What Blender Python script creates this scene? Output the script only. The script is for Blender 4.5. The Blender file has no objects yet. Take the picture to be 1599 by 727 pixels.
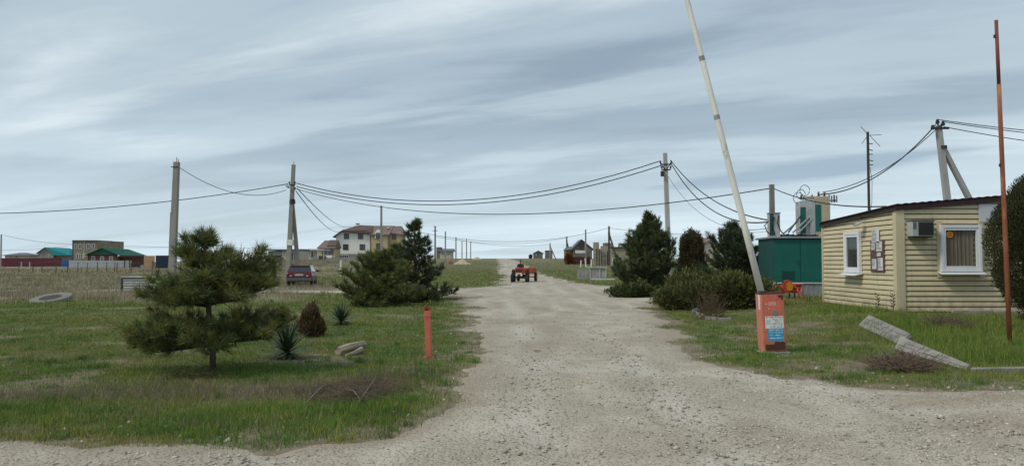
import bpy, math, random
import numpy as np
from math import radians, sin, cos, pi, sqrt, atan2
from mathutils import Vector, Matrix

random.seed(7)
RNG = np.random.default_rng(11)
sc = bpy.context.scene
COL = sc.collection

# ------------------------------------------------------------------ camera
F_PX = 1200.0
CAM_Z = 1.65
PITCH = math.atan((408.0 - 363.5) / F_PX)
cam_d = bpy.data.cameras.new('camera')
cam_d.sensor_fit = 'HORIZONTAL'
cam_d.sensor_width = 36.0
cam_d.lens = 36.0 * F_PX / 1599.0
cam_d.clip_start = 0.05
cam_d.clip_end = 6000
cam = bpy.data.objects.new('camera', cam_d)
COL.objects.link(cam)
cam.location = (0, 0, CAM_Z)
cam.rotation_euler = (pi / 2 + PITCH, 0, 0)
sc.camera = cam

# ------------------------------------------------------------------ light
SUN_AZ, SUN_EL = radians(-115), radians(48)     # azimuth from +Y, clockwise to +X
world = bpy.data.worlds.new('World')
sc.world = world
world.use_nodes = True
wt = world.node_tree
wt.nodes.clear()


def wn(t, **kw):
    n = wt.nodes.new(t)
    for k, v in kw.items():
        setattr(n, k, v)
    return n


def wl(a, b):
    wt.links.new(a, b)


def wmath(op, a, b=None, clamp=False):
    n = wn('ShaderNodeMath', operation=op, use_clamp=clamp)
    for i, v in enumerate((a, b)):
        if v is None:
            continue
        if isinstance(v, (int, float)):
            n.inputs[i].default_value = v
        else:
            wl(v, n.inputs[i])
    return n.outputs[0]


def wramp(fac, stops):
    r = wn('ShaderNodeValToRGB')
    r.color_ramp.interpolation = 'EASE'
    while len(r.color_ramp.elements) < len(stops):
        r.color_ramp.elements.new(0.5)
    for e, (p, c) in zip(r.color_ramp.elements, stops):
        e.position = p
        e.color = (c[0], c[1], c[2], 1)
    wl(fac, r.inputs[0])
    return r.outputs[0]


def wmix(fac, a, b):
    m = wn('ShaderNodeMix', data_type='RGBA')
    if isinstance(fac, (int, float)):
        m.inputs[0].default_value = fac
    else:
        wl(fac, m.inputs[0])
    for i, v in ((6, a), (7, b)):
        if isinstance(v, tuple):
            m.inputs[i].default_value = (*v, 1)
        else:
            wl(v, m.inputs[i])
    return m.outputs[2]


sky = wn('ShaderNodeTexSky', sky_type='NISHITA')
sky.sun_disc = False
sky.sun_elevation = SUN_EL
sky.sun_rotation = SUN_AZ
bg_sky = wn('ShaderNodeBackground')
wl(sky.outputs[0], bg_sky.inputs[0])
bg_sky.inputs[1].default_value = 0.07
tc = wn('ShaderNodeTexCoord')
sep = wn('ShaderNodeSeparateXYZ')
wl(tc.outputs['Generated'], sep.inputs[0])
zc = wmath('MAXIMUM', sep.outputs[2], 0.0)
den = wmath('ADD', zc, 0.10)
comb = wn('ShaderNodeCombineXYZ')
wl(wmath('DIVIDE', sep.outputs[0], den), comb.inputs[0])
wl(wmath('DIVIDE', sep.outputs[1], den), comb.inputs[1])


def cloud_noise(rot, scale, detail, dist, loc=(0, 0, 0), rough=0.5):
    r_ = wn('ShaderNodeMapping', vector_type='POINT')
    r_.inputs['Rotation'].default_value = (0, 0, radians(rot))
    wl(comb.outputs[0], r_.inputs[0])
    m = wn('ShaderNodeMapping', vector_type='POINT')
    m.inputs['Scale'].default_value = scale
    m.inputs['Location'].default_value = loc
    wl(r_.outputs[0], m.inputs[0])
    n = wn('ShaderNodeTexNoise')
    n.inputs['Scale'].default_value = 1.0
    n.inputs['Detail'].default_value = detail
    n.inputs['Roughness'].default_value = rough
    n.inputs['Distortion'].default_value = dist
    wl(m.outputs[0], n.inputs['Vector'])
    return n.outputs[0]


n_big = cloud_noise(20, (0.20, 0.50, 1), 3, 0.6, (3.3, 1.2, 0))
n_str = cloud_noise(26, (0.34, 1.25, 1), 5, 0.9, (7.1, 4.6, 2), 0.5)
n_fin = cloud_noise(14, (1.1, 3.4, 1), 6, 0.6, (1.7, 9.2, 5), 0.6)
n_puf = cloud_noise(18, (1.3, 2.3, 1), 9, 0.5, (4.4, 2.2, 8), 0.62)
cl = wmath('ADD', wmath('MULTIPLY', n_puf, 0.10), wmath('ADD', wmath('MULTIPLY', n_big, 0.56), wmath('ADD', wmath('MULTIPLY', n_str, 0.25), wmath('MULTIPLY', n_fin, 0.09))))
cloud_c = wramp(cl, [(0.37, (0.205, 0.275, 0.345)), (0.45, (0.285, 0.370, 0.445)), (0.52, (0.41, 0.505, 0.575)), (0.62, (0.62, 0.70, 0.745))])
hor = wramp(zc, [(0.0, (1, 1, 1)), (0.24, (0, 0, 0))])
cloud_c = wmix(wmath('MULTIPLY', hor, 0.72), cloud_c, (0.64, 0.765, 0.83))
# one long lens-shaped bank low in the sky to the right of the road
ymax = wmath('MAXIMUM', sep.outputs[1], 0.05)
lu = wmath('DIVIDE', sep.outputs[0], ymax)
lv = wmath('DIVIDE', sep.outputs[2], ymax)
vc = wmath('ADD', wmath('MULTIPLY', wmath('SUBTRACT', lu, 0.40), 0.125), 0.121)
dv = wmath('ADD', wmath('SUBTRACT', lv, vc), wmath('MULTIPLY', wmath('SUBTRACT', n_fin, 0.5), 0.020))
hh = wmath('MULTIPLY', wmath('SUBTRACT', 1.0, wmath('POWER', wmath('ABSOLUTE', wmath('DIVIDE', wmath('SUBTRACT', lu, 0.40), 0.24)), 2.0), True), 0.017)
lens = wmath('DIVIDE', wmath('SUBTRACT', hh, wmath('ABSOLUTE', dv)), 0.009, True)
lens = wmath('MULTIPLY', lens, 0.8)
cloud_c = wmix(lens, cloud_c, (0.30, 0.40, 0.49))
bg_cl = wn('ShaderNodeBackground')
wl(cloud_c, bg_cl.inputs[0])
bg_cl.inputs[1].default_value = 1.0
cover = wramp(n_str, [(0.30, (0.80, 0.80, 0.80)), (0.5, (1, 1, 1))])
wm = wn('ShaderNodeMixShader')
wl(cover, wm.inputs[0])
wl(bg_sky.outputs[0], wm.inputs[1])
wl(bg_cl.outputs[0], wm.inputs[2])
wo = wn('ShaderNodeOutputWorld')
wl(wm.outputs[0], wo.inputs[0])

sun_d = bpy.data.lights.new('sun', 'SUN')
sun_d.energy = 1.8
sun_d.angle = radians(12)
sun_d.color = (1.0, 0.93, 0.81)
sun = bpy.data.objects.new('sun', sun_d)
COL.objects.link(sun)
sdir = Vector((sin(SUN_AZ) * cos(SUN_EL), cos(SUN_AZ) * cos(SUN_EL), sin(SUN_EL)))
sun.rotation_euler = sdir.to_track_quat('Z', 'Y').to_euler()
sun.location = (-20, -10, 30)

sc.view_settings.view_transform = 'Standard'
sc.view_settings.look = 'None'
sc.view_settings.gamma = 1.0
sc.view_settings.exposure = 0.22
sc.view_settings.use_curve_mapping = False


# ------------------------------------------------------------------ numpy noise / terrain
def _hash(ix, iy, s):
    h = (ix.astype(np.int64) * 374761393 + iy.astype(np.int64) * 668265263 + s * 974634777) & 0x7fffffff
    h = ((h ^ (h >> 13)) * 1274126177) & 0x7fffffff
    h = h ^ (h >> 16)
    return (h & 0xffff) / 65535.0


def vnoise(x, y, s=0):
    ix, iy = np.floor(x), np.floor(y)
    fx, fy = x - ix, y - iy
    fx = fx * fx * (3 - 2 * fx)
    fy = fy * fy * (3 - 2 * fy)
    a, b = _hash(ix, iy, s), _hash(ix + 1, iy, s)
    c, d = _hash(ix, iy + 1, s), _hash(ix + 1, iy + 1, s)
    return (a + (b - a) * fx) * (1 - fy) + (c + (d - c) * fx) * fy


def fbm(x, y, s=0, o=4):
    t, a, w = 0, 0.5, 0
    for i in range(o):
        t = t + a * vnoise(x * 2 ** i, y * 2 ** i, s + i * 17)
        w += a
        a *= 0.5
    return t / w - 0.5


def sst(t, a=0.0, b=1.0):
    t = np.clip((t - a) / (b - a), 0, 1)
    return t * t * (3 - 2 * t)


def Hn(x, y):
    x = np.asarray(x, float)
    y = np.asarray(y, float)
    rise = 2.65 * sst(y, 60, 262) * (0.06 + 0.94 * sst(x / np.maximum(y, 1), -0.44, -0.20))
    mound = 0.30 * sst(x, 5.2, 9.2) * sst(y, 12.5, 18.5) * (1 - 0.5 * sst(y, 26, 42)) * (1 - sst(y, 45, 60))
    far = 1 - sst(y, 60, 200)
    und = far * (0.10 * fbm(x / 6, y / 6, 3, 2) + 0.035 * fbm(x / 0.9, y / 0.9, 5, 3))
    return rise + mound + und


def H(x, y):
    return float(Hn(np.array([x]), np.array([y]))[0])


def P(px, py, Y):
    """point at depth Y seen along the direction (px, py) of the 1599 x 727 photograph"""
    a, b = (px - 799.5) / F_PX, (363.5 - py) / F_PX
    d = Vector((a, cos(PITCH) - b * sin(PITCH), sin(PITCH) + b * cos(PITCH)))
    return Vector((0, 0, CAM_Z)) + d * (Y / d.y)


def G(px, py):
    """ground point"""
    lo, hi = 2.0, 900.0
    Y = 4.0
    while Y < 900:
        p = P(px, py, Y)
        if p.z <= H(p.x, p.y):
            hi = Y
            break
        lo = Y
        Y *= 1.05
    for _ in range(30):
        m = 0.5 * (lo + hi)
        p = P(px, py, m)
        if p.z <= H(p.x, p.y):
            hi = m
        else:
            lo = m
    p = P(px, py, hi)
    p.z = H(p.x, p.y)
    return p


def on_ground(px, Y):
    x = (px - 799.5) / F_PX * Y
    return Vector((x, Y, H(x, Y)))


# ------------------------------------------------------------------ materials
def _n(nt, t, **kw):
    n = nt.nodes.new(t)
    for k, v in kw.items():
        setattr(n, k, v)
    return n


MATS = {}


def M(name, c1, c2=None, scale=4.0, rough=0.8, bump=0.0, metal=0.0, stretch=(1, 1, 1), detail=6, lo=0.35, hi=0.65,
      c3=None, scale3=1.0, lo3=0.55, hi3=0.7, spec=0.3, bscale=None, attr=False, transl=0.0, brick=None, wave=None):
    if name in MATS:
        return MATS[name]
    m = bpy.data.materials.new(name)
    m.use_nodes = True
    nt = m.node_tree
    nt.nodes.clear()
    L = nt.links.new
    out = _n(nt, 'ShaderNodeOutputMaterial')
    bs = _n(nt, 'ShaderNodeBsdfPrincipled')
    bs.inputs['Roughness'].default_value = rough
    bs.inputs['Metallic'].default_value = metal
    bs.inputs['Specular IOR Level'].default_value = spec
    tcd = _n(nt, 'ShaderNodeTexCoord')
    mp = _n(nt, 'ShaderNodeMapping')
    mp.inputs['Scale'].default_value = stretch
    L(tcd.outputs['Object'], mp.inputs[0])
    nz = _n(nt, 'ShaderNodeTexNoise')
    nz.inputs['Scale'].default_value = scale
    nz.inputs['Detail'].default_value = detail
    nz.inputs['Roughness'].default_value = 0.6
    L(mp.outputs[0], nz.inputs['Vector'])

    def ramp(fac, a, b):
        r = _n(nt, 'ShaderNodeMapRange')
        r.inputs[1].default_value = a
        r.inputs[2].default_value = b
        L(fac, r.inputs[0])
        return r.outputs[0]

    def mix(fac, a, b, bt='MIX'):
        x = _n(nt, 'ShaderNodeMix', data_type='RGBA', blend_type=bt)
        if isinstance(fac, (int, float)):
            x.inputs[0].default_value = fac
        else:
            L(fac, x.inputs[0])
        for i, v in ((6, a), (7, b)):
            if isinstance(v, (tuple, list)):
                x.inputs[i].default_value = (*v[:3], 1)
            else:
                L(v, x.inputs[i])
        return x.outputs[2]
    if c2 is None:
        c2 = tuple(v * 0.82 for v in c1)
    col = mix(ramp(nz.outputs[0], lo, hi), c1, c2)
    if c3 is not None:
        n3 = _n(nt, 'ShaderNodeTexNoise')
        n3.inputs['Scale'].default_value = scale3
        n3.inputs['Detail'].default_value = 8
        n3.inputs['Roughness'].default_value = 0.65
        L(mp.outputs[0], n3.inputs['Vector'])
        col = mix(ramp(n3.outputs[0], lo3, hi3), col, c3)
    hgt = nz.outputs[0]
    if brick:
        bw, bh, mort = brick
        mpb = _n(nt, 'ShaderNodeMapping')
        mpb.inputs['Rotation'].default_value = (pi / 2, 0, 0)
        L(tcd.outputs['Object'], mpb.inputs[0])
        bt = _n(nt, 'ShaderNodeTexBrick')
        bt.inputs['Scale'].default_value = 1.0
        bt.inputs['Brick Width'].default_value = bw
        bt.inputs['Row Height'].default_value = bh
        bt.inputs['Mortar Size'].default_value = mort
        bt.inputs['Color1'].default_value = (1, 1, 1, 1)
        bt.inputs['Color2'].default_value = (0.74, 0.74, 0.74, 1)
        bt.inputs['Mortar'].default_value = (0.5, 0.5, 0.5, 1)
        L(mpb.outputs[0], bt.inputs[0])
        col = mix(1.0, col, bt.outputs[0], 'MULTIPLY')
    if attr:
        at = _n(nt, 'ShaderNodeAttribute', attribute_name='tint')
        col = mix(1.0, col, at.outputs['Color'], 'MULTIPLY')
    L(col, bs.inputs['Base Color'])
    if bump:
        bn = _n(nt, 'ShaderNodeBump')
        bn.inputs['Strength'].default_value = bump
        bn.inputs['Distance'].default_value = 0.02
        if bscale:
            n4 = _n(nt, 'ShaderNodeTexNoise')
            n4.inputs['Scale'].default_value = bscale
            n4.inputs['Detail'].default_value = 8
            L(mp.outputs[0], n4.inputs['Vector'])
            hgt = n4.outputs[0]
        L(hgt, bn.inputs['Height'])
        L(bn.outputs[0], bs.inputs['Normal'])
    if transl > 0:
        tr = _n(nt, 'ShaderNodeBsdfTranslucent')
        L(col, tr.inputs[0])
        ms = _n(nt, 'ShaderNodeMixShader')
        ms.inputs[0].default_value = transl
        L(bs.outputs[0], ms.inputs[1])
        L(tr.outputs[0], ms.inputs[2])
        L(ms.outputs[0], out.inputs[0])
    else:
        L(bs.outputs[0], out.inputs[0])
    MATS[name] = m
    return m


def glass_mat(name, tint=(0.03, 0.04, 0.05), rough=0.05, clear=0.0):
    if name in MATS:
        return MATS[name]
    m = bpy.data.materials.new(name)
    m.use_nodes = True
    nt = m.node_tree
    bs = nt.nodes['Principled BSDF']
    bs.inputs['Base Color'].default_value = (*tint, 1)
    bs.inputs['Roughness'].default_value = rough
    bs.inputs['Specular IOR Level'].default_value = 0.5
    if clear > 0:
        out = nt.nodes['Material Output']
        tr = nt.nodes.new('ShaderNodeBsdfTransparent')
        mx = nt.nodes.new('ShaderNodeMixShader')
        mx.inputs[0].default_value = clear
        nt.links.new(bs.outputs[0], mx.inputs[1])
        nt.links.new(tr.outputs[0], mx.inputs[2])
        nt.links.new(mx.outputs[0], out.inputs[0])
    MATS[name] = m
    return m


m_conc = M('concrete', (0.34, 0.325, 0.295), (0.22, 0.21, 0.19), 3, 0.9, 0.35, c3=(0.13, 0.125, 0.11), scale3=1.2, bscale=30)
m_conc_l = M('pale_concrete', (0.47, 0.46, 0.43), (0.33, 0.32, 0.30), 3, 0.9, 0.3, c3=(0.22, 0.21, 0.2), scale3=2, bscale=30)
m_polec = M('pole_concrete', (0.30, 0.285, 0.255), (0.22, 0.21, 0.19), 1.2, 0.9, 0.25, stretch=(1, 1, .3), c3=(0.17, 0.15, 0.125), scale3=0.6, bscale=20)
m_poleg = M('grey_pole_concrete', (0.42, 0.415, 0.40), (0.32, 0.315, 0.30), 1.2, 0.9, 0.25, stretch=(1, 1, .3), c3=(0.25, 0.235, 0.21), scale3=0.6, bscale=20)
m_wood_pole = M('pole_wood', (0.10, 0.085, 0.07), (0.06, 0.052, 0.045), 3, 0.9, 0.3, stretch=(2, 2, .2))
m_iron = M('dark_iron', (0.045, 0.04, 0.04), (0.075, 0.05, 0.04), 6, 0.6, 0.1, metal=0.3)
m_wire = M('wire_rubber', (0.012, 0.012, 0.013), (0.02, 0.02, 0.02), 3, 0.6)
m_wire_g = M('wire_grey', (0.10, 0.105, 0.11), (0.07, 0.07, 0.075), 3, 0.6)
m_porc = M('insulator_glaze', (0.05, 0.045, 0.05), (0.03, 0.03, 0.035), 5, 0.25)
m_white = M('white_paint', (0.72, 0.72, 0.69), (0.62, 0.615, 0.58), 2.5, 0.55, 0.05)
m_pvc = M('white_plastic', (0.74, 0.76, 0.78), (0.68, 0.70, 0.72), 2, 0.4, spec=0.4)
m_black = M('black_rubber', (0.02, 0.02, 0.02), (0.035, 0.033, 0.03), 8, 0.85, 0.1)
m_glass = glass_mat('window_glass', (0.045, 0.055, 0.065), 0.06)
m_glass_c = glass_mat('clear_glass', (0.03, 0.035, 0.04), 0.03, 0.80)
m_bark = M('bark', (0.115, 0.09, 0.07), (0.055, 0.043, 0.034), 14, 0.95, 0.6, stretch=(1, 1, .4))
m_bark_g = M('grey_bark', (0.13, 0.115, 0.095), (0.06, 0.052, 0.044), 14, 0.95, 0.6, stretch=(1, 1, .4))
m_needle = M('pine_needles', (0.185, 0.195, 0.066), (0.125, 0.142, 0.050), 3, 0.55, attr=True, transl=0.18)
m_needle_d = M('dark_pine_needles', (0.080, 0.102, 0.044), (0.055, 0.074, 0.034), 3, 0.55, attr=True, transl=0.15)
m_juniper = M('juniper_scales', (0.088, 0.10, 0.034), (0.055, 0.066, 0.024), 2, 0.6, attr=True, transl=0.15)
m_thuja = M('thuja_scales', (0.066, 0.074, 0.03), (0.045, 0.054, 0.022), 3, 0.6, attr=True, transl=0.12)
m_thuja_b = M('winter_brown_thuja', (0.078, 0.076, 0.030), (0.064, 0.052, 0.024), 2, 0.65, attr=True, transl=0.12)
m_redcon = M('winter_red_conifer', (0.12, 0.078, 0.042), (0.085, 0.072, 0.036), 4, 0.65, attr=True, transl=0.1)
m_grass = M('grass_blades', (0.225, 0.245, 0.062), (0.155, 0.185, 0.048), 0.6, 0.6, attr=True, transl=0.25)
m_dryg = M('dry_grass_blades', (0.37, 0.32, 0.245), (0.28, 0.245, 0.185), 0.5, 0.8, attr=True, transl=0.2)
m_yucca = M('yucca_leaf', (0.055, 0.085, 0.04), (0.035, 0.055, 0.028), 3, 0.45, attr=True)
m_stone = M('gravel_stone', (0.46, 0.42, 0.355), (0.33, 0.295, 0.25), 9, 0.9, 0.2, attr=True)
m_twig = M('dead_twigs', (0.17, 0.135, 0.105), (0.10, 0.08, 0.065), 6, 0.95, attr=True)


# ------------------------------------------------------------------ mesh helpers
def mesh_np(name, v, tris, mat, tint=None, parent=None, smooth=False):
    v = np.ascontiguousarray(v, dtype=np.float32)
    tris = np.ascontiguousarray(tris, dtype=np.int32)
    k = tris.shape[1]
    me = bpy.data.meshes.new(name)
    me.vertices.add(len(v))
    me.vertices.foreach_set('co', v.ravel())
    me.loops.add(tris.size)
    me.loops.foreach_set('vertex_index', tris.ravel())
    me.polygons.add(len(tris))
    me.polygons.foreach_set('loop_start', np.arange(0, tris.size, k, dtype=np.int32))
    me.polygons.foreach_set('loop_total', np.full(len(tris), k, dtype=np.int32))
    if smooth:
        me.polygons.foreach_set('use_smooth', np.ones(len(tris), dtype=bool))
    me.update(calc_edges=True)
    if tint is not None:
        at = me.color_attributes.new('tint', 'FLOAT_COLOR', 'POINT')
        c = np.ones((len(v), 4), dtype=np.float32)
        c[:, :3] = tint
        at.data.foreach_set('color', c.ravel())
    me.materials.append(mat)
    o = bpy.data.objects.new(name, me)
    COL.objects.link(o)
    if parent is not None:
        o.parent = parent
    return o


class MB:
    """collects shapes of ONE piece in local coordinates"""

    def __init__(self):
        self.v, self.f = [], []

    def add(self, v, f):
        b = len(self.v)
        self.v += [tuple(p) for p in v]
        self.f += [tuple(b + i for i in q) for q in f]
        return self

    def box(self, x0, x1, y0, y1, z0, z1, bev=0.0, mat=None):
        if bev <= 0:
            v = [(x0, y0, z0), (x1, y0, z0), (x1, y1, z0), (x0, y1, z0), (x0, y0, z1), (x1, y0, z1), (x1, y1, z1), (x0, y1, z1)]
            f = [(0, 3, 2, 1), (4, 5, 6, 7), (0, 1, 5, 4), (1, 2, 6, 5), (2, 3, 7, 6), (3, 0, 4, 7)]
        else:
            b = min(bev, (x1 - x0) / 2.2, (y1 - y0) / 2.2, (z1 - z0) / 2.2)
            v, f = [], []
            for z, i in ((z0, b), (z0 + b, 0), (z1 - b, 0), (z1, b)):
                v += [(x0 + b, y0 + i, z), (x1 - b, y0 + i, z), (x1 - i, y0 + b, z), (x1 - i, y1 - b, z),
                      (x1 - b, y1 - i, z), (x0 + b, y1 - i, z), (x0 + i, y1 - b, z), (x0 + i, y0 + b, z)]
            for k in range(3):
                for j in range(8):
                    f.append((k * 8 + j, k * 8 + (j + 1) % 8, (k + 1) * 8 + (j + 1) % 8, (k + 1) * 8 + j))
            f.append(tuple(reversed(range(8))))
            f.append(tuple(range(24, 32)))
        if mat is not None:
            v = [tuple(mat @ Vector(p)) for p in v]
        return self.add(v, f)

    def tube(self, pts, r, n=8, cap=True, rect=None):
        pts = [Vector(p) for p in pts]
        if not isinstance(r, (list, tuple)):
            r = [r] * len(pts)
        v, f = [], []
        up0 = None
        for i, p in enumerate(pts):
            t = (pts[min(i + 1, len(pts) - 1)] - pts[max(i - 1, 0)]).normalized()
            if up0 is None:
                a = Vector((0, 0, 1)) if abs(t.z) < 0.9 else Vector((0, 1, 0))
                up0 = (a - t * a.dot(t)).normalized()
            else:
                up0 = (up0 - t * up0.dot(t)).normalized()
            s = t.cross(up0)
            for k in range(n):
                a = 2 * pi * k / n + (pi / 4 if n == 4 else 0)
                q = 1.414 if n == 4 else 1
                v.append(p + (up0 * cos(a) + s * sin(a)) * r[i] * q)
        for i in range(len(pts) - 1):
            for k in range(n):
                f.append((i * n + k, i * n + (k + 1) % n, (i + 1) * n + (k + 1) % n, (i + 1) * n + k))
        if cap:
            f.append(tuple(reversed(range(n))))
            f.append(tuple(range((len(pts) - 1) * n, len(pts) * n)))
        return self.add(v, f)

    def prism(self, poly, axis, a0, a1):
        """poly: 2-D points; axis 'y' -> poly in (x, z); 'x' -> (y, z); 'z' -> (x, y)"""
        n = len(poly)

        def pt(p, a):
            return {'y': (p[0], a, p[1]), 'x': (a, p[0], p[1]), 'z': (p[0], p[1], a)}[axis]
        v = [pt(p, a0) for p in poly] + [pt(p, a1) for p in poly]
        f = [tuple(range(n)), tuple(reversed(range(n, 2 * n)))]
        for i in range(n):
            j = (i + 1) % n
            f.append((i, n + i, n + j, j))
        return self.add(v, f)

    def lathe(self, prof, n=16, axis='z', c=(0, 0, 0)):
        v, f = [], []
        for r, h in prof:
            for k in range(n):
                a = 2 * pi * k / n
                x, y = r * cos(a), r * sin(a)
                q = {'z': (x, y, h), 'x': (h, x, y), 'y': (x, h, y)}[axis]
                v.append((c[0] + q[0], c[1] + q[1], c[2] + q[2]))
        for i in range(len(prof) - 1):
            for k in range(n):
                f.append((i * n + k, i * n + (k + 1) % n, (i + 1) * n + (k + 1) % n, (i + 1) * n + k))
        f.append(tuple(reversed(range(n))))
        f.append(tuple(range((len(prof) - 1) * n, len(prof) * n)))
        return self.add(v, f)

    def build(self, name, mat, parent=None, smooth=False, loc=None, rot=None):
        me = bpy.data.meshes.new(name)
        me.from_pydata([tuple(p) for p in self.v], [], self.f)
        me.materials.append(mat)
        if smooth:
            me.polygons.foreach_set('use_smooth', [True] * len(me.polygons))
        me.update()
        import bmesh
        bm = bmesh.new()
        bm.from_mesh(me)
        bmesh.ops.recalc_face_normals(bm, faces=bm.faces)
        bm.to_mesh(me)
        bm.free()
        o = bpy.data.objects.new(name, me)
        COL.objects.link(o)
        if parent is not None:
            o.parent = parent
        if loc is not None:
            o.location = loc
        if rot is not None:
            o.rotation_euler = rot
        return o


def link_copy(o, parent, loc=None, rot=None, scale=None):
    c = o.copy()
    COL.objects.link(c)
    c.parent = parent
    if loc is not None:
        c.location = loc
    if rot is not None:
        c.rotation_euler = rot
    if scale is not None:
        c.scale = scale
    return c


def copy_tree(o, parent=None):
    c = o.copy()
    COL.objects.link(c)
    c.parent = parent
    for ch in list(o.children):
        copy_tree(ch, c)
    return c


def tag(o, label=None, cat=None, group=None, kind=None):
    if label:
        o['label'] = label
    if cat:
        o['category'] = cat
    if group:
        o['group'] = group
    if kind:
        o['kind'] = kind
    return o


def thing(name, label, cat, loc, rz=0.0, group=None, kind=None):
    o = bpy.data.objects.new(name, None)
    o.empty_display_size = 0.2
    COL.objects.link(o)
    o.location = loc
    o.rotation_euler = (0, 0, rz)
    return tag(o, label, cat, group, kind)


# ------------------------------------------------------------------ ground, road
def axis_vals(lo, fine_lo, fine_hi, hi, step, g):
    vals = list(np.arange(fine_lo, fine_hi + 1e-6, step))
    s, v = step, vals[-1]
    while v < hi:
        s *= g
        v += s
        vals.append(v)
    s, v = step, vals[0]
    while v > lo:
        s *= g
        v -= s
        vals.insert(0, v)
    return np.array(vals)


XS = axis_vals(-1800, -9, 11, 1800, 0.085, 1.033)
YS = axis_vals(-60, 4.6, 17, 2600, 0.075, 1.022)


def gp(px, py):
    p = G(px, py)
    return (p.x, p.y)


road_poly = [(-60, -30), (-60, 5.2), gp(-300, 690), gp(0, 688), gp(150, 694), gp(300, 690), gp(450, 698), gp(560, 690), gp(640, 668), gp(700, 636),
             gp(733, 590), gp(743, 530), gp(735, 484), gp(722, 464), gp(700, 456), gp(640, 455.5), gp(560, 456.5), gp(500, 457.5), gp(425, 457),
             (-24, 43.0), (-24, 45.5), gp(520, 453.5), gp(600, 452), gp(680, 450), gp(735, 449), gp(775, 446), gp(780, 440), gp(789, 430), (-1.9, 100), (-2.2, 140), (-3.4, 190), (-5.5, 262), (-9, 330),
             (-5, 330), (-1.8, 262), (0.9, 190), (2.7, 140), (3.0, 110), (3.6, 84), gp(870, 434), gp(905, 442), gp(960, 446.5), gp(1030, 446), (15, 48), (40, 50),
             (40, 44), (18, 42), gp(1020, 455), gp(965, 458), gp(985, 463), gp(1035, 463), gp(1032, 474), gp(1000, 481), gp(1030, 500), gp(1058, 530), gp(1100, 562), gp(1200, 587), gp(1330, 603),
             gp(1450, 611), gp(1599, 608), gp(1750, 606), (60, 9.0), (60, -30)]
RP = np.array(road_poly)


def poly_sd(x, y, poly):
    """signed distance, positive inside"""
    d = np.full(x.shape, 1e9)
    ins = np.zeros(x.shape, bool)
    n = len(poly)
    for i in range(n):
        ax, ay = poly[i]
        bx, by = poly[(i + 1) % n]
        ex, ey = bx - ax, by - ay
        wx, wy = x - ax, y - ay
        t = np.clip((wx * ex + wy * ey) / (ex * ex + ey * ey + 1e-12), 0, 1)
        d = np.minimum(d, (wx - ex * t) ** 2 + (wy - ey * t) ** 2)
        c = ((ay > y) != (by > y)) & (x < (bx - ax) * (y - ay) / (by - ay + 1e-12) + ax)
        ins ^= c
    return np.where(ins, 1, -1) * np.sqrt(d)


def road_sd(x, y):
    s = poly_sd(x, y, RP)
    k = np.clip(y / 14, 0.6, 3.0)
    s = s + k * (0.75 * fbm(x / 1.3, y / 1.3, 21, 3) + 0.5 * fbm(x / 0.35, y / 0.35, 23, 3))
    return s


def dryness(x, y):
    a = x / np.maximum(y, 1)
    d = sst(y + 5 * fbm(x / 5, y / 5, 31, 3), 30.5, 34.5) * sst(-a, 0.25, 0.30)
    d2 = sst(y + 6 * fbm(x / 4, y / 4, 33, 3), 39, 44) * (1 - sst(y, 58, 66)) * sst(-a, 0.15, 0.19)
    d3 = sst(y, 75, 90) * (1 - sst(y, 150, 190)) * sst(-a, 0.17, 0.2) * 0.9
    far = 0.62 * sst(y, 90, 200)
    return np.clip(np.maximum(np.maximum(d, d2), np.maximum(d3, far)), 0, 1)


def bareness(x, y):
    """soil patches and stony spots in the turf"""
    n = fbm(x / 1.6, y / 1.6, 41, 4)
    b = sst(n, 0.10, 0.25)
    right = sst(x, 3.0, 5.0) * (1 - sst(y, 18, 24))
    n2 = fbm(x / 0.8, y / 0.8, 43, 3)
    return np.clip(b * 0.8 + right * sst(n2, 0.0, 0.2) * 0.9, 0, 1)


GX, GY = np.meshgrid(XS, YS)
SD = np.full(GX.shape, -9.0)
selm = (GX > -62) & (GX < 62) & (GY > -60) & (GY < 335)
SD[selm] = road_sd(GX[selm], GY[selm])
HZ = Hn(GX, GY)
HZ = HZ + np.where(GY < 60, 0.012 * fbm(GX / 0.25, GY / 0.25, 8, 3) * (1 - sst(GY, 25, 55)), 0)
nx, ny = len(XS), len(YS)
idx = np.arange(nx * ny).reshape(ny, nx)
quads = np.stack([idx[:-1, :-1], idx[:-1, 1:], idx[1:, 1:], idx[1:, :-1]], -1).reshape(-1, 4)
verts = np.stack([GX, GY, HZ], -1).reshape(-1, 3)


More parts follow.
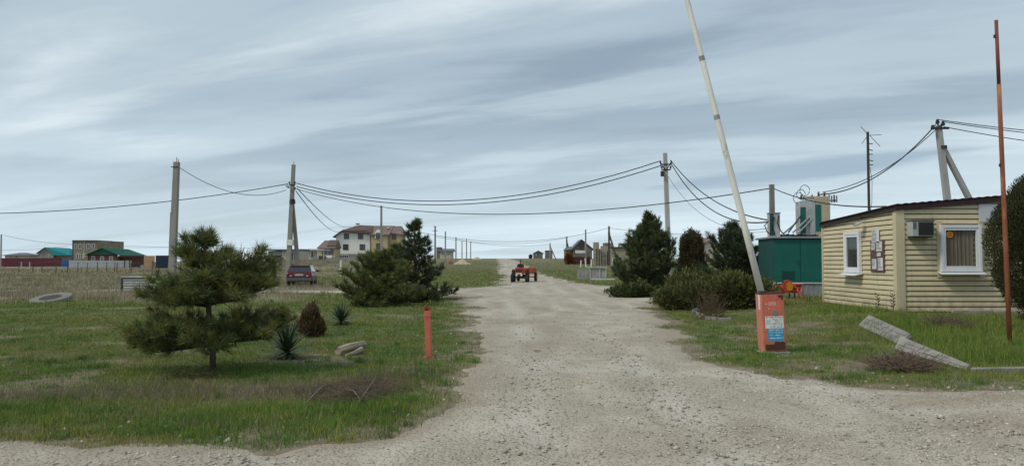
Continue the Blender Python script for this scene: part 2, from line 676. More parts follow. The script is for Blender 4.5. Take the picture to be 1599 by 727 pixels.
def ground_material():
    m = bpy.data.materials.new('turf_ground')
    m.use_nodes = True
    nt = m.node_tree
    L = nt.links.new
    bs = nt.nodes['Principled BSDF']
    bs.inputs['Roughness'].default_value = 0.95
    bs.inputs['Specular IOR Level'].default_value = 0.1
    tcd = _n(nt, 'ShaderNodeTexCoord')

    def noise(sc_, det=6, st=(1, 1, 1), ro=0.6):
        mp = _n(nt, 'ShaderNodeMapping')
        mp.inputs['Scale'].default_value = st
        L(tcd.outputs['Object'], mp.inputs[0])
        n = _n(nt, 'ShaderNodeTexNoise')
        n.inputs['Scale'].default_value = sc_
        n.inputs['Detail'].default_value = det
        n.inputs['Roughness'].default_value = ro
        L(mp.outputs[0], n.inputs['Vector'])
        return n.outputs[0]

    def mr(f, a, b):
        r = _n(nt, 'ShaderNodeMapRange')
        r.inputs[1].default_value = a
        r.inputs[2].default_value = b
        L(f, r.inputs[0])
        return r.outputs[0]

    def mix(fac, a, b):
        x = _n(nt, 'ShaderNodeMix', data_type='RGBA')
        L(fac, x.inputs[0])
        for i, v in ((6, a), (7, b)):
            if isinstance(v, tuple):
                x.inputs[i].default_value = (*v, 1)
            else:
                L(v, x.inputs[i])
        return x.outputs[2]
    green = mix(mr(noise(0.35), 0.35, 0.65), (0.082, 0.112, 0.030), (0.125, 0.130, 0.050))
    green = mix(mr(noise(9, 8), 0.42, 0.7), green, (0.125, 0.106, 0.062))
    green = mix(mr(noise(2.2, 8), 0.55, 0.75), green, (0.050, 0.070, 0.022))
    dry = mix(mr(noise(0.5, 8), 0.35, 0.65), (0.27, 0.235, 0.175), (0.19, 0.168, 0.122))
    dry = mix(mr(noise(0.10, 6, (0.5, 1.8, 1)), 0.45, 0.62), dry, (0.145, 0.148, 0.062))
    soil = mix(mr(noise(6, 8), 0.35, 0.65), (0.27, 0.225, 0.165), (0.16, 0.13, 0.093))
    at = _n(nt, 'ShaderNodeAttribute', attribute_name='tint')
    sp = _n(nt, 'ShaderNodeSeparateColor')
    L(at.outputs['Color'], sp.inputs[0])
    c = mix(sp.outputs[0], green, dry)
    c = mix(sp.outputs[1], c, soil)
    L(c, bs.inputs['Base Color'])
    bn = _n(nt, 'ShaderNodeBump')
    bn.inputs['Strength'].default_value = 0.9
    bn.inputs['Distance'].default_value = 0.03
    L(noise(22, 8), bn.inputs['Height'])
    L(bn.outputs[0], bs.inputs['Normal'])
    return m


def road_material():
    m = bpy.data.materials.new('gravel_road')
    m.use_nodes = True
    nt = m.node_tree
    L = nt.links.new
    bs = nt.nodes['Principled BSDF']
    bs.inputs['Roughness'].default_value = 0.95
    bs.inputs['Specular IOR Level'].default_value = 0.15
    tcd = _n(nt, 'ShaderNodeTexCoord')

    def noise(sc_, det=6, st=(1, 1, 1), ro=0.6, dist=0.0):
        mp = _n(nt, 'ShaderNodeMapping')
        mp.inputs['Scale'].default_value = st
        L(tcd.outputs['Object'], mp.inputs[0])
        n = _n(nt, 'ShaderNodeTexNoise')
        n.inputs['Scale'].default_value = sc_
        n.inputs['Detail'].default_value = det
        n.inputs['Roughness'].default_value = ro
        n.inputs['Distortion'].default_value = dist
        L(mp.outputs[0], n.inputs['Vector'])
        return n.outputs[0]

    def vor(sc_, feat='F1'):
        n = _n(nt, 'ShaderNodeTexVoronoi', feature=feat)
        n.inputs['Scale'].default_value = sc_
        L(tcd.outputs['Object'], n.inputs['Vector'])
        return n

    def mr(f, a, b, c=0.0, d=1.0):
        r = _n(nt, 'ShaderNodeMapRange')
        for i, v in enumerate((a, b, c, d)):
            r.inputs[i + 1].default_value = v
        L(f, r.inputs[0])
        return r.outputs[0]

    def mix(fac, a, b, bt='MIX'):
        x = _n(nt, 'ShaderNodeMix', data_type='RGBA', blend_type=bt)
        if isinstance(fac, float):
            x.inputs[0].default_value = fac
        else:
            L(fac, x.inputs[0])
        for i, v in ((6, a), (7, b)):
            if isinstance(v, tuple):
                x.inputs[i].default_value = (*v, 1)
            else:
                L(v, x.inputs[i])
        return x.outputs[2]

    def mul(a, b):
        x = _n(nt, 'ShaderNodeMath', operation='MULTIPLY')
        L(a, x.inputs[0])
        if isinstance(b, float):
            x.inputs[1].default_value = b
        else:
            L(b, x.inputs[1])
        return x.outputs[0]
    base = mix(mr(noise(0.45, 7, (1.5, 0.7, 1), 0.6, 0.8), 0.34, 0.66), (0.50, 0.45, 0.37), (0.35, 0.308, 0.245))
    base = mix(mr(noise(1.3, 8, (1, 0.8, 1), 0.65, 0.6), 0.48, 0.68), base, (0.315, 0.27, 0.21))
    base = mix(mr(noise(0.8, 6, (1, 0.6, 1)), 0.55, 0.72), base, (0.53, 0.49, 0.43))
    # loose pebbles
    v1 = vor(26)
    spk = _n(nt, 'ShaderNodeSeparateColor')
    L(v1.outputs['Color'], spk.inputs[0])
    stone = mix(spk.outputs[0], (0.52, 0.475, 0.40), (0.17, 0.15, 0.125))
    dens = mr(noise(1.1, 6), 0.42, 0.62, 0.08, 0.55)
    base = mix(mul(mul(mr(v1.outputs['Distance'], 0.42, 0.28), mr(spk.outputs[1], 0.45, 0.6)), dens), base, stone)
    v2 = vor(75)
    sp2 = _n(nt, 'ShaderNodeSeparateColor')
    L(v2.outputs['Color'], sp2.inputs[0])
    fine = mix(sp2.outputs[0], (0.56, 0.51, 0.43), (0.13, 0.115, 0.095))
    patch = mr(noise(0.9, 7, (1.2, 0.7, 1), 0.6, 1.0), 0.38, 0.62, 0.10, 0.55)
    base = mix(mul(mr(sp2.outputs[1], 0.4, 0.7), patch), base, fine)
    v3 = vor(38)
    sp3 = _n(nt, 'ShaderNodeSeparateColor')
    L(v3.outputs['Color'], sp3.inputs[0])
    base = mix(mul(mul(mr(v3.outputs['Distance'], 0.40, 0.30), mr(sp3.outputs[1], 0.84, 0.88)), patch), base, (0.10, 0.09, 0.075))
    at = _n(nt, 'ShaderNodeAttribute', attribute_name='tint')
    sp = _n(nt, 'ShaderNodeSeparateColor')
    L(at.outputs['Color'], sp.inputs[0])
    base = mix(mul(sp.outputs[0], 0.75), base, (0.30, 0.25, 0.19))      # earthy damp strips and verges
    base = mix(mul(sp.outputs[1], 0.8), base, (0.50, 0.465, 0.40))           # packed tyre tracks
    L(base, bs.inputs['Base Color'])
    bn = _n(nt, 'ShaderNodeBump')
    bn.inputs['Strength'].default_value = 0.8
    bn.inputs['Distance'].default_value = 0.02
    hh = _n(nt, 'ShaderNodeMath', operation='ADD')
    L(mr(v1.outputs['Distance'], 0.5, 0.1), hh.inputs[0])
    L(noise(14, 9), hh.inputs[1])
    L(hh.outputs[0], bn.inputs['Height'])
    L(bn.outputs[0], bs.inputs['Normal'])
    return m


gt = np.zeros((nx * ny, 3), np.float32)
fx, fy = GX.ravel(), GY.ravel()
gt[:, 0] = dryness(fx, fy)
br = bareness(fx, fy) * (fy < 60) * (1 - gt[:, 0] * 0.6)
edge = sst(SD.ravel() + 1.2 * fbm(fx / 0.7, fy / 0.7, 87, 3), -0.9, 0.0) * (0.5 + 0.5 * (fy < 40))
gt[:, 1] = np.clip(np.maximum(br * 0.8, edge), 0, 1)
ground = mesh_np('ground', verts, quads, ground_material(), gt, smooth=True)
tag(ground, 'grassy terrain of green turf and dry steppe reaching to the horizon', kind='structure')

# the road: same grid, a few millimetres proud where gravel lies, dipping under the turf at its ragged edge
lift = np.clip(SD * 0.07, -0.05, 0.022).ravel()
rz = verts[:, 2] + lift
rz = rz + (SD.ravel() > 0.3) * 0.0
# ruts at the lower right, shallow pothole in the middle
pot = G(870, 547)
rz = rz - 0.018 * np.exp(-(((fx - pot.x) / 0.6) ** 2 + ((fy - pot.y) / 1.0) ** 2))
rut = np.zeros_like(fx)
for (a, b) in (((1410, 637), (1500, 628)), ((1500, 628), (1600, 622)), ((1540, 672), (1640, 668)), ((1560, 690), (1660, 690))):
    p, q = G(*a), G(*b)
    ex, ey = q.x - p.x, q.y - p.y
    t = np.clip(((fx - p.x) * ex + (fy - p.y) * ey) / (ex * ex + ey * ey), 0, 1)
    d = np.sqrt((fx - p.x - ex * t) ** 2 + (fy - p.y - ey * t) ** 2)
    rut = np.maximum(rut, np.exp(-(d / 0.11) ** 2))
rz = rz + rut * (0.03 + 0.06 * fbm(fx / 0.12, fy / 0.12, 77, 2)) * (SD.ravel() > 0.2)
keep = (SD.reshape(ny, nx)[:-1, :-1] > -0.9).ravel()
rq = quads[keep]
used = np.zeros(nx * ny, bool)
used[rq.ravel()] = True
remap = np.cumsum(used) - 1
rv = verts.copy()
rv[:, 2] = rz
rt = np.zeros((nx * ny, 3), np.float32)
rt[:, 0] = np.clip(0.75 * sst(fx + 2 * fbm(fx / 1.5, fy / 1.5, 57, 3), 3.2, 5.5) * sst(-fy, -12.5, -8.5) * sst(fbm(fx / 2.5, fy / 0.6, 58, 4), -0.12, 0.12) + np.maximum(1 - sst(SD.ravel(), 0.0, 0.55), np.maximum(rut, 0.55 * np.exp(-(((fx - pot.x) / 0.35) ** 2 + ((fy - pot.y) / 0.9) ** 2)) * (0.4 + 1.2 * vnoise(fx / 0.12, fy / 0.3, 55)))) + 0.6 * sst(fbm(fx / 2.0, fy / 3.5, 51, 4), 0.04, 0.2), 0, 1)
trk = np.zeros_like(fx)
for off, bend, wd in ((-0.75, 0.0, .30), (0.85, 0.0, .30), (-1.9, .4, .26), (2.2, -.5, .26), (3.6, -2.2, .3), (5.1, -2.6, .3)):
    cx = 0.75 + off + 0.35 * np.sin(fy / 9.0) + bend * sst(-fy, -14, -6) * -3.0 + 0.25 * fbm(fx * 0 + 3, fy / 4, 63, 2)
    trk = np.maximum(trk, np.exp(-((fx - cx) / wd) ** 2))
rz = rz - 0.012 * trk * (fy < 60)
rt[:, 1] = trk * sst(fbm(fx / 1.2, fy / 3.0, 61, 3), -0.15, 0.2)
rv[:, 2] = rz
road = mesh_np('road', rv[used], remap[rq], road_material(), rt[used], smooth=True)
tag(road, 'wide unpaved pale gravel road with a side street crossing it', kind='structure')


def HR(x, y):
    """surface height including the road lift, arrays"""
    return Hn(x, y)


# ------------------------------------------------------------------ grass, gravel (uncountable)
def blades(name, n, y0, y1, wmul, length, width, mat, accept, tintf, parent=None, lean=0.45, ypow=1.0, clump=5, tmax=0.80):
    # distances drawn so that near turf is denser, exactly as many as the picture can resolve
    nc = n // clump
    u = RNG.random(nc)
    e = 1 - ypow
    yy = (y0 + (y1 - y0) * u) if abs(ypow) < 1e-6 else ((y0 ** e + (y1 ** e - y0 ** e) * u) ** (1 / e) if abs(e) > 1e-6 else y0 * (y1 / y0) ** u)
    xx = (RNG.random(nc) * 2 - 1) * (tmax * yy + 2.5)
    p = accept(xx, yy)
    k = RNG.random(nc) < p
    xx, yy = xx[k], yy[k]
    m = len(xx) * clump
    cxx, cyy = np.repeat(xx, clump), np.repeat(yy, clump)
    spread = 0.05 * np.clip(cyy / 12, 0.6, 4)
    x = cxx + RNG.normal(0, 1, m) * spread
    y = cyy + RNG.normal(0, 1, m) * spread
    z = Hn(x, y) + 0.0
    hv = 0.55 + 0.9 * (fbm(x / 1.1, y / 1.1, 71, 3) + 0.5)
    ln = length * hv * (0.6 + 0.8 * RNG.random(m))
    w = width * (0.7 + 0.6 * RNG.random(m)) * wmul(y)
    az = RNG.random(m) * 2 * pi
    le = np.abs(RNG.normal(0, lean, m))
    dx, dy, dz = np.sin(le) * np.cos(az), np.sin(le) * np.sin(az), np.cos(le)
    fa = RNG.random(m) * pi
    sx, sy = np.cos(fa) * w / 2, np.sin(fa) * w / 2
    v = np.empty((m, 3, 3))
    v[:, 0] = np.stack([x - sx, y - sy, z - 0.01], -1)
    v[:, 1] = np.stack([x + sx, y + sy, z - 0.01], -1)
    v[:, 2] = np.stack([x + dx * ln, y + dy * ln, z + dz * ln], -1)
    t = tintf(x, y, m)
    o = mesh_np(name, v.reshape(-1, 3), np.arange(m * 3).reshape(-1, 3), mat, np.repeat(t, 3, 0), parent)
    return o


def lawn_accept(x, y):
    s = road_sd(x, y)
    ok = 1 - sst(s + 1.5 * fbm(x / 0.7, y / 0.7, 87, 3), -0.55, 0.15) * (s > -1.6)
    ok = ok * (s < 0.12)
    return ok * (1 - 0.85 * bareness(x, y)) * (1 - dryness(x, y)) * (0.35 + 0.65 * sst(fbm(x / 0.5, y / 0.5, 81, 3), -0.22, 0.05))


def lawn_tint(x, y, m):
    a = sst(fbm(x / 2.3, y / 2.3, 91, 4), -0.18, 0.18)
    yel = sst(fbm(x / 0.9, y / 0.9, 93, 3), 0.0, 0.2)
    c = np.empty((m, 3))
    base0, base1 = np.array([0.58, 0.92, 0.65]), np.array([0.98, 1.0, 0.9])
    c[:] = base0 + (base1 - base0) * a[:, None]
    c = c * (1 - 0.6 * yel[:, None]) + np.array([1.25, 1.02, 1.1]) * 0.6 * yel[:, None]
    strw = RNG.random(m) < 0.05 + 0.20 * yel
    c[strw] = np.array([2.0, 1.45, 2.1]) * 0.95
    return c * (0.7 + 0.6 * RNG.random(m))[:, None]


g1 = blades('lawn_grass', 760000, 5.2, 30, lambda y: np.clip(y / 9, 0.8, 3.0), 0.052, 0.0080, m_grass, lawn_accept, lawn_tint, ypow=1.25, lean=0.75)
tag(g1, 'short spring grass covering the verges on both sides of the gravel road', kind='stuff')


def mid_accept(x, y):
    s = road_sd(x, y)
    return (s < -0.2) * (1 - dryness(x, y)) * (0.4 + 0.6 * sst(fbm(x / 1.5, y / 1.5, 83, 3), -0.2, 0.1))


g2 = blades('meadow_grass', 150000, 28, 110, lambda y: np.clip(y / 30, 0.9, 4), 0.12, 0.03, m_grass, mid_accept, lawn_tint, ypow=1.1)
tag(g2, 'green meadow grass farther out beside the rising road', kind='stuff')


def dry_accept(x, y):
    return dryness(x, y) * (road_sd(x, y) < 0) * (0.3 + 0.7 * sst(fbm(x / 3, y / 3, 85, 3), -0.2, 0.1))


def dry_tint(x, y, m):
    a = sst(fbm(x / 4, y / 4, 95, 3), -0.15, 0.2)
    c = np.array([1.05, 0.98, 0.88]) * (1 - a[:, None]) + np.array([0.72, 0.74, 0.72]) * a[:, None]
    g = RNG.random(m) < 0.12 + 0.5 * sst(fbm(x / 9, y / 3, 97, 3), 0.0, 0.15)
    c[g] = np.array([0.50, 0.62, 0.28])
    return c * (0.65 + 0.7 * RNG.random(m))[:, None]


g3 = blades('dry_grass', 260000, 30, 170, lambda y: np.clip(y / 40, 0.9, 4), 0.25, 0.022, m_dryg, dry_accept, dry_tint, lean=0.4, ypow=1.3)
tag(g3, 'tall dry straw coloured steppe grass across the field on the left', kind='stuff')


def tuft_patch(name, label, spots, n, ln, w, mat, tint, lean=0.4):
    vs, ts = [], []
    for (px, py, rx, ry, k) in spots:
        c = G(px, py)
        m = int(n * k)
        x = c.x + RNG.normal(0, rx, m)
        y = c.y + RNG.normal(0, ry, m)
        z = Hn(x, y)
        l = ln * (0.4 + 0.9 * RNG.random(m))
        az, le = RNG.random(m) * 2 * pi, np.abs(RNG.normal(0, lean, m))
        fa = RNG.random(m) * pi
        sx, sy = np.cos(fa) * w / 2, np.sin(fa) * w / 2
        v = np.empty((m, 3, 3))
        v[:, 0] = np.stack([x - sx, y - sy, z], -1)
        v[:, 1] = np.stack([x + sx, y + sy, z], -1)
        v[:, 2] = np.stack([x + np.sin(le) * np.cos(az) * l, y + np.sin(le) * np.sin(az) * l, z + np.cos(le) * l], -1)
        vs.append(v.reshape(-1, 3))
        ts.append(np.repeat(np.array(tint) * (0.6 + 0.8 * RNG.random(m))[:, None], 3, 0))
    v = np.concatenate(vs)
    o = mesh_np(name, v, np.arange(len(v)).reshape(-1, 3), mat, np.concatenate(ts))
    return tag(o, label, kind='stuff')


tuft_patch('long_grass', 'lush long green grass in front of the cream sided hut',
           [(1450, 520, 0.55, 0.9, 1.0), (1500, 545, 0.7, 0.7, 1.2), (1540, 520, 0.8, 1.0, 1.1), (1420, 505, 0.5, 0.7, 0.7), (1340, 485, 0.8, 0.5, 0.6), (1560, 560, 0.5, 0.4, 0.7), (1310, 487, 0.6, 0.5, 0.4), (1480, 500, 1.2, 0.8, 0.6)],
           2600, 0.19, 0.012, m_grass, (0.85, 1.02, 0.72), 0.65)
tuft_patch('green_tufts', 'darker green grass tufts on the near left verge',
           [(330, 585, 0.5, 0.25, 0.8), (420, 575, 0.45, 0.2, 0.5), (120, 640, 0.6, 0.2, 0.6), (450, 640, 0.5, 0.18, 0.6), (300, 655, 0.5, 0.15, 0.5), (560, 640, 0.45, 0.2, 0.5), (620, 625, 0.35, 0.2, 0.4), (40, 660, 0.5, 0.15, 0.4), (250, 675, 0.35, 0.1, 0.4)],
           2600, 0.085, 0.008, m_grass, (0.62, 0.98, 0.62), 0.7)
tuft_patch('straw_tufts', 'bleached straw patches lying in the near left turf',
           [(230, 612, 0.9, 0.25, 0.8), (430, 610, 0.5, 0.2, 0.6), (600, 590, 0.35, 0.35, 0.8), (60, 620, 0.7, 0.2, 0.6), (540, 610, 0.5, 0.3, 0.8), (330, 622, 0.6, 0.2, 0.5)],
           1500, 0.15, 0.006, m_dryg, (0.62, 0.6, 0.55), 0.75)


def clumps(name, label, n, y0, y1, per, ln, w, mat, tintset, lean, accept):
    u = RNG.random(n)
    yy = y0 * (y1 / y0) ** u
    xx = (RNG.random(n) * 2 - 1) * (0.72 * yy + 1)
    k = RNG.random(n) < accept(xx, yy)
    xx, yy = xx[k], yy[k]
    rad = 0.05 + 0.13 * RNG.random(len(xx)) ** 2
    hs_ = 0.5 + RNG.random(len(xx))
    ti = np.array(tintset)[RNG.integers(0, len(tintset), len(xx))]
    m = len(xx) * per
    x = np.repeat(xx, per) + RNG.normal(0, 1, m) * np.repeat(rad, per)
    y = np.repeat(yy, per) + RNG.normal(0, 1, m) * np.repeat(rad, per)
    z = Hn(x, y)
    l = ln * np.repeat(hs_, per) * (0.5 + 0.7 * RNG.random(m))
    az, le = RNG.random(m) * 2 * pi, np.abs(RNG.normal(0, lean, m))
    fa = RNG.random(m) * pi
    sx, sy = np.cos(fa) * w / 2, np.sin(fa) * w / 2
    v = np.empty((m, 3, 3))
    v[:, 0] = np.stack([x - sx, y - sy, z - .005], -1)
    v[:, 1] = np.stack([x + sx, y + sy, z - .005], -1)
    v[:, 2] = np.stack([x + np.sin(le) * np.cos(az) * l, y + np.sin(le) * np.sin(az) * l, z + np.cos(le) * l], -1)
    t = np.repeat(ti, per, 0) * (0.7 + 0.6 * RNG.random(m))[:, None]
    o = mesh_np(name, v.reshape(-1, 3), np.arange(m * 3).reshape(-1, 3), mat, np.repeat(t, 3, 0))
    return tag(o, label, kind='stuff')


clumps('weed_grass', 'darker and brighter clumps of weeds and grass dotted over the verges', 1900, 6.0, 27, 70, 0.085, 0.009, m_grass, ((0.5, 0.85, 0.55), (0.75, 1.1, 0.6), (1.15, 1.15, 0.7), (0.4, 0.65, 0.5)), 0.6,
       lambda x, y: (road_sd(x, y) < -0.05) * (1 - dryness(x, y)) * (0.35 + 0.65 * sst(fbm(x / 2, y / 2, 103, 3), -0.1, 0.1)))
clumps('straw_litter_grass', 'flattened bleached stems and litter lying in the turf', 900, 6.0, 24, 26, 0.14, 0.006, m_dryg, ((0.7, 0.66, 0.6), (1.0, .95, .85), (0.5, 0.45, 0.4)), 1.3,
       lambda x, y: (road_sd(x, y) < 0.1) * (1 - dryness(x, y)))


def pebbles(name, label, n, y0, y1, accept, smin, smax, ypow=1.3):
    u = RNG.random(n)
    e = 1 - ypow
    y = (y0 ** e + (y1 ** e - y0 ** e) * u) ** (1 / e)
    x = (RNG.random(n) * 2 - 1) * (0.8 * y + 1.5)
    k = RNG.random(n) < accept(x, y)
    x, y = x[k], y[k]
    m = len(x)
    s = smin + (smax - smin) * RNG.random(m) ** 3
    z = Hn(x, y) + 0.02 * (road_sd(x, y) > 0.3)
    base = np.array([[1, 0, 0], [0, 1, 0], [-1, 0, 0], [0, -1, 0], [0, 0, 0.62], [0, 0, -0.6], ])
    faces = np.array([[0, 1, 4], [1, 2, 4], [2, 3, 4], [3, 0, 4], [1, 0, 5], [2, 1, 5], [3, 2, 5], [0, 3, 5]])
    v = base[None] * s[:, None, None] * (0.6 + 0.8 * RNG.random((m, 6, 1))) + RNG.normal(0, 0.12, (m, 6, 3)) * s[:, None, None]
    a = RNG.random(m) * 2 * pi
    ca, sa = np.cos(a)[:, None], np.sin(a)[:, None]
    vx, vy = v[:, :, 0] * ca - v[:, :, 1] * sa, v[:, :, 0] * sa + v[:, :, 1] * ca
    w = np.stack([vx + x[:, None], vy + y[:, None], v[:, :, 2] + z[:, None] + 0.15 * s[:, None]], -1)
    f = (faces[None] + (np.arange(m) * 6)[:, None, None]).reshape(-1, 3)
    g = (0.62 + 0.70 * RNG.random(m))
    t = np.repeat(np.stack([g, g * 0.99, g * (0.93 + 0.08 * RNG.random(m))], -1), 6, 0)
    o = mesh_np(name, w.reshape(-1, 3), f, m_stone, t)
    return tag(o, label, kind='stuff')


pebbles('loose_gravel', 'loose stones and grit scattered over the gravel road', 90000, 4.8, 36,
        lambda x, y: sst(road_sd(x, y), -0.1, 0.3) * (0.25 + 0.75 * sst(fbm(x / 1.4, y / 1.4, 99, 3), -0.1, 0.15)), 0.005, 0.024)
pebbles('verge_stones', 'pale limestone chips strewn in the grass near the road edge', 16000, 6, 26,
        lambda x, y: sst(road_sd(x, y), -2.6, -0.1) * (0.15 + 0.85 * bareness(x, y)), 0.008, 0.036)


# ------------------------------------------------------------------ hut
def window_part(parent, w, h, name='window', fw=0.07, depth=0.06, loc=(0, 0, 0), rot=0.0, frame=None, glass=None, mull=(), depth_in=0.0):
    """frame mesh with a pane child; local x = width, z = height, outer face at -y"""
    frame = frame or m_pvc
    b = MB()
    b.box(0, w, -depth, 0, 0, fw).box(0, w, -depth, 0, h - fw, h)
    b.box(0, fw, -depth, 0, fw, h - fw).box(w - fw, w, -depth, 0, fw, h - fw)
    for m_ in mull:
        b.box(m_ * w - fw * .35, m_ * w + fw * .35, -depth * 0.9, 0, fw, h - fw)
    f = b.build(name, frame, parent, loc=loc, rot=(0, 0, rot))
    MB().box(fw, w - fw, -depth * 0.35, -depth * 0.2, fw, h - fw).build('pane', glass or m_glass, f)
    return f


m_siding = M('cream_siding', (0.60, 0.525, 0.345), (0.535, 0.465, 0.30), 1.3, 0.5, 0.03, stretch=(0.8, 0.8, 2.5), c3=(0.36, 0.31, 0.20), scale3=2.0, lo3=0.6, hi3=0.85)
m_trim = M('cream_trim', (0.58, 0.51, 0.345), (0.52, 0.455, 0.30), 2, 0.5)
m_groove_shade = M('siding_groove_shade', (0.10, 0.085, 0.055), (0.075, 0.065, 0.045), 3, 0.9)  # wall core coloured dark to stand in for groove shade between courses
m_roof_m = M('maroon_roof_metal', (0.085, 0.035, 0.04), (0.055, 0.027, 0.03), 3, 0.55, 0.05)
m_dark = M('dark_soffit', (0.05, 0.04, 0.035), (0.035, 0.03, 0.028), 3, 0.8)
m_curtain = M('beige_curtain', (0.36, 0.30, 0.215), (0.26, 0.215, 0.155), 5, 0.9, stretch=(6, 6, .4))
m_board = M('brown_notice_board', (0.135, 0.075, 0.065), (0.10, 0.06, 0.055), 6, 0.7)
m_paper = M('paper', (0.66, 0.67, 0.66), (0.50, 0.52, 0.53), 30, 0.8, lo=0.5, hi=0.6)
m_print = M('printed_ink', (0.06, 0.07, 0.10), (0.12, 0.12, 0.14), 40, 0.8)
m_blueprint = M('blue_print', (0.03, 0.22, 0.42), (0.03, 0.18, 0.36), 10, 0.5)



def add_splash(mat, zmax, dirt):
    """mud splash along the foot and faint drip marks on a wall material"""
    nt = mat.node_tree
    L = nt.links.new
    bs = next(n for n in nt.nodes if n.type == 'BSDF_PRINCIPLED')
    src = bs.inputs['Base Color'].links[0].from_socket
    tcd = _n(nt, 'ShaderNodeTexCoord')
    sp = _n(nt, 'ShaderNodeSeparateXYZ')
    L(tcd.outputs['Object'], sp.inputs[0])
    mr = _n(nt, 'ShaderNodeMapRange')
    mr.inputs[1].default_value, mr.inputs[2].default_value = zmax, 0.0
    L(sp.outputs[2], mr.inputs[0])
    fac = None
    for st, sc_, lo, hi, use in (((3, 3, 2), 2.0, 0.35, 0.7, True), ((9, 9, 0.5), 1.0, 0.56, 0.74, False)):
        mp = _n(nt, 'ShaderNodeMapping')
        mp.inputs['Scale'].default_value = st
        L(tcd.outputs['Object'], mp.inputs[0])
        nz = _n(nt, 'ShaderNodeTexNoise')
        nz.inputs['Scale'].default_value = sc_
        nz.inputs['Detail'].default_value = 8
        L(mp.outputs[0], nz.inputs['Vector'])
        m2 = _n(nt, 'ShaderNodeMapRange')
        m2.inputs[1].default_value, m2.inputs[2].default_value = lo, hi
        m2.inputs[4].default_value = 0.85 if use else 0.35
        L(nz.outputs[0], m2.inputs[0])
        if use:
            mu = _n(nt, 'ShaderNodeMath', operation='MULTIPLY')
            L(m2.outputs[0], mu.inputs[0])
            L(mr.outputs[0], mu.inputs[1])
            fac = mu.outputs[0]
        else:
            mx = _n(nt, 'ShaderNodeMath', operation='MAXIMUM')
            L(fac, mx.inputs[0])
            L(m2.outputs[0], mx.inputs[1])
            fac = mx.outputs[0]
    mi = _n(nt, 'ShaderNodeMix', data_type='RGBA')
    L(fac, mi.inputs[0])
    L(src, mi.inputs[6])
    mi.inputs[7].default_value = (*dirt, 1)
    L(mi.outputs[2], bs.inputs['Base Color'])


add_splash(m_siding, 0.75, (0.27, 0.225, 0.15))
add_splash(m_trim, 0.75, (0.27, 0.225, 0.15))
HX, HY = 10.28, 20.5
hz = H(HX, HY) - 0.02
hut = thing('hut', 'cream sided hut with white window, wall air conditioner and sloping maroon roof', 'hut', (HX, HY, hz))
HW, HD = 6.6, 4.85


def roof_h(x, y):
    return 2.80 + 0.083 * x - 0.045 * y


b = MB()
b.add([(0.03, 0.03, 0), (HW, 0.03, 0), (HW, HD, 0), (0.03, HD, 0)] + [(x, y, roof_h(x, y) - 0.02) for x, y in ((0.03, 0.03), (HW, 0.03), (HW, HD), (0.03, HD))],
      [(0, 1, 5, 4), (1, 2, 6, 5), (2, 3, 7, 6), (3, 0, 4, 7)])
core = b.build('wall', m_groove_shade, hut)
STEP = 0.137
k = 0
while k * STEP < 3.4:
    z0, z1 = 0.03 + k * STEP, 0.03 + (k + 1) * STEP
    # front course
    xs = max(0.0, (z1 - 0.05 - 2.80) / 0.083)
    if xs < HW - 0.2:
        prof = [(0.028, z0 + 0.015), (-0.034, z0 + 0.015), (-0.038, z0 + 0.022), (-0.032, z0 + 0.075), (-0.016, z1 - 0.012), (-0.006, z1 - 0.002), (0.028, z1 + 0.002)]
        MB().prism(prof, 'x', xs, HW).build('siding_plank', m_siding, core)
    # side course
    ye = min(HD, (2.80 - (z1 - 0.05)) / 0.045)
    if ye > 0.3:
        prof = [(0.028, z0 + 0.015), (-0.034, z0 + 0.015), (-0.038, z0 + 0.022), (-0.032, z0 + 0.075), (-0.016, z1 - 0.012), (-0.006, z1 - 0.002), (0.028, z1 + 0.002)]
        MB().prism(prof, 'y', 0, ye).build('siding_plank', m_siding, core)
    k += 1
MB().box(-0.06, 0.17, -0.06, -0.043, 0, 2.80).box(-0.06, -0.043, -0.043, 0.12, 0, 2.79).build('corner_trim', m_trim, hut)
MB().box(-0.06, 0.03, HD - 0.06, HD + 0.02, 0, roof_h(0, HD)).build('corner_trim', m_trim, hut)
MB().box(1.03, 1.16, -0.052, -0.042, 0.95, 2.45).build('window_trim', m_trim, hut)
MB().box(2.14, 2.28, -0.052, -0.042, 0.95, 2.45).build('window_trim', m_trim, hut)
# roof: corrugated sheet on a fascia
b = MB()
n = 64
o_ = 0.16
for i in range(n + 1):
    x = -o_ + (HW + 2 * o_) * i / n
    dz = 0.018 * (i % 2)
    for y in (-o_, HD + o_):
        b.v.append((x, y, roof_h(x, y) + 0.085 + dz))
    for y in (-o_, HD + o_):
        b.v.append((x, y, roof_h(x, y) + 0.070 + dz))
for i in range(n):
    a = i * 4
    b.f += [(a, a + 4, a + 5, a + 1), (a + 2, a + 3, a + 7, a + 6), (a, a + 2, a + 6, a + 4), (a + 1, a + 5, a + 7, a + 3)]
b.f += [(0, 1, 3, 2), (n * 4, n * 4 + 2, n * 4 + 3, n * 4 + 1)]
roof = b.build('roof', m_roof_m, hut)
b = MB()
for (x0, y0, x1, y1) in ((-0.10, -0.10, HW + .1, -0.06), (-0.10, -0.06, -0.06, HD + .1)):
    v = []
    for z in (-0.07, 0.068):
        v += [(x, y, roof_h(x, y) + z) for x, y in ((x0, y0), (x1, y0), (x1, y1), (x0, y1))]
    b2 = MB()
    b2.add(v, [(0, 3, 2, 1), (4, 5, 6, 7), (0, 1, 5, 4), (1, 2, 6, 5), (2, 3, 7, 6), (3, 0, 4, 7)])
    b2.build('fascia', m_roof_m if y0 < -0.08 and x1 > 1 else m_dark, roof)
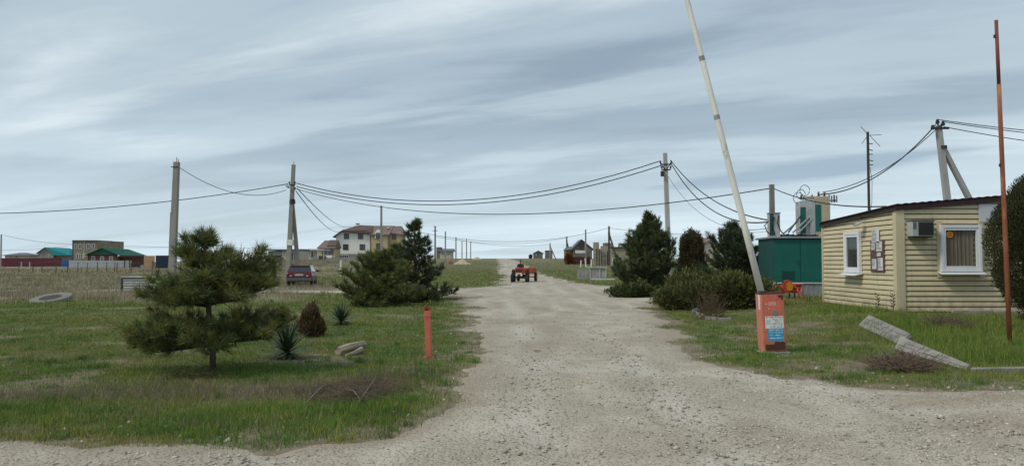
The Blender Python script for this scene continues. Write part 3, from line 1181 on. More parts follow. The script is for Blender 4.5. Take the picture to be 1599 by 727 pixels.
# front window
fwin = MB()
fw_ = window_part(hut, 1.08, 1.24, fw=0.075, depth=0.09, loc=(1.10, -0.043, 1.10))
b = MB()
b.box(0.075, 0.135, -0.075, -0.02, 0.075, 1.165).box(0.945, 1.005, -0.075, -0.02, 0.075, 1.165).box(0.135, 0.945, -0.075, -0.02, 0.075, 0.15).box(0.135, 0.945, -0.075, -0.02, 1.10, 1.165)
b.build('sash', m_pvc, fw_)
b = MB()
b.add([(-0.05, -0.20, -0.05), (1.13, -0.20, -0.05), (1.13, 0.0, 0.0), (-0.05, 0.0, 0.0), (-0.05, -0.20, -0.075), (1.13, -0.20, -0.075), (1.13, 0.0, -0.03), (-0.05, 0.0, -0.03)],
      [(0, 1, 2, 3), (7, 6, 5, 4), (0, 4, 5, 1), (1, 5, 6, 2), (2, 6, 7, 3), (3, 7, 4, 0)])
b.build('sill', m_pvc, fw_)
fw_.children[0].data.materials[0] = m_glass_c
# behind the glass: a dark cavity box is the wall itself, the curtain hangs 3 cm behind the pane
b = MB()
n = 40
for i in range(n + 1):
    x = 0.14 + 0.75 * i / n
    y = -0.012 + 0.008 * sin(i * 1.1) + 0.004 * sin(i * 2.7)
    b.v += [(x, y, 0.15), (x, y, 1.09)]
for i in range(n):
    b.f.append((2 * i, 2 * i + 2, 2 * i + 3, 2 * i + 1))
b.build('curtain', m_curtain, fw_)
m_sticker = M('orange_sticker', (0.75, 0.32, 0.02), (0.68, 0.28, 0.02), 8, 0.5)
m_sticker_r = M('red_sticker_mark', (0.30, 0.06, 0.01), (0.24, 0.05, 0.01), 8, 0.5)
st = MB().lathe([(0.085, -0.048), (0.085, -0.045)], 24, 'y', (0.255, 0, 0.985)).build('sticker', m_sticker, fw_)
b = MB().lathe([(0.056, -0.051), (0.056, -0.0485)], 20, 'y', (0.255, 0, 0.985))
b.build('sticker_face', m_sticker_r, fw_)
b = MB().lathe([(0.013, -0.053), (0.013, -0.0515)], 10, 'y', (0.235, 0, 0.995)).lathe([(0.013, -0.053), (0.013, -0.0515)], 10, 'y', (0.275, 0, 0.995))
b.box(0.23, 0.28, -0.053, -0.0515, 0.957, 0.968)
b.build('sticker_mark', m_sticker, fw_)['kind'] = 'stuff'
# side window (on the left wall, facing -x)
sw = window_part(hut, 1.05, 1.22, fw=0.085, depth=0.085, loc=(-0.043, 3.05, 1.04), rot=-pi / 2)
b = MB()
b.box(0.085, 0.15, -0.07, -0.02, 0.085, 1.135).box(0.90, 0.965, -0.07, -0.02, 0.085, 1.135).box(0.15, 0.90, -0.07, -0.02, 0.085, 0.16).box(0.15, 0.90, -0.07, -0.02, 1.06, 1.135)
b.build('sash', m_pvc, sw)
MB().add([(-0.06, -0.24, -0.06), (1.11, -0.24, -0.06), (1.11, 0.0, 0.0), (-0.06, 0.0, 0.0), (-0.06, -0.24, -0.085), (1.11, -0.24, -0.085), (1.11, 0.0, -0.03), (-0.06, 0.0, -0.03)],
         [(0, 1, 2, 3), (7, 6, 5, 4), (0, 4, 5, 1), (1, 5, 6, 2), (2, 6, 7, 3), (3, 7, 4, 0)]).build('sill', m_pvc, sw)
m_glass_s = glass_mat('side_window_glass', (0.05, 0.06, 0.06), 0.03, 0.35)
sw.children[0].data.materials[0] = m_glass_s
b = MB()
for i in range(21):
    x = 0.16 + 0.36 * i / 20
    y = -0.012 + 0.008 * sin(i * 1.3)
    b.v += [(x, y, 0.16), (x, y, 1.05)]
for i in range(20):
    b.f.append((2 * i, 2 * i + 2, 2 * i + 3, 2 * i + 1))
b.build('curtain', m_curtain, sw)
# white blank panel high on the front
MB().box(2.16, 2.70, -0.062, -0.043, 2.42, 2.90).build('blank_panel', M('grey_panel', (0.56, 0.58, 0.60), (0.50, 0.52, 0.55), 2, 0.6), hut)
# notice board on the side wall with its papers
nb = thing('notice_board', 'brown notice board with pasted papers on the left wall of the hut', 'notice board', (HX - 0.043, HY + 1.42, hz))
nb.rotation_euler = (0, 0, -pi / 2)
MB().box(0, 0.80, -0.02, 0, 1.08, 1.97).build('panel', m_board, nb)
for (x0, x1, z0, z1, mm) in ((0.10, 0.55, 1.90, 2.26, m_paper), (0.06, 0.28, 1.70, 1.88, m_paper), (0.36, 0.70, 1.66, 1.93, m_paper), (0.10, 0.36, 1.16, 1.44, m_paper), (0.45, 0.74, 1.13, 1.47, m_paper), (0.40, 0.62, 1.52, 1.62, m_paper)):
    pp = MB().box(x0, x1, -0.026, -0.022, z0, z1).build('paper_sheet', mm, nb)
    b = MB()
    z = z1 - 0.04
    while z > z0 + 0.03:
        w_ = (x1 - x0) * random.uniform(0.45, 0.8)
        xa = x0 + 0.02
        while xa < x0 + w_:
            wl_ = random.uniform(0.02, 0.06)
            b.box(xa, min(xa + wl_, x1 - .02), -0.0285, -0.0265, z, z + 0.016)
            xa += wl_ + 0.014
        z -= 0.036
    b.build('print', m_print, pp)['kind'] = 'stuff'
# air conditioner
ac = thing('air_conditioner', 'window type air conditioner box sticking out of the hut front', 'air conditioner', (HX + 0.24, HY - 0.025, hz + 2.03))
m_ac = M('ac_casing', (0.42, 0.43, 0.43), (0.34, 0.35, 0.35), 4, 0.6)
m_acd = M('ac_coil', (0.035, 0.037, 0.04), (0.055, 0.055, 0.055), 20, 0.6, stretch=(1, 1, 8))
b = MB().box(0, 0.58, -0.30, 0, 0, 0.40, 0.012)
cas = b.build('casing', m_ac, ac)
MB().box(0.16, 0.555, -0.309, -0.298, 0.03, 0.375).build('grille', m_acd, ac)
for i in range(12):
    MB().box(0.165, 0.55, -0.316, -0.310, 0.045 + i * 0.027, 0.051 + i * 0.027).build('grille_slat', m_iron, ac)
MB().box(0.02, 0.10, -0.309, -0.298, 0.20, 0.37).build('control_panel', M('ac_panel', (0.12, 0.14, 0.17), None, 4, 0.5), ac)
MB().box(-0.01, 0.60, -0.31, 0, 0.401, 0.425).build('rain_cover', m_dark, ac)
MB().box(0.02, 0.55, -0.27, 0, -0.03, -0.002).build('bracket', m_dark, ac)
# floodlight under the side eave
fl = thing('floodlight', 'small floodlight under the eave of the hut side wall', 'lamp', (HX - 0.05, HY + 1.75, hz + 2.58))
MB().tube([(0, 0, 0.08), (-0.16, 0, 0.06), (-0.2, 0.0, 0.0)], 0.012, 6).build('bracket', m_iron, fl)
MB().box(-0.34, -0.12, -0.11, 0.11, -0.05, 0.0, 0.01, mat=Matrix.Rotation(radians(-25), 4, 'Y')).build('lamp_body', m_ac, fl)
# antenna mast beside the hut
am = P(1357, 327, 25.9)
ant = thing('antenna_mast', 'thin black antenna mast rising behind the hut roof', 'antenna', (am.x, 25.9, H(am.x, 25.9)))
mt = P(1357, 206, 25.9).z - ant.location.z
MB().tube([(0, 0, 0), (0, 0, mt)], 0.045, 8).build('mast', m_iron, ant)
zz = mt - 0.12
for (dx, dz, dx2, dz2) in ((-0.25, 0.30, 0.02, 0.0), (0.0, 0.0, 0.45, 0.02), (0.05, 0.0, 0.40, -0.38), (-0.22, -0.28, -0.02, -0.02)):
    MB().tube([(dx, -0.03, zz + dz), (dx2, -0.03, zz + dz2)], 0.010, 5).build('antenna_rod', m_wire_g, ant)
for i in range(5):
    z = zz - 0.28 - 0.18 * i
    MB().tube([(-0.03, 0, z), (0.16, 0, z - 0.05 * (i % 2))], 0.016, 5).build('clamp', m_iron, ant)
MB().tube([(0.06, 0, mt - 1.2), (0.12, 0, mt - 1.7), (0.10, 0, mt - 2.4), (0.03, 0, mt - 2.8)], 0.008, 5).build('feed_cable', m_wire, ant)
# edging slabs along the hut foot
for i, (px, w) in enumerate(((1497, 0.42), (1528, 0.62), (1568, 0.60), (1610, 0.6))):
    p = on_ground(px, 20.05)
    o = MB().box(-w / 2, w / 2, -0.05, 0.05, -0.06, 0.09, 0.01).build('edging_block', m_conc, None, loc=(p.x, p.y, p.z), rot=(0, 0, random.uniform(-.04, .04)))
    tag(o, ('short concrete edging slab at the foot of the hut, leftmost of the row', 'concrete edging slab at the foot of the hut below the white window', 'concrete edging slab at the foot of the hut under the dark thuja', 'concrete edging slab at the foot of the hut, rightmost of the row')[i], 'edging', 'edging slabs along the hut')

# ------------------------------------------------------------------ barrier and posts
m_coral = M('coral_paint', (0.60, 0.165, 0.10), (0.50, 0.125, 0.078), 3.5, 0.62, 0.12, c3=(0.34, 0.12, 0.085), scale3=5, lo3=0.56, hi3=0.68, spec=0.3, bscale=40)
m_coral_l = M('pale_coral_paint', (0.60, 0.215, 0.15), (0.53, 0.18, 0.12), 2.5, 0.55, 0.04, c3=(0.42, 0.13, 0.09), scale3=3, lo3=0.6, hi3=0.75)  # paler coral for the cabinet shell around the door
m_rustd = M('rust_dark', (0.055, 0.028, 0.02), (0.09, 0.04, 0.025), 9, 0.9, 0.3)
m_rust = M('rusty_steel', (0.30, 0.105, 0.045), (0.20, 0.065, 0.032), 4, 0.85, 0.3, stretch=(1, 1, .35), c3=(0.42, 0.20, 0.12), scale3=2.2, lo3=0.52, hi3=0.66)
m_armw = M('worn_white_paint', (0.76, 0.745, 0.69), (0.66, 0.645, 0.59), 2.2, 0.55, 0.06, stretch=(1, 1, .5), c3=(0.28, 0.26, 0.22), scale3=2.0, lo3=0.60, hi3=0.68)
add_splash(m_coral, 0.45, (0.24, 0.12, 0.08))
add_splash(m_coral_l, 0.45, (0.24, 0.13, 0.09))
bb = G(1206, 549)
bar = thing('boom_barrier', 'raised white boom barrier on a coral steel cabinet with stickers', 'barrier', bb)
LEAN = Matrix.Rotation(radians(-2.2), 4, 'Y')
CW, CD, CH = 0.42, 0.30, 1.06
cab = MB().box(-CW / 2, CW / 2, -CD / 2, CD / 2, 0.02, CH, 0.008, mat=LEAN).build('cabinet', m_coral_l, bar)
MB().box(-CW / 2 + .035, CW / 2 - .015, -CD / 2 - 0.012, -CD / 2 - 0.002, 0.05, CH - 0.025, 0, mat=LEAN).build('front_door', m_coral, cab)
# worn foot of the door, ragged upper edge
b = MB()
edge_p = [(-0.172, 0.14), (-0.15, 0.165), (-0.11, 0.15), (-0.06, 0.16), (-0.02, 0.15), (0.0, 0.20), (0.05, 0.205), (0.09, 0.19), (0.14, 0.20), (0.188, 0.185)]
poly = [(-0.172, 0.052), (0.188, 0.052)] + list(reversed(edge_p))
b.prism(poly, 'y', -CD / 2 - 0.0145, -CD / 2 - 0.0125)
b.v = [tuple(LEAN @ Vector(p)) for p in b.v]
b.build('rust_patch', m_rustd, cab)
b = MB().prism([(0.09, 1.035), (0.188, 1.035), (0.188, 0.95), (0.16, 0.945), (0.145, 0.985), (0.11, 0.99)], 'y', -CD / 2 - 0.0145, -CD / 2 - 0.0125)
b.v = [tuple(LEAN @ Vector(p)) for p in b.v]
b.build('rust_patch', m_rustd, cab)
MB().box(-CW / 2 - 0.006, -CW / 2 - 0.002, -0.11, -0.02, 0.78, 1.04, 0, mat=LEAN).build('hinge_plate', m_white, cab)
MB().box(-CW / 2 - 0.01, CW / 2 + 0.01, -CD / 2 - 0.01, CD / 2 + 0.01, CH + 0.001, CH + 0.02, 0.005, mat=LEAN).build('lid', m_rustd, cab)
MB().box(-CW / 2 - 0.05, CW / 2 + 0.05, -CD / 2 - 0.05, CD / 2 + 0.05, -0.04, 0.018).build('base_slab', m_conc_l, bar)


def sticker(name, x0, x1, z0, z1, mat, rows=None, ink=None, parent=cab, dy=0.0, bold_first=None):
    y = -CD / 2 - 0.013 - dy
    o = MB().box(x0, x1, y - 0.0015, y, z0, z1, 0, mat=LEAN).build(name, mat, parent)
    for i, (za, h_, frac, x_in) in enumerate(rows or ()):
        b = MB()
        xa = x0 + x_in
        xe = x0 + x_in + (x1 - x0 - x_in - 0.012) * frac
        while xa < xe:
            w_ = random.uniform(0.006, 0.014)
            if random.random() > 0.12:
                # each mark is a small letter-like pair of strokes
                b.box(xa, xa + w_ * 0.32, y - 0.003, y - 0.0016, za, za + h_, 0, mat=LEAN)
                b.box(xa + w_ * .32, xa + w_, y - 0.003, y - 0.0016, za + h_ * random.choice((0, .4, .72)), za + h_ * random.choice((.78, 1.0)), 0, mat=LEAN)
            xa += w_ + 0.005
        if b.v:
            b.build('print', (bold_first if (bold_first and i == 0) else ink), o)['kind'] = 'stuff'
    return o


m_inkr = M('red_ink', (0.45, 0.05, 0.05), None, 10, 0.6)
m_pink = M('pink_label', (0.75, 0.40, 0.42), (0.70, 0.30, 0.32), 20, 0.5)
sticker('paper_notice', -0.155, 0.175, 0.44, 0.66, m_white, [(0.632, 0.018, 1.0, .02), (0.605, 0.012, .95, .12), (0.58, 0.012, .9, .14), (0.556, 0.012, .95, .16), (0.532, 0.012, .9, .13), (0.508, 0.014, .95, .10), (0.482, 0.012, .9, .13), (0.458, 0.012, .9, .08)], m_print, bold_first=m_inkr)
MB().box(-0.145, -0.06, -CD / 2 - 0.0165, -CD / 2 - 0.0146, 0.52, 0.60, 0, mat=LEAN).build('printed_picture', M('pale_print', (0.50, 0.58, 0.64), (0.42, 0.52, 0.6), 30, 0.6), cab)
sticker('blue_notice', -0.115, 0.165, 0.215, 0.437, M('cyan_sticker', (0.03, 0.32, 0.55), (0.025, 0.28, 0.5), 6, 0.45), [(0.395, 0.026, 1.0, .02), (0.355, 0.018, 1.0, .02), (0.308, 0.020, .8, .02), (0.255, 0.024, 1.0, .02)], m_white)
sticker('pink_notice', -0.075, 0.055, 0.855, 0.91, m_pink, [(0.874, 0.018, .9, .02)], m_inkr)
MB().lathe([(0.05, -CD / 2 - 0.02), (0.05, -CD / 2 - 0.013)], 18, 'y', (0.0, 0, 0.715)).build('lock_plate', M('lock_grey', (0.25, 0.26, 0.27), None, 6, 0.5, metal=.4), cab)
for (x, z, w_) in ((-0.14, 0.875, 0.03), (-0.09, 0.79, 0.024)):
    MB().box(x, x + w_, -CD / 2 - 0.0145, -CD / 2 - 0.0125, z, z + 0.012, 0, mat=LEAN).build('paint_chip', m_white, cab)
a0, a1 = P(1190, 462, bb.y + 0.02), P(1073, 0, bb.y + 0.02)
d = (a1 - a0)
loc0 = a0 - bb
arm = MB().tube([loc0 + d * t for t in (-0.03, 0.25, 0.5, 0.75, 1.0, 1.12)], [0.062, 0.058, 0.055, 0.05, 0.046, 0.044], 14).build('boom', m_armw, bar, smooth=True)
for t in (0.06, 0.19, 0.34, 0.60, 0.8):
    c = loc0 + d * t
    u = d.normalized()
    MB().tube([c - u * 0.045, c + u * 0.045], 0.0605 - 0.011 * t, 14).build('reflector_band' if t > .1 else 'clamp_band', M('worn_grey', (0.36, 0.35, 0.33), (0.22, 0.21, 0.2), 12, 0.6), arm)
MB().box(-0.10, 0.05, -0.06, 0.09, CH - 0.02, CH + 0.05, 0.01, mat=Matrix.Translation((-0.10, 0, 0)) @ LEAN).build('pivot_bracket', m_iron, bar)

cp = G(670, 559)
cpost = thing('boom_rest_post', 'short coral painted steel post standing in the grass left of the road', 'post', cp)
ch = P(668, 477, cp.y).z - cp.z
lx = P(667, 477, cp.y).x - cp.x
LP_ = Matrix.Shear('XY', 4, (lx / ch, 0.0))
b = MB().box(-0.052, 0.052, -0.05, 0.05, 0.02, ch - 0.09, 0.008)
b.v = [(x + lx / ch * z, y, z) for x, y, z in b.v]
b.build('shaft', m_coral, cpost)
b = MB().box(-0.10, 0.10, -0.08, 0.08, 0.0, 0.019)
b.build('base_plate', m_coral, cpost)
b = MB().box(-0.058, 0.058, -0.056, 0.056, ch * 0.80, ch * 0.80 + 0.012)
b.v = [(x + lx / ch * z, y, z) for x, y, z in b.v]
b.build('collar', m_coral, cpost)
b = MB().box(-0.05, -0.032, -0.045, 0.045, ch - 0.089, ch).box(0.032, 0.05, -0.045, 0.045, ch - 0.089, ch).box(-0.032, 0.032, 0.03, 0.045, ch - 0.089, ch - 0.02)
b.v = [(x + lx / ch * z, y, z) for x, y, z in b.v]
b.build('boom_fork', M('dark_coral_paint', (0.40, 0.075, 0.045), None, 5, 0.6), cpost)

rp = G(1577, 538)
rpost = thing('rusty_pole', 'tall thin rusty steel pole in front of the dark thuja', 'pole', rp)
rt_ = P(1555.5, 32, rp.y) - rp
MB().tube([rt_ * t for t in (-0.02, 0.3, 0.6, 0.8)], [0.045, 0.043, 0.041, 0.039], 10).build('shaft', m_rust, rpost, smooth=True)
MB().tube([rt_ * t for t in (0.8, 1.0)], [0.034, 0.032], 10).build('upper_shaft', M('dark_rusty_steel', (0.22, 0.07, 0.05), (0.14, 0.05, 0.04), 4, 0.85, .3, stretch=(1, 1, .3)), rpost, smooth=True)
for t in (0.95, 0.55):
    c = rt_ * t
    MB().box(c.x - 0.055, c.x - 0.03, -0.02, 0.02, c.z - 0.03, c.z + 0.03).build('hinge_lug', m_rustd, rpost)

# ------------------------------------------------------------------ transformer kiosk
m_green = M('green_steel', (0.014, 0.128, 0.104), (0.011, 0.104, 0.086), 1.5, 0.55, 0.03, c3=(0.03, 0.11, 0.085), scale3=2.5, lo3=.6, hi3=.8)
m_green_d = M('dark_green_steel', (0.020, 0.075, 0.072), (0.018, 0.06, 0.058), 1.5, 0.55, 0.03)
m_galv = M('galvanised_sheet', (0.32, 0.345, 0.365), (0.24, 0.26, 0.28), 3, 0.5, 0.05, metal=0.25)
m_tower = M('grey_tower_steel', (0.43, 0.44, 0.44), (0.34, 0.35, 0.35), 2, 0.6, 0.03)
m_tower_b = M('beige_tower_steel', (0.46, 0.41, 0.29), (0.38, 0.335, 0.235), 2, 0.6, 0.03)
KY = 31.0
kc = on_ground(1208, KY)
kio = thing('transformer_kiosk', 'green steel transformer kiosk with bushing towers beside the hut', 'substation', kc, radians(-3))
KH = P(1208, 371, KY).z - kc.z
zb = P(1208, 441, KY).z - kc.z
KW, KD = 4.2, 2.3
MB().box(0, KW, 0, KD, zb, KH - 0.03).build('body', m_green, kio)
for i in range(4):
    x0 = 0.03 + i * 1.04
    dr = MB().box(x0, x0 + 1.0, -0.02, -0.002, zb + 0.04, KH - 0.08).build('door', m_green, kio)
    if i == 1:
        for j in range(6):
            MB().box(x0 - 0.75, x0 - 0.25, -0.032, -0.021, zb + 0.14 + j * 0.06, zb + 0.17 + j * 0.06).build('louver', m_green_d, dr)
    MB().tube([(x0 + 0.9, -0.05, zb + 0.75), (x0 + 0.9, -0.05, zb + 0.95)], 0.014, 6).build('handle', m_iron, dr)
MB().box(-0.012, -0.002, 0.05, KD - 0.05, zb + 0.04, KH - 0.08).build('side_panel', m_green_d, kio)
MB().box(-0.1, KW + .1, -0.12, KD + .1, KH - 0.028, KH + 0.05, 0.01).build('roof', m_galv, kio)
MB().box(-0.03, KW, -0.05, 0.0, zb - 0.03, zb + 0.01).build('skirt_rail', m_white, kio)
n = 42
b = MB()
for i in range(n + 1):
    x = KW * i / n
    y = -0.012 * (i % 2)
    b.v += [(x, y, -0.1), (x, y, zb - 0.031), (x, 0.03, -0.1), (x, 0.03, zb - 0.031)]
for i in range(n):
    a = 4 * i
    b.f += [(a, a + 4, a + 5, a + 1), (a + 2, a + 3, a + 7, a + 6)]
b.build('corrugated_skirt', m_galv, kio)
MB().box(0.02, 0.05, 0.03, KD, -0.1, zb - 0.031).build('side_skirt', m_galv, kio)


def kloc(px, py, dy=0.0):
    return kio.matrix_basis.inverted() @ P(px, py, KY + dy)


kio.matrix_basis  # (empty at base)
Mk = Matrix.Translation(kc) @ Matrix.Rotation(radians(-3), 4, 'Z')
Mki = Mk.inverted()


def kl(px, py, dy=0.0):
    return Mki @ P(px, py, KY + dy)


# towers
tz = kl(1262, 312, 0.8).z
t0, t1 = kl(1246, 360, 0.8).x, kl(1268, 360, 0.8).x
tw = MB().prism([(t0, KH + .05), (t1, KH + .05), (t1, tz), (t0 + 0.04, tz - 0.06), (t0, tz - 0.1)], 'y', 0.55, 1.15).build('bushing_tower', m_tower, kio)
MB().box(t0 + 0.01, t0 + 0.22, 0.535, 0.548, KH + .2, tz - 0.32).build('green_panel', m_green, tw)
s0, s1 = t1 + 0.02, kl(1291, 360, 0.8).x
tw2 = MB().box(s0, s1, 0.50, 1.30, KH + .05, tz + 0.06).build('bushing_tower', m_tower_b, kio)
MB().box(s0 - 0.015, s0 + 0.22, 0.485, 0.498, KH + 0.28, tz - 0.22).build('green_panel', m_green, tw2)
MB().box(t1 - 0.20, s0 - 0.018, 0.49, 0.548, KH + 0.05, tz + 0.02).build('front_cover', m_tower, tw)
MB().box(s0 - 0.3, s1 + 0.02, 0.6, 1.2, tz + 0.062, tz + 0.13).build('tower_cap', m_tower_b, kio)
for i, x in enumerate((t0 + 0.15, t1, s0 + 0.25, s1 - 0.1)):
    z = tz + (0.01 if i < 2 else 0.131)
    MB().lathe([(0.05, z), (0.05, z + .05), (0.03, z + .07), (0.055, z + .10), (0.03, z + .13), (0.05, z + .16), (0.02, z + .22)], 10, 'z', (x, 0.85, 0)).build('insulator', m_porc, kio)
for i in range(4):
    x = s1 + 0.06 + 0.1 * i
    MB().box(x, x + 0.045, 0.8, 0.85, tz - 0.12, tz + 0.20 - 0.03 * (i % 2)).build('surge_arrester', m_galv if i % 2 else m_iron, kio)
MB().box(s1 + 0.002, s1 + 0.42, 0.855, 0.90, tz - 0.06, tz + 0.0).build('arrester_bracket', m_galv, kio)
for (px, py, r) in ((1257, 297, 0.19), (1251, 303, 0.17), (1247, 309, 0.20)):
    c = kl(px, py, 0.75)
    pts = [(c.x + r * cos(a), c.y + 0.05 * sin(a * .5), c.z + r * 1.15 * sin(a)) for a in np.linspace(0, 2 * pi * 0.97, 26)]
    MB().tube(pts, 0.013, 6).build('coiled_lead', m_wire, kio)
for (a, b_) in (((1231, 363), (1250, 337)), ((1238, 363), (1266, 337)), ((1246, 364), (1277, 334)), ((1224, 364), (1246, 345))):
    MB().tube([kl(*a, 0.35), kl(*b_, 0.45)], 0.035, 6).build('conduit', m_galv if a[0] != 1231 else m_green_d, kio)
# meter box and stub on the roof
mb0, mb1 = kl(1201, 365, 0.4), kl(1216, 333, 0.4)
mbx = MB().box(mb0.x, mb1.x, 0.25, 0.65, KH + 0.052, mb1.z).build('cable_box', m_tower, kio)
MB().box(mb0.x - .012, mb0.x + 0.14, 0.235, 0.248, KH + 0.1, mb1.z - 0.02).build('box_door', m_green_d, mbx)
MB().box(mb0.x - .03, mb1.x + .03, 0.22, 0.68, mb1.z + 0.001, mb1.z + 0.03).build('box_lid', m_galv, mbx)
for pts in ([(1200, 345), (1194, 352), (1198, 362), (1204, 366)], [(1216, 336), (1214, 348), (1219, 360), (1224, 366)], [(1209, 338), (1206, 352), (1210, 367)]):
    MB().tube([kl(px, py, 0.22) for px, py in pts], 0.022, 6).build('cable_loop', m_wire, kio)
b = MB()
for i in range(26):
    x0 = mb0.x + 0.0 + 1.75 * i / 26
    b.tube([(x0, 0.3 + random.random() * .3, KH + 0.07 + random.random() * .05), (x0 + 0.25, 0.25 + random.random() * .4, KH + 0.07 + random.random() * .09)], 0.03, 5)
b.build('cable_run', m_wire, kio)['kind'] = 'stuff'
for i in range(2):
    MB().tube([kl(1205, 288, 1.9) + Vector((0, 0.0, 0)), Vector((kl(1205, 288, 1.9).x, kl(1205, 288, 1.9).y, 0))], [0.09, 0.12], 4).build('stub_pole', m_polec, kio) if i == 0 else None

# small red farm implement in front of the kiosk
m_red = M('red_paint', (0.50, 0.075, 0.045), (0.40, 0.055, 0.035), 4, 0.5, 0.04)
m_yel = M('yellow_orange_paint', (0.62, 0.27, 0.03), (0.52, 0.20, 0.03), 5, 0.5)
fi = on_ground(1229, 28.2)
imp = thing('farm_implement', 'low red tractor implement with a round yellow guard by the kiosk', 'implement', fi)
imp.scale = (0.95, 0.95, 1.25)
MB().tube([(-0.5, 0, 0.32), (0.52, 0, 0.32)], 0.07, 8).build('beam', m_red, imp)
MB().tube([(-0.5, 0.25, 0.22), (0.52, 0.25, 0.22)], 0.05, 8).build('beam', m_red, imp)
for x in (-0.48, 0.36, 0.5):
    MB().tube([(x, 0.05, 0.40), (x, -0.12, 0.22), (x + 0.03, -0.15, 0.0)], 0.03, 6).build('tine', m_red, imp)
for x in (-0.36, -0.1, 0.2, 0.4):
    MB().tube([(x, 0.2, 0.34), (x, 0.38, 0.2), (x, 0.34, 0.0)], 0.028, 6).build('tine', m_iron, imp)
g_ = MB().lathe([(0.20, -0.05), (0.20, 0.03), (0.17, 0.05)], 20, 'y', (-0.02, -0.06, 0.36)).build('round_guard', m_red, imp)
MB().lathe([(0.135, -0.012), (0.12, 0.0)], 18, 'y', (0.03, -0.135, 0.37)).build('hub_cover', m_yel, g_)
MB().box(0.28, 0.56, -0.1, 0.3, 0.40, 0.44, 0.01).build('cover_plate', m_red, imp)

# ------------------------------------------------------------------ broken concrete in the right verge
m_slab = M('patterned_concrete', (0.30, 0.285, 0.258), (0.20, 0.188, 0.168), 5, 0.9, 0.8, c3=(0.17, 0.16, 0.15), scale3=4, lo3=.55, hi3=.7, bscale=24)


def slab_between(name, label, p0, p1, width, thick, tilt, base_z=0.0, rel=True):
    p0, p1 = Vector(p0), Vector(p1)
    o = thing(name, label, 'slab', p0)
    d_ = p1 - p0
    L_ = d_.length
    q = d_.to_track_quat('X', 'Z').to_matrix().to_4x4() @ Matrix.Rotation(radians(tilt), 4, 'X')
    b = MB().box(0, L_, -thick / 2, thick / 2, base_z, base_z + width, 0.012, mat=q)
    b.build('panel', m_slab, o)
    if rel:
        rows = 3
        for r_ in range(rows):
            x = 0.03
            while x < L_ - 0.06:
                w_ = min(random.uniform(0.09, 0.2), L_ - 0.03 - x)
                z0 = base_z + 0.02 + r_ * (width - .04) / rows
                MB().box(x, x + w_ - 0.012, -thick / 2 - 0.014, -thick / 2 - 0.0005, z0 + .006, z0 + (width - .04) / rows - 0.006, 0.006, mat=q).build('stone_relief', m_slab, o)
                x += w_
    return o




def broken_plank(label, c4, thick):
    """c4: lower edge start/end, upper edge end/start (world points)"""
    c4 = [Vector(c) for c in c4]
    o = thing('concrete_plank', label, 'concrete panel', c4[0])
    p = [c - c4[0] for c in c4]
    nn = (p[1] - p[0]).cross(p[3] - p[0]).normalized()
    if nn.z < 0:
        nn = -nn

    def pt(u, v, d_):
        return p[0].lerp(p[1], u).lerp(p[3].lerp(p[2], u), v) + nn * d_

    def plate(u0, u1, v0, v1, d0, d1, name):
        q = [pt(u, v, d0) for u, v in ((u0, v0), (u1, v0), (u1, v1), (u0, v1))] + [pt(u, v, d1) for u, v in ((u0, v0), (u1, v0), (u1, v1), (u0, v1))]
        MB().add(q, [(0, 3, 2, 1), (4, 5, 6, 7), (0, 1, 5, 4), (1, 2, 6, 5), (2, 3, 7, 6), (3, 0, 4, 7)]).build(name, m_slab, o)
    plate(0, 1, 0, 1, -thick, 0, 'panel')
    L_ = (p[1] - p[0]).length
    for r_ in range(3):
        u = 0.015
        while u < .97:
            w_ = min(random.uniform(.14, .42) / L_, .985 - u)
            j_ = random.uniform(-.03, .03)
            plate(u + .004, u + w_ - .002, .03 + r_ * .32 + j_ * (r_ > 0), .03 + r_ * .32 + .295 + random.uniform(-.03, .0), .0005, random.uniform(.004, .016), 'stone_relief')
            u += w_
    return o


ya, yb = G(1345, 509).y, G(1404, 541).y
broken_plank('tilted concrete panel with stone pattern lying uphill beside the hut', [P(1340, 507, ya), P(1403, 537, yb), P(1421, 520, yb + .35), P(1357, 491, ya + .35)], .07)
ya, yb = G(1420, 555).y, G(1510, 577).y
broken_plank('sunken concrete panel running downhill to the kerb below the long grass', [P(1396, 545, ya), P(1508, 577, yb), P(1513, 568, yb + .08), P(1406, 524, ya + .22)], .07)
s4_, s5_ = G(1519, 580), G(1640, 578)
slab_between('kerb_stone', 'low grey kerb stone at the lower right verge', s4_, s5_, 0.09, 0.10, 0, -0.03, False)
ks = [((1083, 489), (1101, 497)), ((1103, 498), (1120, 500)), ((1122, 501), (1143, 500))]
for i, (a, b_) in enumerate(ks):
    o = slab_between('kerb_stone', ('broken kerb stone at the left tip of the juniper bed', 'middle kerb stone in front of the juniper bed', 'right kerb stone in front of the juniper bed')[i], G(*a), G(*b_), 0.11, 0.12, random.uniform(-8, 8), -0.02, False)
    o['group'] = 'kerb stones edging the juniper bed'
p = G(1087, 488)
o = MB().lathe([(0.12, -0.02), (0.14, 0.06), (0.11, 0.12), (0.05, 0.14)], 9, 'z').build('painted_stone', M('blue_painted_stone', (0.10, 0.17, 0.21), (0.08, 0.12, 0.15), 8, 0.8), None, loc=p)
tag(o, 'small blue painted stone at the tip of the juniper bed', 'stone')
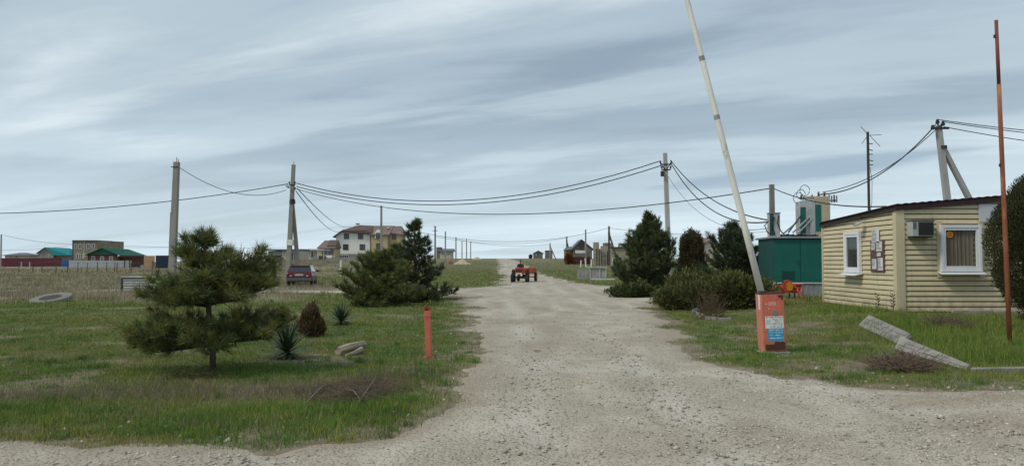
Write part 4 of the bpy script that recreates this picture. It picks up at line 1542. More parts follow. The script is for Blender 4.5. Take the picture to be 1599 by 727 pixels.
# broken concrete stub in the left grass
lg = G(548, 553)
o = thing('concrete_stub', 'pale broken concrete stub lying in the grass beside the conifer', 'rubble', lg, radians(0))
b = MB().tube([(-0.17, -0.28, 0.10), (-0.05, 0.0, 0.13), (0.14, 0.42, 0.14)], [0.075, 0.085, 0.075], 9)
b.v = [(x + random.uniform(-.012, .012), y + random.uniform(-.012, .012), z + random.uniform(-.012, .012)) for x, y, z in b.v]
m_stub = M('tan_concrete', (0.36, 0.305, 0.225), (0.26, 0.215, 0.16), 5, 0.9, 0.4)
b.build('main_piece', m_stub, o)
b = MB().tube([(0.0, -0.42, 0.02), (0.10, -0.12, 0.05), (0.18, 0.08, 0.09)], [0.03, 0.05, 0.04], 7)
b.v = [(x + random.uniform(-.012, .012), y + random.uniform(-.012, .012), z + random.uniform(-.012, .012)) for x, y, z in b.v]
b.build('chip', m_stub, o)
b = MB().tube([(-0.25, 0.0, 0.02), (-0.12, 0.03, 0.10)], [0.05, 0.03], 6)
b.build('chip', m_conc, o)
# concrete well ring on the left
wr = G(80, 470)
o = thing('well_cover', 'round concrete well cover with dark hatch in the dry grass', 'well cover', wr)
o.rotation_euler = (radians(13), radians(-3), 0)
MB().lathe([(0.80, 0.0), (0.82, 0.08), (0.80, 0.17), (0.44, 0.175), (0.42, 0.14)], 28, 'z').build('ring', M('old_well_concrete', (.23, .215, .185), (.16, .15, .13), 3, .9, .3), o)
MB().lathe([(0.415, 0.10), (0.415, 0.165), (0.38, 0.172)], 22, 'z').build('hatch', M('dark_hatch', (0.065, 0.058, 0.05), (0.045, 0.04, 0.035), 6, 0.8), o)
# small plank sticks lying by far left
p = G(12, 456)
o = MB().tube([(-0.9, 0, 0.05), (0.7, 0.15, 0.08)], 0.04, 5).build('bleached_board', m_conc_l, None, loc=p)
tag(o, 'bleached board lying in the dry grass at the far left', 'board')
# stacked corrugated white box
cb = G(189, 455)
cbx = thing('sheet_metal_bin', 'low bin of whitish ribbed sheets behind the layered pine', 'bin', cb)
hh_ = P(189, 432, cb.y).z - cb.z
m_sheet = M('whitish_sheet', (0.46, 0.46, 0.44), (0.36, 0.36, 0.34), 3, 0.6, 0.05, c3=(0.25, 0.23, 0.2), scale3=2, lo3=.58, hi3=.7)
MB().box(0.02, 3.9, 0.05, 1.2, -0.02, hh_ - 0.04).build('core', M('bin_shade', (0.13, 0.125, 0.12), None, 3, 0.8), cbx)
for i in range(5):
    z0 = 0.02 + i * (hh_ - 0.1) / 5
    MB().prism([(0.045, z0), (0.0, z0 + 0.02), (-0.005, z0 + 0.09), (0.045, z0 + 0.125)], 'x', 0.1 + 0.02 * (i % 2), 3.9).build('rib', m_sheet, cbx)
MB().box(0.0, 3.95, -0.06, 1.25, hh_ - 0.038, hh_ + 0.01, 0.008).build('lid', m_sheet, cbx)
MB().box(-0.02, 0.02, 0.0, 1.2, 0.0, hh_ - 0.05).build('end_panel', M('bin_end', (0.06, 0.075, 0.09), None, 3, 0.6), cbx)


# ------------------------------------------------------------------ trees and shrubs
def rvec(n):
    v = RNG.normal(0, 1, (n, 3))
    return v / np.linalg.norm(v, axis=1)[:, None]


def nrm(v):
    return v / np.maximum(np.linalg.norm(v, axis=-1, keepdims=True), 1e-9)


class Needles:
    def __init__(self):
        self.v, self.t = [], []

    def shoot(self, p, d, L, n, nl, w, tint, spread=(30, 62), bare=0.1):
        p, d = np.array(p, float), nrm(np.array(d, float))
        t = bare + (1 - bare) * RNG.random(n)
        a = np.radians(RNG.uniform(spread[0], spread[1], n)) * (1 - 0.35 * t)
        r = rvec(n)
        r = nrm(r - (r @ d)[:, None] * d)
        dirs = d * np.cos(a)[:, None] + r * np.sin(a)[:, None]
        b = p + d * (L * t)[:, None]
        ln = nl * (0.65 + 0.5 * RNG.random(n))
        s = nrm(np.cross(dirs, rvec(n))) * (w / 2)
        tip = b + dirs * ln[:, None]
        self.v.append(np.stack([b - s, b + s, tip], 1).reshape(-1, 3))
        tt = np.array(tint) * (0.75 + 0.5 * RNG.random(n))[:, None]
        self.t.append(np.repeat(tt, 3, 0))

    def build(self, name, mat, parent):
        v = np.concatenate(self.v)
        o = mesh_np(name, v, np.arange(len(v)).reshape(-1, 3), mat, np.concatenate(self.t), parent)
        o['kind'] = 'stuff'
        return o


def pine(name, label, base, trunk_pts, trunk_r, branches, nl, nw, per, mat, bark, group=None, shoot_l=0.14, tints=((1, 1, 1),), leader=True, sec=(0.30, 1.0), twigs=5, upturn=0.55):
    """branches: (height along trunk pts index-free z, azimuth deg, length, elevation deg)"""
    random.seed(sum(map(ord, label)))
    root = thing(name, label, 'pine tree', base, 0, group)
    tp = [Vector(q) for q in trunk_pts]
    MB().tube(tp, trunk_r, 9).build('trunk', bark, root, smooth=True)

    def at(z):
        for i in range(len(tp) - 1):
            if tp[i].z <= z <= tp[i + 1].z:
                return tp[i].lerp(tp[i + 1], (z - tp[i].z) / max(1e-6, tp[i + 1].z - tp[i].z))
        return tp[-1].copy()
    limb = MB()
    nd = Needles()
    for (z, az, L, el) in branches:
        p = at(z)
        a, e = radians(az), radians(el)
        pts = [p.copy()]
        nseg = 6
        cur = p.copy()
        h = a
        for i in range(nseg):
            e2 = e + upturn * (i / nseg) ** 1.5
            h += random.uniform(-.18, .18)
            dvec = Vector((cos(h) * cos(e2), sin(h) * cos(e2), sin(e2)))
            cur = cur + dvec * (L / nseg)
            pts.append(cur.copy())
        r0 = 0.012 + 0.022 * L
        limb.tube(pts, [r0 * (1 - 0.75 * i / nseg) for i in range(nseg + 1)], 6)
        tint = np.array(random.choice(tints))
        # end shoot
        for j in range(3):
            dd = (pts[-1] - pts[-2]).normalized() + Vector((random.uniform(-.5, .5), random.uniform(-.5, .5), random.uniform(0, .6)))
            nd.shoot(pts[-1], dd, shoot_l * random.uniform(.8, 1.3), per, nl, nw, tint)
        # side twigs
        ntw = max(2, int(twigs * (0.5 + L)))
        for j in range(ntw):
            t = sec[0] + (sec[1] - sec[0]) * (j + random.random()) / ntw
            f_ = t * nseg
            i0 = min(int(f_), nseg - 1)
            q = pts[i0].lerp(pts[i0 + 1], f_ - i0)
            dirn = (pts[i0 + 1] - pts[i0]).normalized()
            sgn = 1 if j % 2 else -1
            lat = dirn.cross(Vector((0, 0, 1))).normalized() * sgn
            dd = (dirn * random.uniform(.3, .9) + lat * random.uniform(.4, 1.0) + Vector((0, 0, random.uniform(-0.05, .75)))).normalized()
            tl = L * random.uniform(0.16, 0.36) * (1.25 - 0.6 * t)
            e1 = q + dd * tl
            limb.tube([q, e1], [0.011, 0.006], 5)
            tint = np.array(random.choice(tints)) * random.uniform(.85, 1.15)
            nsh = 2 + int(tl / (shoot_l * 0.75))
            for s_ in range(nsh):
                u = (s_ + 1) / nsh
                d2 = (dd + Vector((random.uniform(-.7, .7), random.uniform(-.7, .7), random.uniform(-.45, .9)))).normalized()
                nd.shoot(q.lerp(e1, u), d2, shoot_l * random.uniform(.7, 1.2), per, nl, nw, tint)
    if leader:
        top = tp[-1]
        for j in range(6):
            d2 = Vector((random.uniform(-.6, .6), random.uniform(-.6, .6), 1.0)) if j else Vector((0, 0, 1))
            nd.shoot(top - Vector((0, 0, 0.05)), d2, shoot_l * 1.1, per, nl, nw, random.choice(tints))
    l_ = limb.build('limbs', bark, root, smooth=True)
    l_['kind'] = 'stuff'
    nd.build('crown', mat, root)
    return root


# the layered pine on the left verge
pb = G(333, 579)
S = pb.y / F_PX


def off(px, py):
    q = P(px, py, pb.y)
    return (q.x - pb.x, 0.0, q.z - pb.z)


tp = [(0, 0, -0.05), off(332, 550), off(327, 500), off(325, 470), off(321, 430), off(318, 410), off(320, 390), off(321, 372)]
br = []


def fan(z, specs):
    for (az, L, el) in specs:
        br.append((z + random.uniform(-.05, .05), az + random.uniform(-8, 8), L * random.uniform(.86, 1.04), el + random.uniform(-7, 9)))


z_l = off(330, 532)[2]
fan(z_l, [(180, 1.18, 2), (200, 1.0, -3), (165, 1.05, 8), (222, 0.95, 0), (145, 0.8, 12), (0, 1.0, 6), (24, 0.95, 12), (-28, 0.95, 0), (-55, 0.85, -2), (-90, 0.85, -3), (-125, 0.9, 0), (62, 0.75, 14), (105, 0.8, 12), (10, 1.12, 12)])
fan(z_l + .06, [(182, 0.8, 10), (-6, 0.72, 12), (-40, 0.6, 10), (160, .6, 14), (215, .7, 8), (-100, .6, 8), (50, .6, 14), (186, 1.1, 8), (4, .95, 10)])
z_m = off(325, 472)[2]
fan(z_m, [(180, 0.84, 4), (168, 0.88, 9), (200, 0.90, 3), (216, 0.7, 6), (192, 0.6, 12), (2, 0.92, 12), (-14, 1.0, 8), (20, 0.95, 16), (-36, 0.85, 8), (38, 0.85, 18), (-75, 0.7, 5), (-110, 0.7, 4), (90, 0.7, 10), (130, 0.7, 10), (240, .7, 8)])
z_m2 = off(325, 452)[2]
fan(z_m2, [(2, 0.98, 14), (-16, 0.92, 16), (14, 0.9, 22), (-6, 0.7, 10), (186, 0.6, 2), (172, 0.75, 6), (-60, 0.55, 8), (240, 0.55, 5), (-2, 1.0, 24), (30, .8, 20), (150, .6, 8), (100, .5, 8), (-30, .8, 26)])
z_t = off(319, 420)[2]
fan(z_t, [(180, 0.40, 26), (195, 0.42, 36), (162, 0.42, 38), (0, 0.34, 14), (20, 0.32, 22), (-30, 0.32, 14), (-90, 0.28, 20), (90, 0.3, 22), (140, 0.32, 30), (230, 0.32, 26), (178, 0.46, 46), (2, .36, 26)])
z_q = off(320, 388)[2]
fan(z_q, [(180, 0.13, 35), (0, 0.13, 35), (90, 0.10, 40), (-90, 0.10, 40), (30, 0.13, 58), (215, 0.13, 58)])
pine('layered_pine', 'young layered pine with bare trunk standing alone on the near left grass', pb, tp, [0.05, 0.046, 0.042, 0.04, 0.034, 0.03, 0.022, 0.014], br, 0.17, 0.0105, 22, m_needle, m_bark,
     shoot_l=0.11, tints=((1.0, 1.0, 1.0), (0.72, 0.85, 0.85), (1.2, 1.1, 0.85), (0.6, 0.72, 0.75)), twigs=8, upturn=0.12, sec=(0.22, 1.0))


def cone_branches(h, r, n_wh, per_wh, z0=0.12, el0=8, el1=45, shape=1.0, jit=0.15):
    out = []
    random.seed(int(h * 1000))
    for i in range(n_wh):
        t = i / (n_wh - 1)
        z = h * (z0 + (0.93 - z0) * t)
        L = r * (1 - 0.86 * t ** shape)
        k = max(3, int(per_wh * (1 - 0.45 * t)))
        a0 = random.random() * 360
        for j in range(k):
            out.append((z + random.uniform(-.04, .04) * h, a0 + 360 * j / k + random.uniform(-22, 22), L * random.uniform(1 - 2 * jit, 1 + jit), el0 + (el1 - el0) * t + random.uniform(-8, 8)))
    return out


def leaders(h, specs):
    return [(h * z, az, h * L, el) for (z, az, L, el) in specs]


def straight(h, lean=(0, 0)):
    return [(0, 0, -0.1), (lean[0] * .3, lean[1] * .3, h * .35), (lean[0] * .7, lean[1] * .7, h * .7), (lean[0], lean[1], h)]


DT = ((1, 1, 1), (0.8, 0.9, 0.9), (1.25, 1.15, 0.95), (0.7, 0.8, 0.85))
# pair of pines left of the road
b1 = on_ground(592, 28.8)
h1 = P(597, 402, b1.y).z - b1.z
pine('bushy_pine', 'low wide bushy pine left of the gravel road, beside a taller darker pine', b1, straight(h1 * .92), [0.07, 0.06, 0.045, 0.02],
     cone_branches(h1, 1.30, 8, 10, 0.05, -6, 60, 1.7, .28), 0.17, 0.017, 26, m_needle, m_bark, shoot_l=0.17, tints=((0.7, 0.8, 0.8), (0.9, 0.95, .9), (1.0, 1.0, .9)), twigs=7)
b2 = on_ground(650, 33.5)
h2 = P(645, 348, b2.y).z - b2.z
pine('tall_dark_pine', 'taller dark open pine left of the gravel road with a narrow ragged top', b2, straight(h2 * .96, (-0.1, 0)), [0.09, 0.075, 0.05, 0.02],
     cone_branches(h2, 1.40, 10, 8, 0.08, 2, 42, 0.95, 0.32), 0.20, 0.021, 22, m_needle_d, m_bark, shoot_l=0.20, tints=DT, twigs=5)
b3 = on_ground(612, 32.2)
h3 = P(612, 386, b3.y).z - b3.z
pine('middle_pine', 'mid height pine squeezed between the bushy pine and the tall dark pine', b3, straight(h3 * .94, (0.1, 0)), [0.07, 0.06, 0.04, 0.02],
     cone_branches(h3, 0.80, 7, 8, 0.12, 4, 50, 1.1, 0.2), 0.15, 0.014, 30, m_needle, m_bark, shoot_l=0.18, tints=((0.6, 0.72, 0.72), (0.8, .88, .8)), twigs=6)
# right group
b4 = on_ground(1012, 37.5)
h4 = P(1010, 334, b4.y).z - b4.z
pine('broad_pine', 'broad dense pine at the right corner of the side street', b4, straight(h4 * .95), [0.11, 0.09, 0.06, 0.025],
     cone_branches(h4 * .93, 1.70, 10, 11, 0.05, 2, 58, 1.6, 0.28) + leaders(h4, [(.30, 175, .50, 60), (.34, 200, .42, 48), (.30, 5, .50, 58), (.40, -20, .42, 52), (.45, 185, .40, 66), (.48, 10, .36, 62), (.35, 90, .4, 60), (.35, -90, .42, 58), (.25, 190, .46, 40), (.25, 0, .46, 38)]), 0.19, 0.020, 26, m_needle_d, m_bark, shoot_l=0.24, tints=((1.05, 1.05, 1), (1.5, 1.45, 1.15), (0.8, .9, .9), (1.25, 1.2, 1)), twigs=6, upturn=.95)
b5 = on_ground(1145, 35.5)
h5 = P(1142, 352, b5.y).z - b5.z
pine('dark_pine', 'dark pine with spiky top directly behind the boom barrier', b5, straight(h5 * .95), [0.10, 0.08, 0.05, 0.02],
     cone_branches(h5 * .95, 1.75, 8, 10, 0.06, 2, 52, 1.5, 0.28) + leaders(h5, [(.35, 180, .50, 60), (.35, 0, .50, 58), (.5, 200, .34, 60), (.5, -20, .34, 60), (.25, 178, .5, 42), (.25, 2, .5, 40)]), 0.19, 0.020, 24, m_needle_d, m_bark, shoot_l=0.21, tints=DT, twigs=6)


def foliage_shrub(name, label, cat, base, lobes, n, size, mat, trunk=True, up=0.6, group=None, tints=((1, 1, 1),), core_mat=None, shell=(0.62, 1.08), rootz=0, rag=1.0):
    """lobes: (x, y, z, rx, ry, rz) ellipsoids; sprays of tiny triangles cover them"""
    root = thing(name, label, cat, base, rootz, group)
    vs, ts = [], []
    tot = sum(l[3] * l[5] + l[4] * l[5] for l in lobes)
    core = MB()
    for (x, y, z, rx, ry, rz_) in lobes:
        m = int(n * (rx * rz_ + ry * rz_) / tot)
        d = rvec(m)
        bump = 1 + rag * 0.55 * (vnoise(d[:, 0] * 3.2 + x * 7 + 40, d[:, 2] * 3.2 + d[:, 1] * 2.1 + 40 + z * 5, 5) - 0.5) + rag * 0.40 * (vnoise(d[:, 0] * 8 + 90 + y, d[:, 2] * 8 + d[:, 1] * 6 + 90, 9) - 0.5)
        r = (shell[0] + (shell[1] - shell[0]) * RNG.random(m) ** 0.6) * bump
        p = np.stack([x + d[:, 0] * rx * r, y + d[:, 1] * ry * r, z + d[:, 2] * rz_ * r], -1)
        p[:, 2] = np.maximum(p[:, 2], 0.02)
        ax = nrm(d * np.array([1 / rx, 1 / ry, 1 / rz_]) * min(rx, ry, rz_) + np.array([0, 0, up]) + 0.55 * rvec(m))
        L = size * (0.6 + 0.8 * RNG.random(m))
        s = nrm(np.cross(ax, rvec(m))) * (L * 0.15)[:, None]
        mid = p + ax * (L * 0.45)[:, None]
        tip = p + ax * L[:, None]
        quad = np.stack([p, mid - s, tip, p, tip, mid + s], 1).reshape(-1, 3)
        vs.append(quad)
        ti = np.array(tints)[RNG.integers(0, len(tints), m)]
        cl_ = 0.75 + 0.6 * vnoise(p[:, 0] * 4.1 + 50, p[:, 2] * 4.1 + p[:, 1] * 3 + 50, 13)
        ts.append(np.repeat(ti * (cl_ * (0.75 + 0.5 * RNG.random(m)))[:, None], 6, 0))
        # dark core blob, added inside the foliage to block see-through
        nn, rings = 9, 6
        v = []
        for i in range(rings + 1):
            ph = -pi / 2 + pi * i / rings
            for k_ in range(nn):
                a = 2 * pi * k_ / nn
                v.append((x + 0.54 * rx * cos(ph) * cos(a), y + 0.54 * ry * cos(ph) * sin(a), max(0.0, z + 0.58 * rz_ * sin(ph))))
        f = [(i * nn + k_, i * nn + (k_ + 1) % nn, (i + 1) * nn + (k_ + 1) % nn, (i + 1) * nn + k_) for i in range(rings) for k_ in range(nn)]
        core.add(v, f)
    v = np.concatenate(vs)
    o = mesh_np('crown', v, np.arange(len(v)).reshape(-1, 3), mat, np.concatenate(ts), root)
    o['kind'] = 'stuff'
    c = core.build('dark_core', core_mat or M('dark_core_fill', (0.03, 0.027, 0.016), (0.02, 0.018, 0.011), 20, 0.95, 0.5), root)
    c['kind'] = 'stuff'
    if trunk:
        MB().tube([(0, 0, -0.05), (0.01, 0, 0.25)], [0.07, 0.05], 8).build('trunk', m_bark, root)
    return root


# brown-green column between the pines
b6 = on_ground(1081, 40.5)
h6 = P(1081, 360, b6.y).z - b6.z
foliage_shrub('column_thuja', 'brownish green column thuja between the two right hand pines', 'thuja', b6, [(0, 0, h6 * .40, 0.72, 0.72, h6 * .42), (-0.05, 0, h6 * .72, 0.48, 0.5, h6 * .24), (-0.32, 0, h6 * .66, 0.3, 0.3, h6 * .26), (0.3, 0.05, h6 * .62, 0.3, 0.3, h6 * .30), (0.05, 0, h6 * .86, 0.22, 0.22, h6 * .12)], 26000, 0.11, m_thuja_b, up=1.6, tints=((1, 1, 1), (0.8, .9, .9), (1.2, 1, .9)))
# big thuja at the right edge
b7 = G(1628, 492)
b7 = on_ground(1640, 17.6)
h7 = P(1610, 262, 17.6).z - b7.z
foliage_shrub('dark_thuja', 'large dense dark thuja at the right edge in front of the hut', 'thuja', b7, [(0, 0, h7 * .50, 1.20, 1.15, h7 * .47), (-0.1, -0.1, h7 * .32, 1.02, 1.02, h7 * .26), (0.1, 0, h7 * .72, 0.85, 0.85, h7 * .25), (-0.25, -0.2, h7 * .62, 0.85, 0.8, h7 * .26), (0.15, -.1, h7 * .9, 0.42, 0.42, h7 * .10)], 130000, 0.055, m_thuja, up=1.1, tints=((1, 1, 1), (0.75, .85, .85), (1.25, 1.15, .9), (1.1, .9, .8)), shell=(0.8, 1.03), rag=0.35)
# juniper bed
jun = [(1070, 26.2, 1.25, 0.55, 0.85, 'spreading juniper at the left end of the bed by the kerb stones'), (1110, 25.6, 1.1, 0.62, 0.95, 'spreading juniper in the middle of the bed behind the kerb stones'), (1155, 24.6, 1.15, 0.80, 0.95, 'tallest spreading juniper next to the boom barrier cabinet'), (1090, 29.5, 1.5, 0.85, 1.2, 'spreading juniper at the back of the bed below the column thuja')]
for (px, Y, rx, rz_, ry, lab) in jun:
    b_ = on_ground(px, Y)
    lobes = []
    for i in range(9):
        a = i * 2.4
        rr = 0.62 * sqrt(i / 9)
        s_ = random.uniform(.38, .55)
        lobes.append((rx * rr * cos(a), ry * rr * sin(a), rz_ * random.uniform(.45, .75), rx * s_, ry * s_, rz_ * random.uniform(.45, .6)))
    foliage_shrub('juniper', lab, 'juniper', b_, lobes, 15000, 0.12, m_juniper, trunk=False, rag=1.5, up=0.5, group='junipers in the bed behind the barrier', tints=((1, 1, 1), (1.6, 1.4, .9), (0.75, .85, .85), (1.2, 1.0, .8)))
b_ = on_ground(985, 35.5)
foliage_shrub('juniper', 'small dark juniper at the foot of the broad pine', 'juniper', b_, [(0, 0, .22, .75, .5, .26), (.45, 0, .3, .5, .5, .3), (-.4, .1, .18, .4, .4, .2)], 6000, 0.15, m_juniper, trunk=False, rag=1.6, up=.6, tints=((.8, .9, .9), (1, 1, .9)))
b_ = on_ground(655, 31.5)
foliage_shrub('juniper', 'low dark shrub at the foot of the tall dark pine', 'juniper', b_, [(0, 0, .22, .8, .5, .26), (-.6, 0, .26, .5, .5, .3)], 5000, 0.15, m_juniper, trunk=False, rag=1.6, up=.6, tints=((.7, .8, .8), (.9, .9, .9)))
# small reddish conifer, right of the layered pine
b8 = G(487, 526)
h8 = P(487, 469, b8.y).z - b8.z
lob = [(0, 0, h8 * .25, .22, .22, h8 * .26), (0, 0, h8 * .5, .15, .15, h8 * .3)]
for i in range(11):
    a_ = i * 2.4
    r_ = .06 + .17 * random.random()
    hh8 = h8 * (1.08 - 3.0 * r_) * random.uniform(.85, 1.05)
    lob.append((r_ * cos(a_), r_ * sin(a_), hh8 * .55, .06, .06, hh8 * .42))
foliage_shrub('small_conifer', 'small reddish brown conical conifer beside the yuccas', 'conifer', b8, lob, 9000, 0.08, m_redcon, up=1.3, tints=((1, 1, 1), (.8, 1.15, .9), (1.35, .9, .8)), rag=1.3)
# small blurred pine sapling behind the layered pine
b9 = G(441, 523)
h9 = P(441, 486, b9.y).z - b9.z
pine('pine_sapling', 'small pine sapling between the layered pine and the reddish conifer', b9, straight(h9 * .9), [.02, .018, .014, .01], cone_branches(h9, .34, 4, 7, .12, 10, 60, 1.2), 0.11, 0.006, 40, m_needle, m_bark, shoot_l=.09, tints=((.7, .8, .8), (.9, 1, .9)), twigs=4)


def yucca(label, base, R, n):
    root = thing('yucca', label, 'yucca', base, random.random() * 6, 'yuccas on the left verge')
    MB().tube([(0, 0, -0.03), (0, 0, R * .20)], [0.06, 0.05], 8).build('stem', m_bark_g, root)
    vs, fs, ts = [], [], []
    for i in range(n):
        az = i * 2.39996
        el = radians(-12 + 92 * (i / n) ** 1.25 + random.uniform(-8, 8))
        L = R * random.uniform(.85, 1.1)
        d_ = np.array([cos(az) * cos(el), sin(az) * cos(el), sin(el)])
        side = np.array([-sin(az), cos(az), 0])
        b0 = len(vs)
        for t, w in ((0, .5), (.35, 1), (.7, .7)):
            droop = -0.10 * L * t * t * cos(el)
            c = np.array([0, 0, R * .18]) + d_ * L * t + np.array([0, 0, droop])
            vs += [c - side * .021 * w, c + side * .021 * w]
        vs.append(np.array([0, 0, R * .18]) + d_ * L + np.array([0, 0, -.12 * L * cos(el)]))
        fs += [(b0, b0 + 1, b0 + 3), (b0, b0 + 3, b0 + 2), (b0 + 2, b0 + 3, b0 + 5), (b0 + 2, b0 + 5, b0 + 4), (b0 + 4, b0 + 5, b0 + 6)]
        ts += [np.array([1, 1, 1]) * random.uniform(.7, 1.3)] * 7
    o = mesh_np('leaves', np.array(vs), np.array(fs), m_yucca, np.array(ts), root)
    o['kind'] = 'stuff'


y1 = G(448, 559)
yucca('nearer yucca with sword leaves in front of the small reddish conifer', y1, 0.56, 120)
y2 = G(533, 507)
yucca('farther yucca with sword leaves to the right of the small reddish conifer', y2, 0.56, 120)


def brush(name, label, base, rx, ry, h, n, tint, r=0.006):
    root = thing(name, label, 'brushwood', base)
    b = MB()
    for i in range(n):
        a, rr = random.random() * 6.28, sqrt(random.random())
        x, y = rx * rr * cos(a), ry * rr * sin(a)
        z = H(base.x + x, base.y + y) - base.z
        az, el, L = random.random() * 6.28, random.uniform(.05, 1.1), random.uniform(.2, .55)
        p0 = Vector((x, y, z + random.uniform(0, h * .5) * (1 - rr * .6)))
        d_ = Vector((cos(az) * cos(el), sin(az) * cos(el), sin(el) * h * 2))
        p1 = p0 + d_ * L * .5 + Vector((random.uniform(-.03, .03), random.uniform(-.03, .03), .0))
        p2 = p0 + d_ * L + Vector((0, 0, -.05 * L))
        b.tube([p0, p1, p2], [r, r * .7, r * .4], 3, cap=False)
    me = np.array([tuple(v) for v in b.v])
    o = mesh_np('twigs', me, np.array(b.f), m_twig, np.array(tint) * np.ones((len(me), 1)), root)
    o['kind'] = 'stuff'
    return root


q = G(553, 612)
br_ = brush('brush_pile', 'heap of dead grey brown twigs in the near left grass', q, 0.50, 0.85, 0.15, 560, (0.9, 0.83, 0.74), 0.0045)
for (p0, p1) in (((478, 632), (513, 603)), ((535, 612), (562, 631)), ((560, 632), (590, 590))):
    a_, c_ = G(*p0) - q, G(*p1) - q
    MB().tube([a_ + Vector((0, 0, .03)), a_.lerp(c_, .5) + Vector((.03, 0, .09)), c_ + Vector((0, 0, .07))], [.010, .008, .004], 6).build('branch', M('bleached_branch', (0.20, 0.175, 0.145), (0.14, 0.12, 0.10), 8, .9), br_)
q = G(1408, 577)
brush('brush_pile', 'heap of dead twigs below the tilted concrete panel on the right', q, 0.42, 0.40, 0.34, 480, (1.0, 0.92, 0.84), 0.006)
q = G(1478, 512)
brush('dry_stalks', 'grey dry stalks in the long grass in front of the hut', q, 0.42, 0.4, 0.35, 420, (0.95, 0.9, 0.85), .005)
q = G(1108, 497)
brush('dry_shrub', 'bare brown twiggy shrub among the junipers by the kerb stones', q, 0.45, 0.45, 0.95, 230, (0.75, 0.66, 0.52), .006)
q = G(300, 590)
brush('fallen_twigs', 'thin dark twigs on the ground left of the layered pine trunk', q, 0.45, 0.22, 0.16, 60, (0.45, 0.38, 0.33), .006)
q = G(1373, 489)
for i, (px, lab) in enumerate(((1369, 'thin dry weed stalk at the hut side wall, left of the pair'), (1393, 'thin dry weed stalk at the hut corner, right of the pair'))):
    q = on_ground(px, 20.2)
    t_ = thing('weed_stalk', lab, 'weed', q)
    MB().tube([(0, 0, 0), (0.02, 0, .25), (-.01, 0, .52)], [.008, .007, .004], 5).build('stem', m_twig, t_)
    for j in range(9):
        z = .14 + .042 * j
        MB().tube([(0, 0, z), (.06 * (1 if j % 2 else -1), .02, z + .05)], [.006, .012], 4).build('seed_head', M('dry_seed', (0.16, 0.10, 0.075), None, 5, .9), t_)


# ------------------------------------------------------------------ utility poles
def upole(label, base, top, r0, r1, mat, cat='utility pole', group='utility poles', n=4, rz=0.0, cross=None, strut=None, insul=(), cap=False, name='utility_pole', arm_dir=(1, 0)):
    base, top = Vector(base), Vector(top)
    o = thing(name, label, cat, base, 0, group)
    d_ = top - base
    MB().tube([d_ * -.03, d_ * .5, d_], [r0, (r0 + r1) / 2, r1], n).build('shaft', mat, o)
    if strut:
        s0, s1 = Vector(strut[0]) - base, Vector(strut[1]) - base
        MB().tube([s0, s1], [r0 * .85, r1 * .85], n).build('strut', mat, o)
        MB().tube([s1 - d_.normalized() * .06, s1 + d_.normalized() * .06], r1 * 1.7, 8).build('clamp', m_iron, o)
    ax = Vector((arm_dir[0], arm_dir[1], 0)).normalized()
    for (dz, w) in (cross or ()):
        c = d_ * (1 - dz / d_.length)
        cr = MB().tube([c - ax * w - Vector((0, r1 * 1.05, 0)), c + ax * w - Vector((0, r1 * 1.05, 0))], 0.04, 4).build('crossarm', m_iron, o)
    for (dx, dz) in insul:
        c = d_ * (1 - dz / d_.length) + ax * dx - Vector((0, r1 * 1.05, 0))
        MB().lathe([(.03, 0), (.03, .06), (.07, .07), (.075, .11), (.045, .13), (.06, .16), (.03, .22)], 10, 'z', tuple(c)).build('insulator', m_porc, o)
    return o


Y1, Y2, Y3 = 48.0, 60.0, 50.0
A0 = on_ground(269, Y1)
A1 = P(276, 253, Y1)
po = upole('thick grey concrete pole behind the layered pine, carrying one wire', A0, A1, .195, .15, m_polec)
dA = A1 - A0
MB().tube([dA + Vector((-.02, 0, -.02)), dA + Vector((.0, 0, .30))], .02, 5).build('rebar', m_iron, po)
MB().tube([dA + Vector((.10, 0, -.02)), dA + Vector((.10, 0, .18))], .02, 5).build('rebar', m_iron, po)
MB().tube([dA + Vector((-.28, -.17, -.32)), dA + Vector((.17, -.17, -.32))], .03, 5).build('hook_bracket', m_iron, po)
MB().tube([dA * .25 + Vector((-.21, -.1, 0)), dA * .6 + Vector((-.21, -.1, 0))], .025, 5).build('down_cable', m_wire_g, po)
B0 = on_ground(450, Y2)
B1 = P(458.5, 257, Y2)
sB = on_ground(468, Y2 + 1.0)
pB = upole('concrete pole with a leaning strut and lamp behind the maroon car', B0, B1, .185, .125, m_polec, strut=(sB, P(456.5, 312, Y2)), cross=[(1.6, .25)], insul=[(-.22, 1.55), (.22, 1.55), (.25, 2.0)])
dB = B1 - B0
MB().tube([dB, dB + Vector((.02, 0, .25))], .02, 5).build('rebar', m_iron, pB)
c = P(451, 292, Y2) - B0
lm = MB().box(-.16, .12, -.4, -.1, -.08, .10, .03, mat=Matrix.Translation(c) @ Matrix.Rotation(radians(35), 4, 'Y')).build('street_lamp_head', m_poleg, pB)
c1, c2 = P(453.5, 374, Y2) - B0, P(453.0, 383, Y2) - B0
MB().tube([c2, c1], .225, 4).build('painted_band', m_white, pB)
MB().tube([P(456.5, 318, Y2) - B0, P(456.5, 313, Y2) - B0], .24, 8).build('steel_band', m_iron, pB)
C0 = on_ground(1045.5, Y3)
C1 = P(1038.5, 239, Y3)
pC = upole('light grey concrete pole rising behind the broad pine, with bundled wires', C0, C1, .155, .12, m_poleg, cross=[(.75, .38), (1.1, .3)], insul=[(-.35, .72), (.36, .72), (-.28, 1.05), (.3, 1.05)])
dC = C1 - C0
MB().box(-.36, -.14, -.3, -.1, -.55, -.2, .02, mat=Matrix.Translation(dC * (1 - 1.0 / dC.length))).build('junction_box', m_iron, pC)
for s_ in (-1, 1):
    MB().tube([dC + Vector((s_ * .36, -.14, -.62)), dC + Vector((s_ * .22, -.16, -.85)), dC + Vector((0, -.2, -1.15))], .028, 6).build('jumper', m_wire, pC)
D0 = on_ground(1496, 30)
D1 = P(1465, 196, 30)
